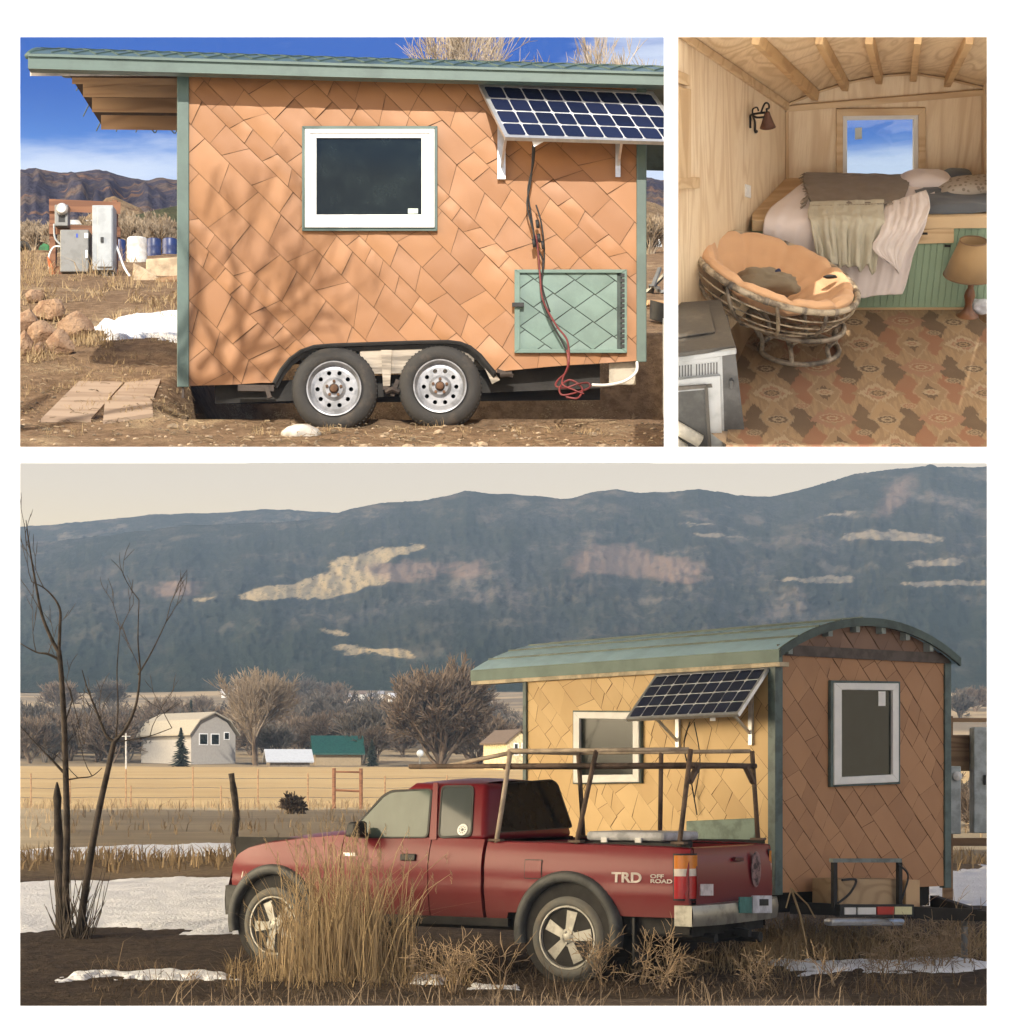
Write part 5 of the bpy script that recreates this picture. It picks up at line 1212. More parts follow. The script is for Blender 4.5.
for px, d, h_, r_, lab, ln in ((236, 46, 1.95, .085, 'weathered leaning wooden post at the snow edge left of the pickup', -.1), (406, 80, .95, .2, 'short thick wooden post behind the pickup cab', 0)):
    mb = MB(); b = on3(px, d); mb.tube(smoothpath([b, b + V((ln * .3, 0, h_ * .3)), b + V((ln * .4 + .04, 0, h_ * .6)), b + V((ln, 0, h_))], 4), [r_ * (1.1 - .35 * k / 12 + .1 * math.sin(k * 2.1)) for k in range(13)], 8); o = mb.build('fence_post', M_BARK3, smooth=True); tag(o, lab, 'post')
mb = MB(); b = on3(126, 150); mb.tube([b, b + UP * 2.6], .06, 6); mb.bar(b + V((-.3, 0, 2.4)), b + V((.3, 0, 2.4)), .05); o = mb.build('utility_pole', pm('pale pole', (.5, .48, .44), .7)); tag(o, 'thin pale utility pole left of the white house', 'pole')
sg = thing('satellite_dish', 'small white round dish on a post behind the field', 'dish', on3(420, 150)); b = on3(420, 150); mb = MB(); mb.tube([b, b + UP * 1.0], .05, 6); mb.build('pole', M_GREY2, sg); mb = MB(); mb.lathe([(.001, .1), (.15, .06), (.26, 0), (.26, -.02), (.001, .06)], b + UP * 1.2, (-.3, -1, .2), 18); mb.build('dish', M_GREY, sg, smooth=True)
mb = MB(); rg = random.Random(2)
tw = bare_tree('bush', 'small dark brown bush alone on the field left of the pickup', on3(292, 84, 0), .62, .05, 3, (M_BRUSH3, M_BRUSH3), None, mx=3, kids=5, sp=.9, stems=9, up=.0, cut=1, minr=.03, cat='bush', trunkf=.6)
# leafless twin stemmed tree at the left
def stem(mt, pts, rs, d): mt.tube(smoothpath([pt(px, row, d) for px, row in pts], 5), [rs[0] + (rs[1] - rs[0]) * i / ((len(pts) - 1) * 5) for i in range((len(pts) - 1) * 5 + 1)], 7, cap=False)
DL = 24.0; lt = thing('bare_tree', 'leafless twin stemmed dark tree at the left in front of the snow', 'tree', pt(74, 937, DL)); mt, mc = MB(), MB()
stem(mt, [(70, 940), (67, 915), (66, 880), (67, 830), (66, 780), (64, 720), (61, 670), (59, 650)], (.045, .026), DL); stem(mt, [(78, 940), (84, 900), (90, 860), (99, 810), (108, 770), (114, 742)], (.046, .028), DL)
for P_, r_ in (([(59, 652), (52, 640), (42, 615), (36, 585), (30, 550), (26, 520)], .025), ([(59, 650), (60, 625), (60, 610), (54, 598), (44, 588), (32, 582)], .02), ([(60, 660), (48, 654), (36, 652), (18, 642)], .018), ([(66, 775), (52, 760), (38, 746), (22, 728)], .018), ([(66, 780), (78, 778), (92, 776), (102, 768)], .01), ([(114, 742), (106, 735), (98, 715), (88, 690), (82, 670)], .022), ([(114, 742), (126, 728), (136, 705), (140, 672), (138, 640), (139, 600)], .022), ([(138, 675), (150, 655), (160, 635), (166, 622)], .01), ([(114, 742), (130, 740), (150, 736), (172, 728)], .01), ([(116, 738), (118, 705), (117, 670), (120, 630)], .01), ([(66, 720), (72, 700), (70, 690), (84, 745)], .008)):
    stem(mt if r_ > .015 else mc, P_, (r_, .004), DL)
    rg = random.Random(int(P_[0][0] * 7 + P_[-1][0]))
    for k in range(2):
        a = P_[rg.randint(1, len(P_) - 1)]; grow(mc, mc, pt(*a, DL), V((rg.uniform(-.7, .7), rg.uniform(-.3, .3), .8)), .32, .006, 2, 4, rg, .5, 2, .15, .12, 0, .3, .0035)
rg = random.Random(6)
for k in range(46):
    b = pt(rg.uniform(60, 92), 940, DL + rg.uniform(-.2, .2)); e = b + V((rg.uniform(-.25, .3), rg.uniform(-.2, .2), rg.uniform(.3, .95))); mc.tube([b, b.lerp(e, .5) + V((rg.uniform(-.05, .05), 0, 0)), e], [.009, .006, .003], 3, cap=False)
mt.build('trunk', M_BARK3, lt, smooth=True); mc.build('crown', M_BARK3, lt)
mb = MB(); mb.tube(smoothpath([pt(62, 930, 24.6), pt(60, 870, 24.6), pt(58, 820, 24.6), pt(57, 782, 24.6)], 4), [.075, .07, .06, .07, .06, .055, .06, .05, .045, .04, .05, .03, .008], 7); o = mb.build('snag', M_BARK3, smooth=True); tag(o, 'broken dead stump standing just behind the twin stemmed tree', 'stump')
# ---------------------------------------------------------------- red pickup truck
FW, LF = V((-.8554, .5180, 0)), V((-.5180, -.8554, 0)); TO = V((.94, 19.24, 0)); TM = Matrix(((FW.x, LF.x, 0, TO.x), (FW.y, LF.y, 0, TO.y), (0, 0, 1, 0), (0, 0, 0, 1)))
tk = thing('pickup_truck', 'red extended cab pickup truck with pipe rack over the bed', 'pickup truck', M=TM)
def L(x, y, z): return TO + FW * x + LF * y + UP * z
def redmat():
    m, T, b = newmat('dusty red car paint')
    tc = T.node('ShaderNodeTexCoord').outputs['Object']; x, y, z = T.xyz(tc)
    n = T.noise(tc, 2.0, 5, .6); n2 = T.noise(T.mapv(tc, (1, 1, .4)), 14, 5, .7)
    dust = T.ss(.95, .45, z + (n - .5) * .35) * .55 + T.ss(.55, .75, n2) * .18
    T.put(b.inputs['Base Color'], T.mix(dust, T.mix(n, (.19, .010, .017), (.15, .008, .013)), (.165, .07, .06)))
    T.put(b.inputs['Roughness'], dust * .45 + .33); b.inputs['Coat Weight'].default_value = .06; b.inputs['Specular IOR Level'].default_value = .32; b.inputs['Coat Roughness'].default_value = .12
    return m
M_RED = redmat()
M_CLAD = pm('faded black plastic', (.055, .057, .056), .6, var=.2, bump=.15)
def zlow(x):
    z = .50 if x > .6 else .56
    for ax in (0, 3.09):
        if abs(x - ax) < .445: z = max(z, .41 + math.sqrt(.445 ** 2 - (x - ax) ** 2))
    return z
ZT = [(-1.16, 1.12), (-.9, 1.135), (.2, 1.155), (.83, 1.16), (.84, 1.18), (2.3, 1.2), (2.45, 1.195), (2.8, 1.165), (3.2, 1.115), (3.42, 1.07), (3.55, 1.01), (3.61, .95), (3.64, .88)]
YZ = [(.45, .775), (.56, .815), (.70, .838), (.775, .85), (.80, .838), (.92, .842), (1.0, .832), (1.08, .812), (1.15, .785), (1.2, .765)]
def yside(x, z):
    y = interp(z, YZ)
    if x > 3.1: y -= .30 * (x - 3.1) ** 2 * 1.1
    if x < -1.0: y -= (-1.0 - x) ** 2 * 1.0
    return y
def side_grid(mb, x0, x1, s):
    n = max(3, int((x1 - x0) / .028)); K = 14
    def P(i, k): x = x0 + (x1 - x0) * i / n; z = zlow(x) + (interp(x, ZT) - zlow(x)) * k / K; return L(x, s * yside(x, z), z)
    mb.grid(lambda a, t: P(round(a * n), round(t * K)), n, K)
    for i_ in (0, n): mb.grid(lambda a, t: P(i_, round(t * K)) - LF * s * .05 * a, 1, K)
body = MB()
for s in (1, -1):
    side_grid(body, -1.13, .82, s); side_grid(body, 2.345, 3.64, s)
    for a, b in ((-1.13, .82),):                                   # bed rail top and inner wall
        body.grid(lambda u_, t: L(a + (b - a) * u_, s * (yside(a + (b - a) * u_, interp(a + (b - a) * u_, ZT)) - .075 * t), interp(a + (b - a) * u_, ZT) + .012 * math.sin(math.pi * t)), 30, 3)
        body.grid(lambda u_, t: L(a + (b - a) * u_, s * (yside(a + (b - a) * u_, 1.15) - .075), 1.13 - .45 * t), 10, 2)
hood = lambda u_, t: (lambda x: (lambda zt: L(x, (1 - 2 * t) * yside(x, zt), zt + (.055 * (1 - (1 - 2 * t) ** 4)) * (1 - sstep(3.4, 3.64, x) * .5)))(interp(x, ZT)))(2.345 + 1.295 * u_)
body.grid(hood, 24, 16)
body.grid(lambda u_, t: (lambda y: L(3.64 + .05 * math.sin(math.pi * t) + .02 * (1 - (y / .7) ** 2), y, .86 - .38 * t))((1 - 2 * u_) * yside(3.64, .86)), 14, 6)
body.grid(lambda u_, t: L(-1.13 + 1.95 * u_, -.76 + 1.52 * t, .70), 4, 4)          # bed floor
body.grid(lambda u_, t: L(.80, -.76 + 1.52 * u_, .70 + .45 * t), 4, 4)
bo = sharp(body.build('body', M_RED, tk), 38)
for nm, x0, x1, both in (('rear_door', .855, 1.395, 1), ('door', 1.405, 2.335, 1)):
    for s in (1, -1):
        mb = MB(); side_grid(mb, x0, x1, s); d_ = sharp(mb.build(nm, M_RED, tk), 38)
        if nm == 'door':
            mb = MB(); mb.box((0, 0, 0), (.001, .001, .001)); mb = MB()
            q = [(1.53, .985), (1.69, .985), (1.69, 1.045), (1.53, 1.045)]
            mb.hexa([L(a, s * (yside(a, b) - .002), b) for a, b in q], [L(a, s * (yside(a, b) + .022), b) for a, b in q]); mb.build('handle', M_BLACK, d_, bevel=.008)
inner = MB()
for s in (1, -1): inner.grid(lambda u_, t: L(-1.1 + 4.7 * u_, s * .74, .42 + .75 * t), 4, 2)
inner.hexa([L(-1.1, .7, .40), L(3.6, .7, .40), L(3.6, -.7, .40), L(-1.1, -.7, .40)], [L(-1.1, .7, .66), L(3.6, .7, .66), L(3.6, -.7, .66), L(-1.1, -.7, .66)])
inner.bar(L(.6, .78, .47), L(2.5, .78, .47), .06, .07); inner.tube([L(0, .7, .365), L(0, -.7, .365)], .06, 8); inner.tube([L(-1.2, .45, .38), L(-.2, .45, .4)], .04, 8); inner.rock(L(-.9, -.1, .42), (.3, .3, .12), 3, 2, .1)
inner.build('underbody', M_DARK, tk)
# cab
bl = [L(.845, .775, 1.17), L(2.40, .77, 1.18), L(2.40, -.77, 1.18), L(.845, -.775, 1.17)]; rf_ = [L(.93, .615, 1.665), L(1.70, .60, 1.67), L(1.70, -.60, 1.67), L(.93, -.615, 1.665)]
mb = MB(); mb.hexa(bl, rf_); cab = mb.build('cab', M_RED, tk, bevel=.055); cab.modifiers[0].segments = 4
for f in cab.data.polygons: f.use_smooth = True
mb = MB(); mb.grid(lambda u_, t: L(.98 + .68 * u_, .54 - 1.08 * t, 1.668 + .045 * math.sin(math.pi * t) ** .6 * math.sin(math.pi * (.08 + .84 * u_)) ** .5), 10, 10); mb.build('roof', M_RED, tk, smooth=True)
def plane(a, b, c):
    n = (b - a).cross(c - a).normalized(); return a, (n if n.y < 0 or abs(n.y) < .01 else -n)
PL, nL_ = plane(bl[0], bl[1], rf_[0]); PR, nR_ = plane(bl[0], bl[3], rf_[0])
def winglass(name, P0, n, poly, mat, rim=.022, off=.006):
    q = [hit(a, b, P0, n) for a, b in poly]; c = sum(q, V((0, 0, 0))) / len(q)
    pts = []
    m_ = len(q)
    for i in range(m_):                                        # rounded corners
        a, b, d = q[i - 1], q[i], q[(i + 1) % m_]; r = min(.05, (a - b).length * .4, (d - b).length * .4)
        s0, s1 = b + (a - b).normalized() * r, b + (d - b).normalized() * r
        for k in range(5): t = k / 4; pts.append(s0 * (1 - t) ** 2 + b * 2 * t * (1 - t) + s1 * t * t)
    g = bpy.data.objects.new(name, None); COL.objects.link(g); g.parent = tk; MAT[g] = MAT[tk]
    mb = MB(); mb.poly([p + n * off for p in pts]); mb.build('pane', mat, g)
    mb = MB(); big = [p + (p - c).normalized() * rim for p in pts]; k = len(pts)
    for i in range(k): j = (i + 1) % k; mb.hexa([p + n * (off - .006) for p in (pts[i], pts[j], big[j], big[i])], [p + n * (off + .004) for p in (pts[i], pts[j], big[j], big[i])])
    mb.build('window_seal', M_BLACK, g); return g
def tint(name, c, r=.06):  # opaque pane: sky reflection and bright view through put into its base colour
    m, T, b = newmat(name); tc = T.node('ShaderNodeTexCoord').outputs['Object']; n = T.noise(T.mapv(tc, (1, 1, .3)), 6, 5, .6)
    T.put(b.inputs['Base Color'], T.mix(n, c, tuple(k * .6 for k in c))); b.inputs['Roughness'].default_value = r; b.inputs['Specular IOR Level'].default_value = .3; return m
winglass('front_window', PL, nL_, [(358, 837), (359, 824), (384, 797), (392, 792.5), (431, 790), (427, 837)], tint('sky toned side glass', (.11, .145, .125)))
qw = winglass('quarter_window', PL, nL_, [(443, 787.5), (473, 787.5), (471, 835), (440, 836.5)], tint('grey quarter glass', (.085, .10, .10)))
mb = MB(); c = hit(463, 830, PL, nL_) + nL_ * .010
mb.lathe([(.052, 0), (.052, .002), (.036, .002), (.036, 0)], c, nL_, 24, closed=True)
for k in range(9): a = 6.283 * k / 9; e = nL_.orthogonal().normalized(); f_ = nL_.cross(e); d = e * math.cos(a) + f_ * math.sin(a); mb.bar(c + d * .014, c + d * .042, .012, .003, nL_)
mb.build('sticker', M_VINYL, qw)
winglass('rear_window', PR, nR_, [(503, 784), (550, 780.5), (556, 784), (571, 827), (499, 832)], glassmat('dark rear glass', (.006, .006, .007), .12, .06), .02)
mb = MB(); fr = [hit(a, b, PL, nL_) + nL_ * .004 for a, b in ((434, 783), (438.5, 783), (437, 840), (430, 840))]; mb.hexa(fr, [p + nL_ * .008 for p in fr]); mb.build('door_pillar', M_RED, tk)
ws = MB(); a, b, c, d = bl[1], bl[2], rf_[2], rf_[1]; nW = (b - a).cross(d - a).normalized(); nW = nW if nW.dot(FW) > 0 else -nW; q = lambda u_, t: a.lerp(b, u_).lerp(d.lerp(c, u_), t) + nW * .006
ws.poly([q(.07, .08), q(.93, .08), q(.93, .92), q(.07, .92)]); ws.build('windshield', M_GLASS, tk)
# flares, wheels
def flare(ax, s, R0=.425):
    mb = MB()
    prof = [(R0 - .01, .80), (R0, .868), (R0 + .02, .882), (R0 + .07, .878), (R0 + .092, .850), (R0 + .096, .80)]
    mb.grid(lambda a, t: (lambda th, k: L(ax + math.cos(th) * interp(k, list(enumerate([p[0] for p in prof]))), s * interp(k, list(enumerate([p[1] for p in prof]))), .41 + math.sin(th) * interp(k, list(enumerate([p[0] for p in prof])))))(R(-14 + 208 * a), t * 5), 36, 10)
    mb.build('fender_flare', M_CLAD, tk, smooth=True)
    w_ = MB(); w_.lathe([(R0 + .01, -.36), (R0 + .01, 0.0)], L(ax, s * .82, .40), LF * s, 32); w_.lathe([(.001, 0), (R0 + .01, 0)], L(ax, s * .47, .40), LF * s, 24); w_.build('wheel_well', M_DARK, tk)
def wheel5(ax, s, rot):
    W = bpy.data.objects.new('wheel', None); COL.objects.link(W); W.parent = tk; MAT[W] = MAT[tk]; A_ = LF * s; c = L(ax, s * .835, .365); rad = .368
    mb = MB(); mb.lathe([(.262, -.02), (.275, .005), (.295, .012), (.325, .006), (.35, -.018), (.366, -.05), (.368, -.08), (.368, -.17), (.35, -.22), (.3, -.24), (.262, -.23)], c, A_, 60, closed=True)
    for k in range(64):
        a = 6.283 * k / 64; e = FW * math.cos(a) + UP * math.sin(a); tn = -FW * math.sin(a) + UP * math.cos(a); p = c + e * .366; mb.bar(p + A_ * -.03 + tn * .006, p + A_ * -.09 - tn * .008, .014, .018, e)
    sharp(mb.build('tyre', M_TYRE3, W), 50)
    mb = MB(); mb.lathe([(.272, -.01), (.27, .008), (.256, .008), (.246, -.02), (.24, -.09), (.26, -.09)], c, A_, 48, closed=True)
    mb.lathe([(.001, .0), (.035, .0), (.05, -.008), (.075, -.012), (.085, -.03), (.08, -.06)], c, A_, 30)
    for k in range(5):
        a = rot + 6.283 * k / 5; P = lambda r, da, dp: c + (FW * math.cos(a + da) + UP * math.sin(a + da)) * r + A_ * dp
        mb.hexa([P(.06, .62, -.05), P(.06, -.62, -.05), P(.25, -.27, -.06), P(.25, .27, -.06)], [P(.062, .55, -.006), P(.062, -.55, -.006), P(.25, -.21, -.016), P(.25, .21, -.016)])
        mb.lathe([(.011, -.01), (.011, .004), (.001, .006)], c + (FW * math.cos(a + .63) + UP * math.sin(a + .63)) * .05, A_, 8)
    sharp(mb.build('rim', M_RIM3, W), 35)
    mb = MB(); mb.lathe([(.001, -.08), (.215, -.08)], c, A_, 30); mb.lathe([(.001, -.06), (.13, -.06), (.13, -.08)], c, A_, 24); mb.build('brake', M_DARK, W)
M_TYRE3 = pm('muddy grey tyre', (.14, .138, .125), .9, var=.3, scale=5, bump=.4, bscale=30, col2=(.17, .15, .12), thr=(.45, .7)); M_RIM3 = pm('dusty alloy', (.40, .39, .355), .45, metal=.4, var=.15, scale=8, bump=.05)
for ax, rt in ((0, 1.75), (3.09, 1.2)):
    for s in (1, -1): flare(ax, s); wheel5(ax, s, rt)
# front bumper and lamps
mb = MB(); mb.grid(lambda u_, t: (lambda y: L(3.77 - .13 * abs(y / .84) ** 4 + .012 * math.sin(t * 3.14), y, .72 - .27 * t))(.845 - 1.69 * u_), 24, 4); mb.grid(lambda u_, t: L(3.64 - .14 * t, .845, .72 - .27 * u_), 3, 3); mb.grid(lambda u_, t: (lambda y: L(3.77 - .13 * abs(y / .84) ** 4 - .18 * t, y, .72))(.845 - 1.69 * u_), 24, 2)
mb.build('front_bumper', M_CLAD, tk, smooth=True)
for s in (1, -1):
    mb = MB(); mb.hexa([L(3.50, s * .80, .75), L(3.73, s * .60, .75), L(3.70, s * .58, .94), L(3.44, s * .80, .95)], [L(3.4, s * .6, .75), L(3.6, s * .45, .75), L(3.6, s * .45, .94), L(3.4, s * .65, .95)]); mb.build('headlight', pm('clear lamp glass', (.62, .60, .52), .15, bump=0), tk, bevel=.012)
    mb = MB(); mb.hexa([L(2.17, s * .82, 1.18), L(2.17, s * 1.02, 1.19), L(2.05, s * 1.04, 1.19), L(2.05, s * .82, 1.18)], [L(2.15, s * .82, 1.33), L(2.15, s * 1.0, 1.32), L(2.05, s * 1.02, 1.32), L(2.05, s * .82, 1.33)]); mb.bar(L(2.12, s * .74, 1.2), L(2.12, s * .9, 1.22), .06, .05); mb.build('mirror', M_BLACK, tk, bevel=.035)
mb = MB(); mb.hexa([L(3.69, .45, .72), L(3.69, -.45, .72), L(3.66, -.45, .86), L(3.66, .45, .86)], [L(3.72, .45, .72), L(3.72, -.45, .72), L(3.69, -.45, .86), L(3.69, .45, .86)]); mb.build('grille', M_BLACK, tk)
# tail
PT, nT = L(-1.15, 0, 0), -FW
onT = lambda px, row, o=0: hit(px, row, PT + nT * o, nT)
mb = MB(); mb.grid(lambda u_, t: L(-1.135 - .028 * math.sin(math.pi * min(1, t * 1.15)) ** .5, .735 - 1.47 * u_, .60 + .53 * t), 8, 14); mb.grid(lambda u_, t: L(-1.135 + .06 * t, .735 - 1.47 * u_, 1.13 + .008 * math.sin(math.pi * t)), 8, 3); mb.grid(lambda u_, t: L(-1.075, .735 - 1.47 * u_, 1.13 - .45 * t), 4, 3)
tg = sharp(mb.build('tailgate', M_RED, tk), 40)
def tbox(nm, x0, r0, x1, r1, o0, o1, mat, par, bevel=0): q = [onT(x0, r0), onT(x1, r0), onT(x1, r1), onT(x0, r1)]; mb = MB(); mb.hexa([p + nT * o0 for p in q], [p + nT * o1 for p in q]); return mb.build(nm, mat, par, bevel=bevel)
tbox('handle', 732.5, 857, 741, 861, .0, .03, pm('dark red handle', (.10, .012, .014), .4), tg, .004)
tbox('sticker', 698.5, 884, 711, 895.5, .005, .022, pm('white sticker', (.66, .60, .60), .5, bump=0), tg)
mb = MB(); c = onT(753.5, 869) + nT * .026; mb.add([c + LF * .10 * math.cos(a) + UP * .155 * math.sin(a) for a in [6.283 * k / 20 for k in range(20)]], [tuple(range(20))]); mb.build('scuff', pm('faded pale scuff', (.22, .13, .125), .7, var=.5, scale=20, bump=0), tg)
for s in (1, -1):
    tl = bpy.data.objects.new('tail_light', None); COL.objects.link(tl); tl.parent = tk; MAT[tl] = MAT[tk]
    for (z0, z1, c_, nm) in ((.965, 1.075, (.62, .20, .02), 'amber_lens'), (.905, .965, (.68, .60, .52), 'clear_lens'), (.72, .905, (.42, .015, .015), 'red_lens')):
        mb = MB(); mb.grid(lambda u_, t: (lambda th, z: L(-1.03 - .125 * math.sin(th), s * (.72 + .145 * math.cos(th) * (1 if True else 1)), z))(R(100 * u_ - 5), z0 + (z1 - z0) * t), 10, 3); mb.build(nm, pm(nm.replace('_', ' '), c_, .18, bump=0, var=.1), tl, smooth=True)
    mb = MB(); mb.grid(lambda u_, t: (lambda th, z: L(-1.025 - .122 * math.sin(th), s * (.72 + .141 * math.cos(th)), z))(R(106 * u_ - 8), .705 + .385 * t), 10, 3); mb.build('lamp_housing', M_BLACK, tl, smooth=True)
mb = MB(); mb.grid(lambda u_, t: (lambda y: L(-1.27 + .10 * abs(y / .84) ** 4 - .012 * math.sin(t * 3.14), y, .665 - .17 * t))(.84 - 1.68 * u_), 24, 5); mb.grid(lambda u_, t: (lambda y: L(-1.27 + .10 * abs(y / .84) ** 4 + .13 * t, y, .668))(.84 - 1.68 * u_), 24, 2); mb.grid(lambda u_, t: L(-1.17 + .16 * u_, .84, .665 - .17 * t), 3, 3)
bp = sharp(mb.build('rear_bumper', pm('dull chrome', (.34, .33, .29), .35, metal=.6, var=.2, scale=6, bump=.05), tk), 40)
PTb = PT + nT * .13; onB = lambda px, row: hit(px, row, PTb, nT)
def bbox_(nm, x0, r0, x1, r1, mat, o=.014): q = [onB(x0, r0), onB(x1, r0), onB(x1, r1), onB(x0, r1)]; mb = MB(); mb.hexa([p + nT * (o - .014) for p in q], [p + nT * o for p in q]); return mb.build(nm, mat, bp)
bbox_('license_plate', 738.5, 897, 750.5, 913, pm('teal plate', (.05, .20, .18), .5, bump=0)); bbox_('plate_bracket', 751.5, 895.5, 770.5, 913, pm('white bracket', (.60, .61, .66), .4, bump=0)); bbox_('hitch_socket', 758, 899, 766.5, 905.5, M_BLACK, .02)
mb = MB(); mb.tube([L(-1.1, -.15, .36), L(-1.33, -.15, .36)], .045, 10); mb.bar(L(-1.1, .0, .42), L(-1.3, .0, .40), .06, .06); mb.build('hitch', M_DARK, tk)
mb = MB(); mb.hexa([L(-.62, .80, .16), L(-.62, .56, .16), L(-.62, .56, .55), L(-.62, .80, .55)], [L(-.60, .80, .16), L(-.60, .56, .16), L(-.60, .56, .55), L(-.60, .80, .55)]); mb.build('mud_flap', M_BLACK, tk)
# fuel flap and lettering
mb = MB(); ffl = lambda o: (lambda a, t: L(.25 + .16 * a, yside(.25, .86 + .15 * t) + o, .86 + .15 * t)); mb.grid(ffl(.007), 4, 8); mb.build('fuel_flap', M_RED, tk, smooth=True)
mb = MB(); mb.grid(lambda a, t: L(.243 + .174 * a, yside(.25, .853 + .164 * t) + .003, .853 + .164 * t), 4, 8); mb.build('flap_seam', M_BLACK, tk, smooth=True)
def lettering(txt, size, M, mat, par, name='lettering', ext=.0015):
    cu = bpy.data.curves.new(name, 'FONT'); cu.body = txt; cu.size = size; cu.extrude = ext; cu.offset = size * .03; ob = bpy.data.objects.new(name, cu); COL.objects.link(ob)
    dg = bpy.context.evaluated_depsgraph_get(); me = bpy.data.meshes.new_from_object(ob.evaluated_get(dg)); bpy.data.objects.remove(ob)
    me.transform(MAT[par].inverted() @ M if par else M); me.materials.clear(); me.materials.append(mat)
    o = bpy.data.objects.new(name, me); COL.objects.link(o); o.parent = par; MAT[o] = MAT[par]; return o
def side_M(x, z, off=.004, sx=1.0):
    p = L(x, yside(x, z) + off, z); e1, e2, e3 = -FW * sx, (UP + LF * -.05).normalized(), LF
    return Matrix(((e1.x, e2.x, e3.x, p.x), (e1.y, e2.y, e3.y, p.y), (e1.z, e2.z, e3.z, p.z), (0, 0, 0, 1)))
M_LET = pm('silver decal', (.60, .52, .48), .5, bump=0)
lettering('TRD', .115, side_M(-.43, .845, .006, 1.25), M_LET, tk); lettering('OFF', .045, side_M(-.79, .885, .006, 1.6), M_LET, tk); lettering('ROAD', .045, side_M(-.79, .845, .006, 1.6), M_LET, tk)
mb = MB(); mb.bar(L(2.17, yside(2.2, 1.03) + .004, 1.03), L(2.31, yside(2.3, 1.03) + .004, 1.03), .008, .03); mb.build('badge', M_ALU, tk)
# rack
rk = thing('lumber_rack', 'rusty brown pipe rack standing over the bed of the red pickup', 'rack', M=TM)
M_RUSTY = pm('rusty brown pipe', (.115, .075, .052), .75, var=.3, bump=.3); M_PALE = pm('pale worn pipe', (.42, .34, .26), .7)
zt, zu = 1.815, 1.945
for s in (1, -1):
    mb = MB(); mb.tube([L(1.75 if s > 0 else 1.5, s * .60, zt), L(-1.08, s * .60, zt)], .022, 8); mb.build('rail', M_RUSTY, rk, smooth=True)
    mb = MB(); mb.tube([L(.72, s * .60, zu), L(-1.02, s * .60, zu)], .018, 8); mb.build('rail', M_PALE, rk, smooth=True)
    for x0, x1 in ((.74, .70), (-.05, -.15), (-1.02, -1.04)):
        mb = MB(); mb.tube([L(x0, s * .77, 1.15), L(x1, s * .60, zu)], .021, 8); mb.build('post', M_PALE if (x0 > .5 and s > 0) else M_RUSTY, rk, smooth=True)
        mb = MB(); mb.box((0, 0, 0), (0, 0, 0)); mb = MB(); q = L(x0, s * .77, 1.165); mb.hexa([q + FW * .06 + LF * .04, q - FW * .06 + LF * .04, q - FW * .06 - LF * .04, q + FW * .06 - LF * .04], [p + UP * .02 for p in (q + FW * .06 + LF * .04, q - FW * .06 + LF * .04, q - FW * .06 - LF * .04, q + FW * .06 - LF * .04)]); mb.build('foot_plate', M_RUSTY, rk)
    mb = MB(); mb.tube([L(-1.04, s * .62, zt - .14), L(-1.04, s * .46, zt)], .03, 6); mb.build('gusset', M_RUSTY, rk)
for x_, z_, m_ in ((-1.04, zt, M_RUSTY), (.70, zt, M_RUSTY), (.70, zu, M_PALE)):
    mb = MB(); mb.tube([L(x_, .60, z_), L(x_, -.60, z_)], .024, 8); mb.build('crossbar', m_, rk, smooth=True)
mb = MB(); mb.tube([L(.70, .55, zu - .01), L(1.65, .2, zt)], .02, 7); mb.build('rail', M_PALE, rk, smooth=True)
cs = thing('storage_box', 'flat white lidded box lying in the bed of the red pickup', 'box', L(-.3, -.05, .7))
def lbox(x0, x1, y0, y1, z0, z1, nm, mat, par, bv): mb = MB(); mb.hexa([L(x0, y0, z0), L(x1, y0, z0), L(x1, y1, z0), L(x0, y1, z0)], [L(x0, y0, z1), L(x1, y0, z1), L(x1, y1, z1), L(x0, y1, z1)]); return mb.build(nm, mat, par, bevel=bv)
lbox(-.62, .06, -.3, .3, .71, 1.17, 'box_body', M_BLACK, cs, .02); lbox(-.66, .10, -.34, .34, 1.17, 1.25, 'lid', pm('grey white lid', (.50, .51, .53), .5), cs, .03)
for x_ in (-.45, -.12): lbox(x_, x_ + .06, .34, .36, 1.12, 1.2, 'latch', M_VINYL, cs, .004)
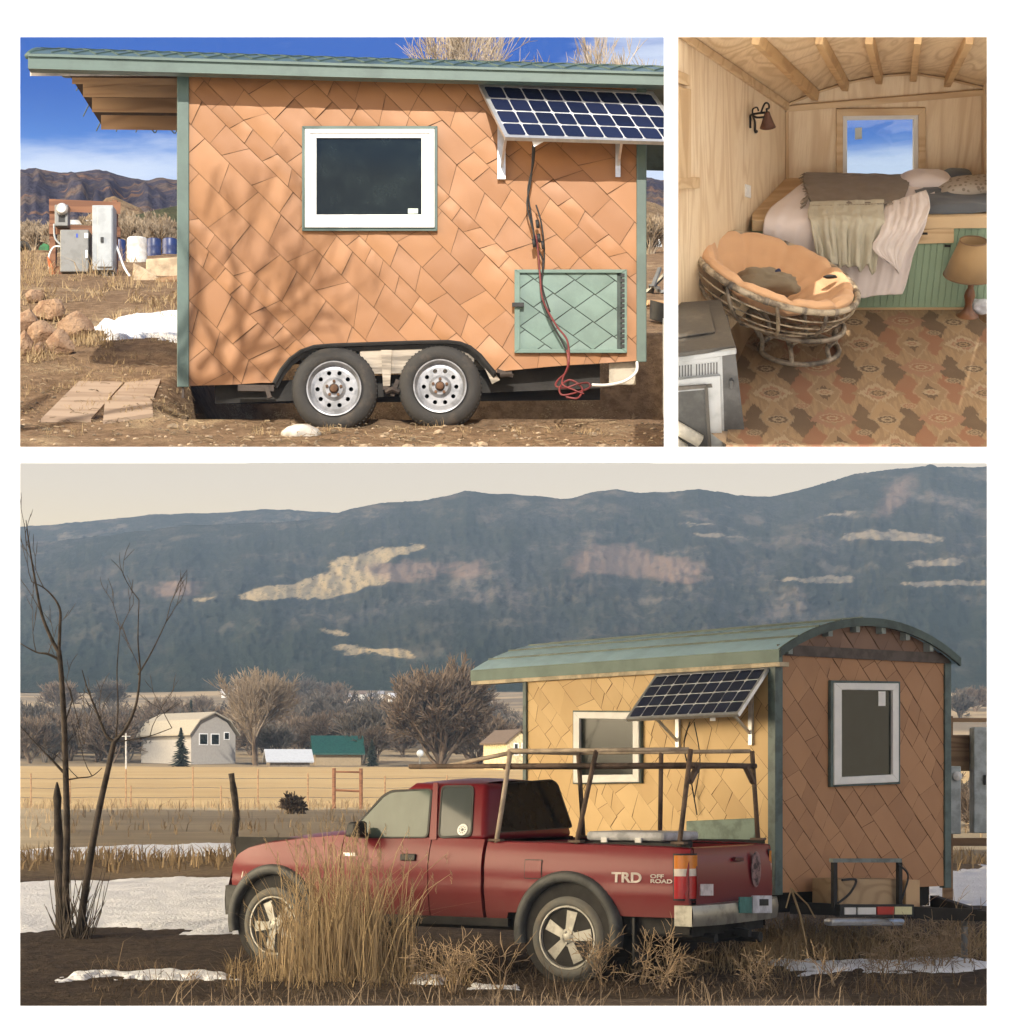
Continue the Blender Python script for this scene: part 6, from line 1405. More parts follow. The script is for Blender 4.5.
# ---------------------------------------------------------------- foreground plants
rg = random.Random(41); tgz = lambda x, y: h3(x, y)
M_TALL = leafy('tall dry straw grass', (.44, .33, .19), (.27, .195, .115)); M_LOW = leafy('matted brown dry plants', (.23, .165, .10), (.10, .07, .045)); M_TWIG3 = leafy('pale dead twigs', (.42, .31, .20), (.25, .18, .11))
mb = MB()
for i in range(520):
    px = rg.triangular(262, 422, 335); d = rg.uniform(18.3, 19.35); x = (px - CX) / FPX * d; k = max(.25, 1 - ((px - 340) / 90) ** 2)
    blades(mb, V((x, d, 0)), 1, .5 + .78 * k * (.55 + .45 * rg.random()), .0, rg, .009, .42 if rg.random() < .85 else 1.1, tgz)
for i in range(230):
    px = rg.triangular(250, 432, 335); d = rg.uniform(18.3, 19.3); x = (px - CX) / FPX * d; b = V((x, d, h3(x, d) - .02)); k = max(.3, 1 - ((px - 340) / 95) ** 2); H = (.5 + .85 * k) * rg.uniform(.5, 1.08); a = rg.uniform(0, 6.28); ln = rg.uniform(.05, .5) * (1 if rg.random() < .7 else 1.8)
    p1 = b + V((math.cos(a) * ln * .2, math.sin(a) * ln * .1, H * .5)); p2 = b + V((math.cos(a) * ln * .5, math.sin(a) * ln * .3, H * .85)); br = rg.random() < .35
    p3 = p2 + (V((math.cos(a + 2) * .3, math.sin(a) * .1, -.12 - .2 * rg.random())) * H * .5 if br else V((math.cos(a) * ln * .25, 0, H * .15))); mb.tube([b, p1, p2, p3], [.0045, .004, .003, .002], 3)
    if not br:
        for q in range(7): e = p3 - V((0, 0, .015 * q)); mb.add([e, e + V((rg.uniform(-.03, .03), rg.uniform(-.02, .02), .035)), e + V((.006, 0, .004))], [(0, 1, 2)])
o = mb.build('tall_grass', M_TALL); tag(o, 'tall clump of straw coloured dry grass in front of the pickup door', 'grass clump')
mb = MB()
for i in range(7500):
    row = rg.uniform(938, 1010); px = rg.uniform(90, 1000)
    if px < 240 and (row < 968 or rg.random() < .45): continue
    if 420 < px < 760 and row < 962: continue
    if px > 740 and row < 932: continue
    d = 1.65 * FPX / (row - 785); x = (px - CX) / FPX * d
    if mn.noise(V((x * 1.4, d * 1.4, 8))) < -.12: continue
    blades(mb, V((x, d, 0)), 1, (.10 + .26 * rg.random() ** 3) * (1.4 if mn.noise(V((x * 2.5, d * 2.5, 1))) > .1 else .7), .0, rg, .006, 2.2, tgz, 1.0)
tag(mb.build('grass', M_LOW), 'matted low dry grass and weeds along the front of the valley', 'grass', kind='stuff')
mb = MB()
for i in range(2600):
    px, row = rg.choice(((rg.uniform(225, 470), rg.uniform(965, 990)), (rg.uniform(745, 1000), rg.uniform(936, 962)), (rg.uniform(745, 1000), rg.uniform(948, 962)), (rg.uniform(745, 900), rg.uniform(940, 962)), (rg.uniform(600, 800), rg.uniform(955, 975)))); d = 1.65 * FPX / (row - 785)
    blades(mb, V(((px - CX) / FPX * d, d, 0)), 1, .36 if px > 745 else .25, .0, rg, .008, 1.4, tgz, .9)
tag(mb.build('grass', M_STRAW), 'pale straw tufts at the feet of the parked vehicles', 'grass', kind='stuff')
mb = MB()
for i in range(2600):
    px = rg.uniform(-20, 1010); y_ = rg.choice((rg.gauss(43.5, 1.2), rg.gauss(43, 1.0), rg.gauss(91, 1.0), rg.uniform(62, 90))); x = (px - CX) / FPX * y_
    blades(mb, V((x, y_, 0)), 2, .42 if y_ < 80 else .5, .15, rg, .03, .8, tgz)
tag(mb.build('grass', leafy('field edge straw', (.40, .29, .16), (.22, .155, .09))), 'dry straw fringe along the field edges and snow strips', 'grass', kind='stuff')
for i, (px, row, h_, lab) in enumerate(((575, 972, .95, 'thin bare dead weed in front of the rear pickup wheel'), (500, 990, .55, 'small branching dead weed below the pickup bed front'), (640, 985, .5, 'low dead weed with pale twigs right of the rear pickup wheel'), (733, 965, .5, 'pale broken weed stalk under the rear bumper'), (905, 958, .62, 'curling pale dead weed below the trailer hitch'), (965, 965, .7, 'curling pale dead weed at the right edge below the trailer hitch'), (836, 985, .45, 'low pale weed at the bottom edge below the plywood box'), (178, 1000, .35, 'single thin pale stalk at the bottom left of the valley view'), (820, 1000, .4, 'bent straw stem at the bottom edge right of centre'))):
    b = g3(px, row); bare_tree('dead_weed', lab, b, h_, .009, 300 + i, (M_TWIG3, M_TWIG3), None, mx=3, kids=2, sp=.75, stems=3 if h_ > .4 else 1, up=.05, cut=1, minr=.003, cat='weed', trunkf=.5)
mb = MB(); b = pt(806, 945, 19.0); mb.tube([b, pt(800, 915, 19), pt(791, 888, 19)], [.012, .011, .01], 5); mb.tube([pt(791, 889, 19), pt(786, 908, 19)], .008, 4); mb.tube([pt(792, 889, 19), pt(808, 905, 18.9), pt(815, 918, 18.9)], .008, 4); o = mb.build('dead_reed', M_STRAW); tag(o, 'tall straw coloured reed folded at the top beside the rear bumper', 'reed')
rg = random.Random(9)
for i, (px, row, w_, lab) in enumerate(((925, 945, .16, 'dark clod of earth below the trailer hitch'), (893, 952, .11, 'small dark clod left of the larger one under the hitch'))):
    mb = MB(); mb.rock(g3(px, row) + UP * .05, (w_, w_, w_ * .7), i + 2, 3, .3); o = mb.build('clod', pm('dark earth', (.055, .042, .034), .95, bump=.8), smooth=True); tag(o, lab, 'clod')
rg = random.Random(77)
for i in range(14):
    px, row = (rg.uniform(752, 985), rg.uniform(946, 992)) if i < 9 else (rg.uniform(430, 740), rg.uniform(975, 998)); b = g3(px, row)
    bare_tree('dead_weed', 'low tangled pale dead weed among the dry grass of the front edge', b, rg.uniform(.3, .5), .007, 500 + i, (M_TWIG3, M_TWIG3), 'tangled weeds along the front edge', mx=3, kids=3, sp=.95, stems=4, up=-.05, cut=1, minr=.0026, cat='weed', trunkf=.55)
# ================================================================ PLACE THREE: inside of the cabin, its front open towards the wall opening
AL = R(34); O2 = pt(840, 447, 14.6); EU, EV, EW = V((1, 0, 0)), V((0, math.cos(AL), math.sin(AL))), V((0, -math.sin(AL), math.cos(AL)))
RM = Matrix(((1, 0, 0, O2.x), (0, EV.y, EW.y, O2.y), (0, EV.z, EW.z, O2.z), (0, 0, 0, 1)))
def X(u_, v, w_): return O2 + EU * u_ + EV * v + EW * w_
def onv(px, row, v): return hit(px, row, O2 + EV * v, EV)
def onw(px, row, w_=0.0): return hit(px, row, O2 + EW * w_, EW)
def loc(p): q = p - O2; return (q.dot(EU), q.dot(EV), q.dot(EW))
def rthing(name, label, cat, p, group=None): return thing(name, label, cat, group=group, M=Matrix.Translation(p) @ RM.to_3x3().to_4x4())
def rbuild(mb, name, mat, **k): return mb.build(name, mat, M=Matrix.Translation(sum(mb.v, V((0, 0, 0))) / len(mb.v)) @ RM.to_3x3().to_4x4(), **k)
VB, VF = 3.3, .70
def ply(name, c1, c2, c3, stretch, sc=1.0):
    """rotary cut plywood: broad wandering grain figures, fine pores, a few knots"""
    m, T, b = newmat(name)
    tc = T.node('ShaderNodeTexCoord').outputs['Object']
    vec = T.mapv(tc, tuple(k * sc for k in stretch))
    n = T.noise(vec, 1.5, 2, .5, .9); ring = ((n * 62).sin() * .5 + .5).pow(2.5)
    f = T.noise(T.mapv(tc, tuple((.06 if k < .9 else 1) * 60 * sc for k in stretch)), 1, 4, .6); big = T.noise(tc, .9, 3)
    col = T.mix(ring * .75, c1, c2); col = T.mix(T.ss(.4, .75, f) * .5, col, c2); col = T.mix(T.ss(.4, .65, big) * .45, col, c3)
    T.put(b.inputs['Base Color'], col); b.inputs['Roughness'].default_value = .6; b.inputs['Specular IOR Level'].default_value = .3
    bumpto(T, b, f, .1, .003); return m
M_PLYV = ply('plywood wall', (.80, .655, .46), (.62, .45, .275), (.72, .56, .36), (1, 1, .16), 1.6)
M_PLYC = ply('plywood ceiling', (.77, .60, .39), (.53, .365, .20), (.68, .50, .295), (1, .35, .35), 1.3)
M_TRIM = wood('pine trim', (.62, .45, .26), (.50, .33, .175), 'X', 1.2, .5, 7); M_TRIMV = wood('upright pine trim', (.62, .45, .26), (.50, .33, .175), 'Z', 1.2, .5, 7)
M_BEAM = wood('ceiling rafter pine', (.56, .36, .17), (.44, .26, .115), 'Y', 1.2, .5, 7)
M_FLOORW = wood('floor boards', (.42, .30, .19), (.30, .20, .12), 'Y', 1, .55, 8)
# floor, walls, ceiling
mb = MB(); mb.poly([onw(736, 452), onw(1040, 452), X(1.3, VB + .02, 0), onv(770, 330, VB + .02) - EW * loc(onv(770, 330, VB))[2], onw(673, 398), onw(700, 425)])
struct(rbuild(mb, 'floor', M_FLOORW))
CB_, CT_ = onv(785, 335, VB), onv(786, 100, VB); FBt = onw(622, 452)
PW = CT_; nW2 = (CB_ - CT_).cross(FBt - CT_).normalized(); nW2 = nW2 if nW2.x > 0 else -nW2
FTp = hit(672, 22, PW, nW2)
def topx(p): return (CX + FPX * p.x / p.y, CY - FPX * (p.z - CZ) / p.y)
for _k in range(60):
    if topx(FBt)[0] < 673: FBt = FBt.lerp(CB_ - EW * loc(CB_)[2], .01)
mb = MB(); mb.grid(lambda a, t: FBt.lerp(CB_, a).lerp(FTp.lerp(CT_, a), t), 12, 12); struct(rbuild(mb, 'wall_left', M_PLYV))
onl = lambda px, row, o=0: hit(px, row, PW + nW2 * o, nW2)
ARB = [(785, 104), (816, 91), (846, 81.5), (880, 74.5), (914, 72), (948, 77.5), (982, 86), (1012, 97)]; ARF = [(676, 29), (745, 22), (811, 17), (865, 14), (921, 14), (978, 18), (1042, 25), (1110, 34)]
def cut33(b0, f0):                                # stop the ceiling just above the top of the opening
    lo, hi = 0.0, 1.0
    for _ in range(30):
        m_ = (lo + hi) / 2
        if topx(b0.lerp(f0, m_))[1] > 33: lo = m_
        else: hi = m_
    return b0.lerp(f0, hi)
def archpt(i, t, dv=0): a_ = onv(*ARB[i], VB + dv); return a_.lerp(cut33(a_, onv(*ARF[i], VF)), t)
mb = MB()
def ceil(a, t):
    i = min(6, int(a * 7)); f = a * 7 - i
    b0 = onv(ARB[i][0] * (1 - f) + ARB[i + 1][0] * f, ARB[i][1] * (1 - f) + ARB[i + 1][1] * f, VB); f0 = onv(ARF[i][0] * (1 - f) + ARF[i + 1][0] * f, ARF[i][1] * (1 - f) + ARF[i + 1][1] * f, VF); return b0.lerp(cut33(b0, f0.lerp(FTp, max(0, 1 - a * 7))), t)
mb.grid(ceil, 28, 10); struct(rbuild(mb, 'ceiling', M_PLYC, smooth=True))
for i in range(1, 6):
    a, b = archpt(i, 0, -.02), archpt(i, 1); d = EW * .035
    mb = MB(); mb.bar(a - d, b - d, .05, .075, EW); o = rbuild(mb, 'ceiling_rafter', M_BEAM, bevel=.004)
    tag(o, ('leftmost slanting pine rafter of the cabin ceiling', 'pine ceiling rafter second from the left, above the wall lamp side of the window', 'pine ceiling rafter straight above the left half of the window', 'nearly upright pine rafter above the right edge of the window', 'rightmost pine rafter of the cabin ceiling')[i - 1], 'rafter', 'rafters of the cabin ceiling')
mb = MB(); hx0, hx1, hy0, hy1 = 843, 917, 116, 182
def topr(px): return interp(px, ARB)
cx_ = [778, 785, 800, 816, 830, 843, 860, 880, 900, 917, 932, 948, 965, 982, 1003]
for a, b in zip(cx_, cx_[1:]):
    if hx0 <= a < hx1: mb.poly([onv(a, topr(a) - 4, VB), onv(b, topr(b) - 4, VB), onv(b, hy0, VB), onv(a, hy0, VB)]); mb.poly([onv(a, hy1, VB), onv(b, hy1, VB), onv(b, 340, VB), onv(a, 340, VB)])
    else: mb.poly([onv(a, topr(a) - 4, VB), onv(b, topr(b) - 4, VB), onv(b, 340, VB), onv(a, 340, VB)])
struct(rbuild(mb, 'wall_back', M_PLYV))
mb = MB(); mb.poly([onv(983, 340, VB), onv(990, 340, 2.6), onv(994, 70, 2.6), onv(983, 80, VB)]); struct(rbuild(mb, 'wall_right', M_PLYV))
def trim(pts, nm, mat, lab, off=.025, n=-EV, on=None):
    q = [on(*p) for p in pts]; mb = MB(); mb.hexa(q, [p + n * off for p in q]); o = rbuild(mb, nm, mat, bevel=.003); struct(o); return o
ob_ = lambda px, row: onv(px, row, VB - .002)
trim([(786, 105), (984, 88.5), (984, 94.5), (786, 111)], 'trim_tie', M_TRIM, '', .03, on=ob_); trim([(785, 111), (788.5, 111), (789, 215), (785.5, 215)], 'trim_corner', M_TRIMV, '', .02, on=ob_); trim([(981, 94.5), (984, 94.5), (984, 200), (981, 200)], 'trim_corner', M_TRIMV, '', .02, on=ob_)
for i in range(7): trim([ARB[i], ARB[i + 1], (ARB[i + 1][0], ARB[i + 1][1] + 2.5), (ARB[i][0], ARB[i][1] + 2.5)], 'trim_arch', M_TRIM, '', .02, on=ob_)
ol_ = lambda px, row: onl(px, row, .002)
trim([(676, 27), (785, 102), (785, 110), (676, 36)], 'trim_ledger', M_TRIM, '', .03, nW2, ol_)
trim([(672, 86), (687, 89), (687, 178), (672, 178)], 'trim_window_side', M_TRIMV, '', .03, nW2, ol_); trim([(672, 178), (695, 177), (695, 188), (672, 189)], 'trim_window_sill', M_TRIM, '', .035, nW2, ol_); trim([(672, 69), (686, 75), (686, 86), (672, 82)], 'trim_window_head', M_TRIM, '', .03, nW2, ol_)
# window in the back wall
wd = rthing('cabin_window', 'small square white framed window in pine trim above the bed', 'window', onv(880, 145, VB))
def vbx(mb, O, I, d0, d1):
    for k in range(4):
        l = (k + 1) % 4; mb.hexa([onv(*p, VB) - EV * d0 for p in (O[k], O[l], I[l], I[k])], [onv(*p, VB) - EV * d1 for p in (O[k], O[l], I[l], I[k])])
rc = lambda x0, y0, x1, y1: [(x0, y0), (x1, y0 - 1), (x1, y1), (x0, y1)]
mb = MB(); vbx(mb, rc(836, 108, 925, 186), rc(842.5, 115, 918, 186), .0, .03); mb.build('window_trim', M_TRIM, wd, bevel=.003)
mb = MB(); vbx(mb, rc(842, 114.5, 918.5, 190), rc(847, 120, 913.5, 190), -.05, .012); mb.build('window_frame', pm('white window vinyl', (.70, .69, .66), .4, var=.03), wd, bevel=.003)
mg = bpy.data.materials.new('clear window glass'); mg.use_nodes = True; T = NT(mg.node_tree); mg.node_tree.nodes.remove(mg.node_tree.nodes['Principled BSDF'])
tr_ = T.node('ShaderNodeBsdfTransparent'); tr_.inputs[0].default_value = (.93, .96, .97, 1); gl = T.node('ShaderNodeBsdfGlossy'); gl.inputs['Roughness'].default_value = .02; mx = T.node('ShaderNodeMixShader'); mx.inputs[0].default_value = .05
T.nt.links.new(tr_.outputs[0], mx.inputs[1]); T.nt.links.new(gl.outputs[0], mx.inputs[2]); T.nt.links.new(mx.outputs[0], T.nt.nodes['Material Output'].inputs[0])
mb = MB(); q = [onv(*p, VB + .03) for p in rc(846, 119, 914.5, 190)]; mb.hexa(q, [p + EV * .006 for p in q]); mb.build('pane', mg, wd)
mb = MB(); q = [onv(*p, VB + .025) for p in ((855, 128), (862, 127.5), (862, 139), (855, 139.5))]; mb.hexa(q, [p + EV * .003 for p in q]); mb.build('sticker', pm('pale paper sticker', (.5, .53, .5), .6, bump=0), wd)
# ---- rug
def rugmat():
    m, T, b = newmat('ikat patterned rug')
    tc = T.node('ShaderNodeTexCoord').outputs['Object']; u_, v, w_ = T.xyz(tc)
    jag = (T.noise(T.comb(u_ * 55, v * 4), 1, 3, .65) - .5); wob = (T.noise(T.comb(u_ * 5, v * 5), 1, 3) - .5); jg2 = (T.noise(T.comb(u_ * 30, v * 2.5 + 7.0), 1, 2, .6) - .5)
    uu = u_ + wob * .07; vv = v + jag * .16 + jg2 * .10 + wob * .05
    tan, tan2, rust, rose, dark, cream = (.34, .23, .13), (.26, .17, .10), (.25, .105, .065), (.29, .15, .10), (.07, .05, .038), (.40, .31, .20)
    PU, PV = .74, .86
    st_ = T.noise(T.comb(u_ * 40, v * 3), 1, 3, .6)
    col = T.mix(T.ss(.42, .58, st_), tan, tan2)
    def cellc(ou, ov, x_=uu, y_=vv): return ((x_ / PU + ou).fract() - .5) * PU, ((y_ / PV + ov).fract() - .5) * PV
    def soft(d, e): return 1 - T.ss(e - .008, e + .008, d)
    a, b_ = cellc(0, 0); dk = (a.abs() - .15).abs() * 1.3 + (b_ + .05).abs() * .55; col = T.mix(soft(dk, .15) * .95, col, dark)
    a, b_ = cellc(.5, .5); d3_ = (a.abs() - .14).abs() * 1.3 + (b_ - .04).abs() * .55; col = T.mix(soft(d3_, .15) * .95, col, rust)
    a, b_ = cellc(.5, .02); d5_ = a.abs() * .9 + b_.abs() * .8; col = T.mix(soft(d5_, .15), col, rose); col = T.mix(soft(d5_, .07), col, tan2)
    a, b_ = cellc(0, .52); d6_ = a.abs() * .9 + b_.abs() * .75; col = T.mix(soft(d6_, .17), col, tan2); col = T.mix(soft(d6_, .13), col, cream); col = T.mix(soft(d6_, .085), col, rose)
    a, b_ = cellc(0, 0); d2_ = a.abs() * 1.6 + (b_ - .02).abs() * .65; col = T.mix(soft(d2_, .20) * .6, col, cream); col = T.mix(soft(d2_, .18), col, tan); col = T.mix(soft(d2_, .09), col, tan2)
    a, b_ = cellc(.5, .5); d4_ = a.abs() * 1.5 + b_.abs() * .65; col = T.mix(soft(d4_, .19) * .6, col, cream); col = T.mix(soft(d4_, .17), col, tan2); col = T.mix(soft(d4_, .09), col, dark)
    for ou, ov, r, c1, c2 in ((0, .03, .066, dark, cream), (.5, .0, .07, rust, cream), (.0, .52, .055, dark, tan), (.5, .5, .05, cream, rust), (.25, .27, .04, dark, cream), (.75, .77, .04, rust, cream)):
        a = ((u_ / PU + ou).fract() - .5) * PU; b_ = ((v / PV + ov).fract() - .5) * PV * 1.2
        d = (a * a + b_ * b_).sqrt() + wob * .03; th = T.m('ARCTAN2', b_, a); rr = d - (th * 12).sin() * .006 + jag * .025
        col = T.mix(soft(rr, r + .014) * .8, col, cream); col = T.mix(soft(rr, r), col, c1); col = T.mix(soft(rr, r * .6), col, c2); col = T.mix(soft(rr, r * .3), col, c1)
    wear = T.ss(.35, .7, T.noise(tc, 2.2, 5, .65)); col = T.mix(wear * .14 + (st_ - .3) * .22, col, (.30, .205, .12))
    fib = T.noise(T.comb(u_ * 260, v * 60), 1, 3, .7); col = T.mix(fib * .5, col, (.12, .08, .05)); col = T.mix(T.noise(tc, 3, 4) * .35, col, (.24, .16, .09))
    T.put(b.inputs['Base Color'], col); b.inputs['Roughness'].default_value = .95; b.inputs['Specular IOR Level'].default_value = .1
    bumpto(T, b, fib, .5, .006); return m
mb = MB(); ring = [onw(*p, .004) for p in ((725, 453), (1030, 453), (1030, 352), (980, 321), (972, 311), (772, 311), (748, 340), (735, 368))]
mb.prism(ring, EW * .008); tag(mb.build('rug', rugmat(), M=RM), 'brown ikat patterned rug with toothed medallions covering the cabin floor', 'rug')
# ---- bed
VBED = 2.39
bed = rthing('bed', 'built in bed platform with pine edge and green beadboard front', 'bed', X(.5, VBED, 0))
def beadmat():
    m, T, b = newmat('green beadboard paint'); tc = T.node('ShaderNodeTexCoord').outputs['Object']; u_, v, w_ = T.xyz(tc)
    g = T.ss(.0, .10, (u_ / .048).fract()) * T.ss(.0, .10, 1 - (u_ / .048).fract())
    n = T.noise(tc, 5, 4); T.put(b.inputs['Base Color'], T.mix(n, (.30, .41, .28), (.255, .36, .245))); b.inputs['Roughness'].default_value = .5; bumpto(T, b, g, .9, .006); return m
obd = lambda px, row, o=0: onv(px, row, VBED - o)
def bbx(nm, pts, o0, o1, mat, par, bv=.003): q = [obd(*p) for p in pts]; mb = MB(); mb.hexa([p - EV * o0 for p in q], [p - EV * o1 for p in q]); return mb.build(nm, mat, par, bevel=bv)
bbx('front_panel', [(752, 229), (1006, 226), (1006, 312), (752, 312)], -.03, 0, beadmat(), bed, 0)
bbx('edge_board', [(752, 219), (1006, 215), (1006, 226.5), (752, 230)], -.03, .03, M_TRIM, bed); bbx('edge_board', [(917, 229), (953.5, 227), (953.5, 242), (917, 243)], 0, .022, M_TRIM, bed)
bbx('base_trim', [(840, 307.5), (1006, 307), (1006, 310.5), (840, 311)], 0, .015, M_TRIM, bed)
for px, row in ((921, 231.5), (944, 244)): bbx('hinge', [(px, row), (px + 6, row), (px + 6, row + 1.8), (px, row + 1.8)], .02, .03, M_BLACK, bed, 0)
mb = MB(); a, b = loc(obd(752, 219)), loc(obd(1006, 215)); mb.hexa([X(a[0], VBED, a[2] - .03), X(b[0], VBED, b[2] - .03), X(b[0], VB, b[2] - .03), X(a[0] + .1, VB, a[2] - .03)], [X(a[0], VBED, a[2] - .005), X(b[0], VBED, b[2] - .005), X(b[0], VB, b[2] - .005), X(a[0] + .1, VB, a[2] - .005)]); mb.build('platform', M_TRIM, bed)
def cloth(name, c1, c2, sc=160):
    m, T, b = newmat(name); tc = T.node('ShaderNodeTexCoord').outputs['Object']; n = T.noise(tc, 3, 4); f = T.noise(T.mapv(tc, (1, 1, 1)), sc, 3, .7)
    T.put(b.inputs['Base Color'], T.mix(n * .6 + f * .4, c1, c2)); b.inputs['Roughness'].default_value = .95; b.inputs['Sheen Weight'].default_value = .15; b.inputs['Specular IOR Level'].default_value = .1; bumpto(T, b, f, .35, .003); return m
M_GRAYSHEET = cloth('slate grey sheet', (.13, .14, .15), (.10, .105, .115))
def drape(name, ctrl, mat, nu, nv, fold, par=None, seed=0, thick=.012, hem=0):
    """cloth through control rows: each (left px,row)-(right px,row) on a depth v"""
    rows = [(onv(*l, v), onv(*r, v)) for l, r, v in ctrl]
    def cm(ps, t):
        k = t * (len(ps) - 1); i = min(len(ps) - 2, int(k)); f = k - i; p0, p1, p2, p3 = ps[max(i - 1, 0)], ps[i], ps[i + 1], ps[min(i + 2, len(ps) - 1)]
        return .5 * ((2 * p1) + (p2 - p0) * f + (2 * p0 - 5 * p1 + 4 * p2 - p3) * f * f + (3 * p1 - p0 - 3 * p2 + p3) * f ** 3)
    Ls, Rs = [r[0] for r in rows], [r[1] for r in rows]
    def fn(a, t):
        a2 = a + .012 * mn.noise(V((t * 7, seed, 2))) * (1 if 0 < a < 1 else 1); p = cm(Ls, t).lerp(cm(Rs, t), a2); k = fold(t)
        d = math.sin(a * 31 + 3 * mn.noise(V((a * 3, t * 1.2, seed)))) * .5 + mn.noise(V((a * 13, t * 1.6, seed + 5))) + .5 * mn.noise(V((a * 30, t * 3, seed + 9)))
        wr = mn.noise(V((a * 7, t * 9, seed + 3))) + .5 * mn.noise(V((a * 16, t * 19, seed + 4)))
        e = hem * t ** 6 * mn.noise(V((a * 9, 3, seed)))
        return p + (-EV * .8 + EW * .6) * (d * .022 * k + wr * .011) + EW * e
    mb = MB(); mb.grid(fn, nu, nv)
    o = mb.build(name, mat, par, smooth=True) if par else rbuild(mb, name, mat, smooth=True)
    md = o.modifiers.new('Solidify', 'SOLIDIFY'); md.thickness = thick; md.offset = 0
    return o
M_QUILT = cloth('pale pink white quilt', (.80, .72, .69), (.70, .62, .59)); M_TAUPE = cloth('taupe woven throw', (.25, .205, .16), (.20, .16, .122)); M_BEIGE = cloth('beige knitted blanket', (.56, .52, .41), (.46, .43, .33)); M_FLAP = cloth('pale quilt flap', (.76, .68, .63), (.66, .585, .545))
q1 = drape('quilt', [((812, 175), (918, 176), 3.2), ((806, 181), (932, 178), 3.05), ((786, 196), (934, 196), 2.72), ((764, 219), (926, 221), 2.34), ((764, 250), (914, 256), 2.30), ((766, 302), (902, 294), 2.27)], M_QUILT, 90, 80, lambda t: .25 + 1.0 * sstep(.55, .9, t), None, 1, .012, .03); tag(q1, 'pale pinkish white quilt spread over the bed and hanging down its front', 'quilt')
q2 = drape('throw', [((806, 173), (912, 175.5), 3.12), ((803, 180), (911, 179), 2.98), ((807, 192), (907, 190), 2.74), ((812, 206.5), (903, 203), 2.48)], M_TAUPE, 70, 40, lambda t: .2, None, 2, .016, .02); tag(q2, 'dark taupe fringed throw folded across the back of the bed', 'throw')
mb = MB(); rg = random.Random(3)
for k in range(70):
    t = k / 70; p = onv(805 + 5 * math.sin(t * 3.1), 173 + 33 * t, 3.12 - .66 * t); mb.tube([p, p + EU * -rg.uniform(.03, .06) + EW * rg.uniform(-.04, .01) - EV * .02], [.004, .002], 3)
mb.build('fringe', M_TAUPE, q2); mb = MB()
for k in range(60): p = onv(812 + 91 * k / 60, 205.5 - 3 * k / 60, 2.46); mb.tube([p, p - EW * rg.uniform(.02, .04) - EV * .015], [.004, .002], 3)
mb.build('fringe', M_TAUPE, q2)
q3 = drape('blanket', [((810, 202), (884, 200), 2.52), ((808, 213), (884, 211), 2.38), ((810, 222), (884, 222), 2.27), ((814, 242), (879, 246), 2.23), ((818, 262), (876, 271), 2.20)], M_BEIGE, 80, 50, lambda t: .3 + 1.3 * sstep(.3, .8, t), None, 3, .012, .05); tag(q3, 'light beige blanket hanging in folds over the bed front below the taupe throw', 'blanket')
q4 = drape('quilt_flap', [((886, 204), (926, 190), 2.5), ((884, 214), (930, 206), 2.36), ((880, 232), (922, 226), 2.22), ((873, 249), (908, 250), 2.19), ((894, 266), (899, 274), 2.17)], M_FLAP, 40, 40, lambda t: .5, None, 6, .01, .0); tag(q4, 'pale quilt corner folded over itself at the right of the beige blanket', 'quilt')
ms = rthing('mattress', 'slate grey sheeted mattress at the right end of the bed', 'mattress', X(.8, 2.8, .72)); mb = MB()
def msf(a, t): ru = loc(obd(922, 217))[0] + .85 * a; return X(ru, 2.43 + .55 * t, loc(obd(960, 217))[2] + .012 + .05 * min(1, (t * 9) ** .6) + .015 * mn.noise(V((a * 6, t * 6, 2))) + .012 * mn.noise(V((a * 3, t * 15, 4))))
mb.grid(msf, 40, 30); mb.build('sheet', M_GRAYSHEET, ms, smooth=True)
def pillow(name, lab, c, ru, rv, rw, mat, tilt=0):
    mb = MB(); ct, st = math.cos(tilt), math.sin(tilt)
    def f(a, t):
        th = 2 * math.pi * a; ph = -math.pi / 2 + math.pi * t; cx__, sx__ = math.cos(th), math.sin(th); k = abs(math.cos(ph)) ** .55
        u1 = ru * k * math.copysign(abs(cx__) ** .6, cx__); v1 = rv * k * math.copysign(abs(sx__) ** .6, sx__); w1_ = rw * math.sin(ph) * (1 - .3 * (abs(u1) / ru) ** 2) + .01 * mn.noise(V((u1 * 9, v1 * 9, 2)))
        return c + EU * (u1 * ct - w1_ * st) + EV * v1 + EW * (w1_ * ct + u1 * st)
    mb.grid(f, 40, 20); o = rbuild(mb, name, mat, smooth=True); return tag(o, lab, 'pillow')
def patmat():
    m, T, b = newmat('patterned pillow cloth'); tc = T.node('ShaderNodeTexCoord').outputs['Object']; vn = T.node('ShaderNodeTexVoronoi'); T.put(vn.inputs['Vector'], tc); vn.inputs['Scale'].default_value = 26
    T.put(b.inputs['Base Color'], T.mix(T.ss(.25, .4, E(T, vn.outputs['Distance'])), (.24, .20, .16), (.43, .38, .32))); b.inputs['Roughness'].default_value = .9; return m
pillow('pillow', 'patterned beige pillow lying on the grey mattress', onv(968, 187, 2.86), .24, .15, .065, patmat(), .12); pillow('pillow', 'small dark grey pillow behind the patterned pillow', onv(957, 177, 3.1), .12, .1, .06, M_GRAYSHEET)
pillow('pillow', 'quilt covered pillow hump under the window at the back of the bed', onv(926, 181, 3.0), .20, .14, .075, M_QUILT)
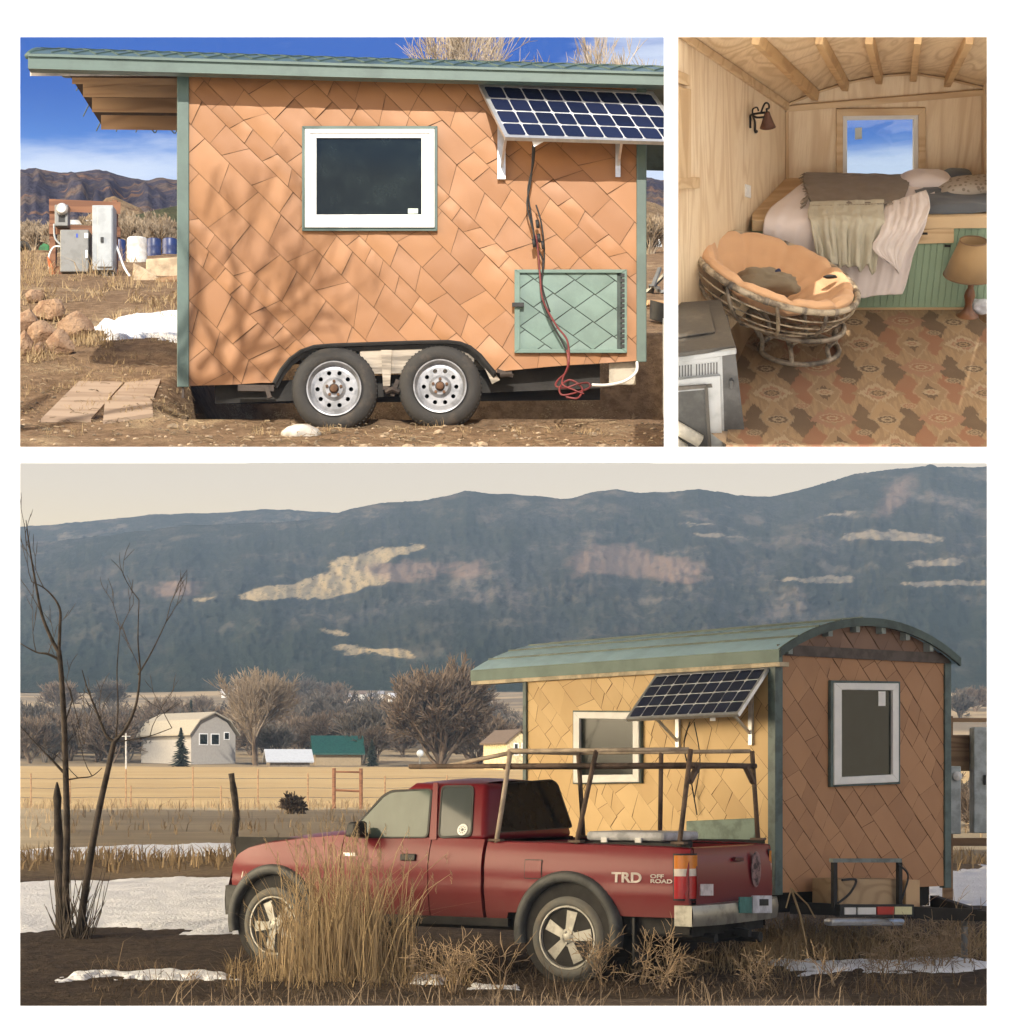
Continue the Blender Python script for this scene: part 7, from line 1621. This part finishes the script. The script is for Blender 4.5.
# ---- papasan chair
base = onw(799, 352); bl_ = loc(base)
pc = rthing('papasan_chair', 'round rattan papasan chair with tufted peach cushion', 'chair', base)
M_RATT = pm('weathered rattan', (.46, .38, .27), .55, var=.35, scale=9, bump=.2, sc=(1, 1, 1), col2=(.15, .115, .08), thr=(.45, .62)); M_RATTD = pm('grey rattan', (.30, .25, .19), .55, var=.35, scale=9, bump=.2, col2=(.09, .075, .06), thr=(.42, .62))
Cc = onv(776.5, 272, bl_[1] - .02); nC = (EU * .262 + EV * -.031 + EW * .962).normalized(); aC = (EU - nC * EU.dot(nC)).normalized(); bC = nC.cross(aC)
def pol(r, th, h): return Cc + (aC * math.cos(th) + bC * math.sin(th)) * r + nC * h
def ringp(r, h, n=48): return [pol(r, 6.283 * k / n, h) for k in range(n)]
RR_ = .605
mb = MB(); mb.tube(ringp(RR_, 0), .023, 8, closed=True); mb.build('rim', M_RATT, pc, smooth=True)
for k in range(14):
    th = 6.283 * k / 14; mb = MB()
    p = pol(RR_, th, 0); mb.tube([pol(RR_, th - .03, 0), pol(RR_, th + .03, 0)], .0262, 8); mb.build('binding', M_RATTD, pc, smooth=True)
bowl = lambda f: (RR_ * math.cos(f) ** .8, -.36 * math.sin(f))
for f in (.22, .42, .62, .85, 1.1): mb = MB(); r, h = bowl(f); mb.tube(ringp(r, h), .0065, 6, closed=True); mb.build('hoop', M_RATT, pc, smooth=True)
for k in range(10): th = 6.283 * (k + .35) / 10; mb = MB(); mb.tube([pol(bowl(f)[0] + .006, th + .25 * f, bowl(f)[1] - .004) for f in (0, .2, .4, .65, .9, 1.15, 1.35)], .014, 6); mb.build('rib', M_RATT if k % 2 else M_RATTD, pc, smooth=True)
uc_ = loc(onv(796, 322, bl_[1])); up_ = X(uc_[0], bl_[1], uc_[2])
def hring(c, r, n=40): return [c + EU * r * math.cos(6.283 * k / n) + EV * r * math.sin(6.283 * k / n) for k in range(n)]
mb = MB(); mb.tube([p + EW * (-.035 * math.cos(6.283 * k / 40)) for k, p in enumerate(hring(up_, .345))], .019, 8, closed=True); mb.build('seat_ring', M_RATTD, pc, smooth=True)
mb = MB(); mb.tube(hring(base + EW * .024, .285), .020, 8, closed=True); mb.build('base_ring', M_RATTD, pc, smooth=True)
for k in range(6):
    th = 6.283 * (k + .22) / 6; d = EU * math.cos(th) + EV * math.sin(th); a = base + EW * .024 + d * .285; b = up_ + d * .34 - EW * .03 * math.cos(th); tn = (-EU * math.sin(th) + EV * math.cos(th))
    mb = MB(); mb.tube(smoothpath([a, a.lerp(b, .5) - d * .035, b]), .017, 7); mb.tube(smoothpath([a.lerp(b, .55) - d * .02, a.lerp(b, .85) + tn * .05, b + tn * .11]), .012, 6); mb.build('leg', M_RATTD, pc, smooth=True)
M_PEACH = cloth('peach cotton cushion', (.72, .45, .26), (.62, .37, .205), 120)
def cush(a, t):
    th = 6.283 * a; rho = t
    prof = [(0, -.30), (.25, -.285), (.42, -.235), (.55, -.175), (.66, -.09), (.76, -.02), (.83, .022), (.90, .034), (.955, .012), (.965, -.03), (.93, -.07)]
    k = t * 10; i = min(9, int(k)); f = k - i; r = prof[i][0] * (1 - f) + prof[i + 1][0] * f; h = prof[i][1] * (1 - f) + prof[i + 1][1] * f
    seam = abs(math.sin(th * 4.5 + .4)); sg_ = min(1, seam * 2.0) ** .6; ringseam = min(1, abs(t - .44) * 8) ** .6; puff = .034 * sg_ * ringseam * min(1, t * 4) - .014
    nn = .012 * mn.noise(V((math.cos(th) * 3, math.sin(th) * 3, t * 4))) + .008 * mn.noise(V((math.cos(th) * 9, math.sin(th) * 9, t * 9)))
    return pol((r + (puff - .01) * (.5 if r > .9 else -.35)) * (RR_ - .01), th, h * .9 + (puff + nn) * (1 if r < .97 else .3))
mb = MB(); mb.grid(cush, 162, 44); mb.build('cushion', M_PEACH, pc, smooth=True)
cl = rthing('clothes', 'khaki clothes bundle with a blue scrap lying in the papasan chair', 'clothes', pol(.1, 2.4, -.12))
mb = MB(); mb.rock(pol(.06, 2.6, -.13), (.24, .2, .12), 3, 4, .35); mb.build('khaki_cloth', cloth('khaki cloth', (.27, .22, .15), (.19, .155, .105)), cl, smooth=True)
mb = MB()
for k, (dx, dy) in enumerate(((0, 0), (.04, -.03), (-.03, -.04))): mb.rock(pol(.02, 0, -.03) + EU * dx + EW * dy, (.035, .03, .05), 7 + k, 3, .4)
mb.build('blue_cloth', cloth('navy blue cloth', (.03, .045, .12), (.02, .03, .08)), cl, smooth=True)
mb = MB(); mb.rock(pol(.40, .15, .045), (.05, .035, .014), 5, 3, .2); tag(rbuild(mb, 'sunglasses_case', M_BLACK, smooth=True), 'small dark object resting on the right side of the peach cushion', 'case')
# ---- stove
WS = .60; tp = lambda px, row, dz=0: onw(px, row, WS + dz)
st = rthing('wood_stove', 'grey cast iron wood stove with glass door in the near left corner of the cabin', 'stove', onw(700, 470))
M_STVT = pm('dark dusty stove top', (.075, .068, .058), .45, var=.4, scale=6, bump=.15, col2=(.15, .13, .105), thr=(.5, .75)); M_STV = pm('silver grey stove enamel', (.42, .44, .45), .42, metal=.2, var=.15, scale=5, bump=.05); M_STVD = pm('dark grey stove side', (.10, .10, .10), .5, metal=.2, bump=.08)
tq = [tp(669, 353.9), tp(736, 346), tp(721, 299), tp(669, 303)]; mb = MB(); mb.hexa([p - EW * .03 for p in tq], tq); mb.build('top_plate', M_STVT, st, bevel=.006)
mb = MB(); q = [tp(670, 340, .003), tp(715, 333, .003), tp(709, 306, .003), tp(670, 309, .003)]; mb.hexa(q, [p + EW * .012 for p in q]); mb.build('lid', M_STVT, st, bevel=.004)
vf = loc(tp(720, 349))[1] + .03
fp = lambda px, row, o=0: onv(px, row, vf - o)
def fbx(nm, pts, o0, o1, mat, par=st, bv=.004): q = [fp(*p) for p in pts]; mb = MB(); mb.hexa([p - EV * o0 for p in q], [p - EV * o1 for p in q]); return mb.build(nm, mat, par, bevel=bv)
q = [fp(669, 359), fp(722, 352), fp(725, 454), fp(669, 456)]; mb = MB(); mb.hexa(q, [p + EV * .7 for p in q]); mb.build('body', M_STV, st)
q = [fp(722, 352), fp(735, 349.5), fp(747, 452), fp(725, 454)]; mb = MB(); mb.hexa(q, [p + EV * .6 for p in q]); mb.build('side_panel', M_STVD, st)
fbx('front_lip', [(669, 356), (736, 347.5), (736, 352), (669, 361.5)], 0, .035, M_STV)
fbx('upper_band', [(669, 361.5), (720, 355), (720, 360), (669, 365)], 0, .02, M_STV)
for k in range(14): x0 = 676 + k * 2.9 - (0 if k < 6 else -2.5); fbx('slot', [(x0, 366 - k * .28), (x0 + 1.2, 366 - k * .28), (x0 + 1.2, 377 - k * .28), (x0, 377 - k * .28)], 0, .004, M_STVD, bv=0)
dr = fbx('door', [(669, 379), (720, 374), (722.5, 453), (669, 455)], 0, .03, M_STV)
fbx('door_rim', [(669, 386), (711, 382), (712, 385), (669, 389)], .03, .04, M_STVT, dr, 0)
fbx('glass', [(669, 391), (704, 388), (708, 452), (669, 454)], .03, .033, glassmat('sooty stove glass', (.045, .045, .042), .12, .5), dr, 0)
mb = MB(); fr2 = [((669, 389), (706, 386)), ((706, 386), (710, 452))]
for a, b in fr2: mb.bar(fp(*a, .038), fp(*b, .038), .022, .02, EV)
mb.build('glass_frame', M_STVT, dr)
for row in (379, 441): fbx('hinge', [(729, row), (733, row), (733.5, row + 9), (729.5, row + 9)], .0, .03, M_STVD)
for k, (a, b) in enumerate((((672, 425), (700, 441)), ((671, 441), (684, 450)))): mb = MB(); mb.tube([fp(*a, .045), fp(*b, .045)], .045, 10); o = rbuild(mb, 'firewood', pm('pale ash wood', (.55, .52, .44), .8, bump=.4), smooth=True); tag(o, ('upper pale log leaning at the stove glass', 'lower pale log leaning at the stove glass')[k], 'log')
# ---- lamp, bag, sconce, switch
lp = rthing('table_lamp', 'turned wooden lamp with tan shade standing on the floor by the bed', 'lamp', onw(967, 317)); lb_ = onw(967, 317); sl = FPX / lb_.y
M_LWOOD = wood('reddish turned wood', (.20, .085, .035), (.13, .05, .02), 'Z', 1, .4)
hs = lambda row: (317 - row) / sl / math.cos(R(20))
mb = MB(); mb.lathe([(.001, 0), (.085, 0), (.085, .014), (.06, .03), (.034, .06), (.026, .10), (.036, .14), (.042, .165), (.034, .20), (.022, .23), (.026, .27), (.036, .30), (.03, .325), (.018, .35), (.014, hs(258))], lb_, EW, 24); sharp(mb.build('base', M_LWOOD, lp), 50)
M_SHADE = cloth('tan linen lamp shade', (.40, .27, .14), (.33, .215, .105), 90)
mb = MB(); r0, r1 = 25.5 / sl, 13.5 / sl; mb.lathe([(r0, hs(276)), (r1, hs(243)), (r1 - .004, hs(243)), (r0 - .004, hs(276))], lb_ - EU * .02, EW, 40, closed=True); mb.build('shade', M_SHADE, lp, smooth=True)
mb = MB(); mb.tube([lb_ - EU * .02 + EW * hs(243) + (EU * math.cos(6.283 * k / 30) + EV * math.sin(6.283 * k / 30)) * r1 for k in range(30)], .005, 5, closed=True); mb.tube([lb_ - EU * .02 + EW * hs(276) + (EU * math.cos(6.283 * k / 30) + EV * math.sin(6.283 * k / 30)) * r0 for k in range(30)], .005, 5, closed=True); mb.build('shade_hem', pm('brown binding', (.25, .15, .08), .8), lp)
mb = MB(); mb.rock(onw(979, 312) + EW * .04, (.10, .08, .055), 12, 4, .3); tag(rbuild(mb, 'plastic_bag', pm('crumpled white plastic', (.66, .66, .70), .35, bump=.2), smooth=True), 'crumpled white plastic bag on the floor behind the lamp', 'bag')
sc_ = rthing('wall_lamp', 'black wrought iron wall lamp with rusty cone shade on the left wall', 'wall lamp', onl(752, 120)); M_IRON = pm('black wrought iron', (.025, .022, .02), .5, metal=.5, bump=.1)
wl = lambda px, row, o: onl(px, row, o)
mb = MB()
for pth, r in (([(750.5, 128, .01), (750.5, 120, .01), (751, 115, .02), (757, 113.5, .08), (765, 112.5, .14)], .008), ([(755, 131, .012), (755, 122, .015), (753, 116, .03), (757, 117.5, .08), (765, 117, .14)], .008), ([(752.5, 114, .03), (753, 109, .04), (757, 107.5, .05), (758.5, 111, .06)], .006), ([(761, 113, .10), (763, 107, .12), (765.5, 103, .14), (768.5, 104, .15), (769, 108, .15), (766.5, 109, .15)], .007), ([(766.5, 109, .15), (767, 113, .15)], .007)):
    mb.tube(smoothpath([wl(*p) for p in pth]), r, 6)
mb.rock(wl(756, 131.5, .012), (.014, .014, .014), 2, 2, .1); mb.build('bracket', M_IRON, sc_, smooth=True)
mb = MB(); ct_ = wl(767, 111.5, .15); mb.lathe([(.001, .0), (.018, -.004), (.026, -.03), (.045, -.085), (.058, -.115), (.054, -.115), (.02, -.03)], ct_, (EW + EU * -.12).normalized(), 26); mb.build('shade', pm('rusty brown shade', (.13, .055, .03), .6, metal=.2, bump=.2), sc_, smooth=True)
mb = MB(); mb.rock(wl(765, 127.5, .13), (.014, .014, .018), 3, 3, .02); mb.build('bulb', M_VINYL, sc_, smooth=True)
sw = rthing('light_switch', 'white light switch plate on the left plywood wall', 'switch', onl(747, 190)); mb = MB(); q = [wl(744.5, 184, 0), wl(749.5, 185.5, 0), wl(749.5, 198, 0), wl(744.5, 196.5, 0)]; mb.hexa(q, [p + nW2 * .012 for p in q]); mb.build('plate', M_VINYL, sw, bevel=.003); mb = MB(); q = [wl(746.2, 188, .012), wl(747.8, 188.5, .012), wl(747.8, 193, .012), wl(746.2, 192.5, .012)]; mb.hexa(q, [p + nW2 * .008 for p in q]); mb.build('toggle', M_VINYL, sw)
# ---- added translucent sheets, out of view, that spread sunlight into the cabin
ma = bpy.data.materials.new('translucent white awning cloth'); ma.use_nodes = True; T = NT(ma.node_tree); ma.node_tree.nodes.remove(ma.node_tree.nodes['Principled BSDF'])
t_ = T.node('ShaderNodeBsdfTranslucent'); t_.inputs[0].default_value = (1.0, .975, .93, 1); T.nt.links.new(t_.outputs[0], T.nt.nodes['Material Output'].inputs[0])
def aw(px, d): return pt(px, interp(d, [(12.1, 8), (14.1, 29), (14.7, 30), (17.5, 60)]), d)
def light_diffuser(name, lab, pxs, ds, holes):
    mb = MB()
    for a, b in zip(pxs, pxs[1:]):
        for c, d in zip(ds, ds[1:]):
            m_ = ((a + b) / 2, (c + d) / 2)
            if any(h[0] < m_[0] < h[1] and h[2] < m_[1] < h[3] for h in holes): continue
            mb.poly([aw(a, c), aw(b, c), aw(b, d), aw(a, d)])
    tag(mb.build(name, ma), lab, 'light_diffuser')
ds_ = [12.1 + .05 * k for k in range(52)]
light_diffuser('light_diffuser', 'added translucent light diffuser with small slits over the open front of the cabin', list(range(662, 1054, 6)), ds_, [(852, 900, 13.9, 14.1), (672, 716, 12.14, 12.6)])
light_diffuser('light_diffuser', 'added translucent light diffuser beside the open right side of the cabin', [1053, 1200, 1350, 1550, 1800, 2100], [12.1, 13, 14, 15, 16, 17.5, 19], [])
# ---------------------------------------------------------------- valley air
mh = bpy.data.materials.new('pale valley haze'); mh.use_nodes = True; T = NT(mh.node_tree); mh.node_tree.nodes.remove(mh.node_tree.nodes['Principled BSDF'])
pv = T.node('ShaderNodeVolumePrincipled'); pv.inputs['Color'].default_value = (.48, .68, .95, 1); pv.inputs['Density'].default_value = .00036; pv.inputs['Anisotropy'].default_value = 0.0
T.nt.links.new(pv.outputs[0], T.nt.nodes['Material Output'].inputs['Volume'])
mb = MB(); mb.box((-345, -60, -6), (345, 1016, 124)); hz = mb.build('haze', mh); hz['kind'] = 'stuff'
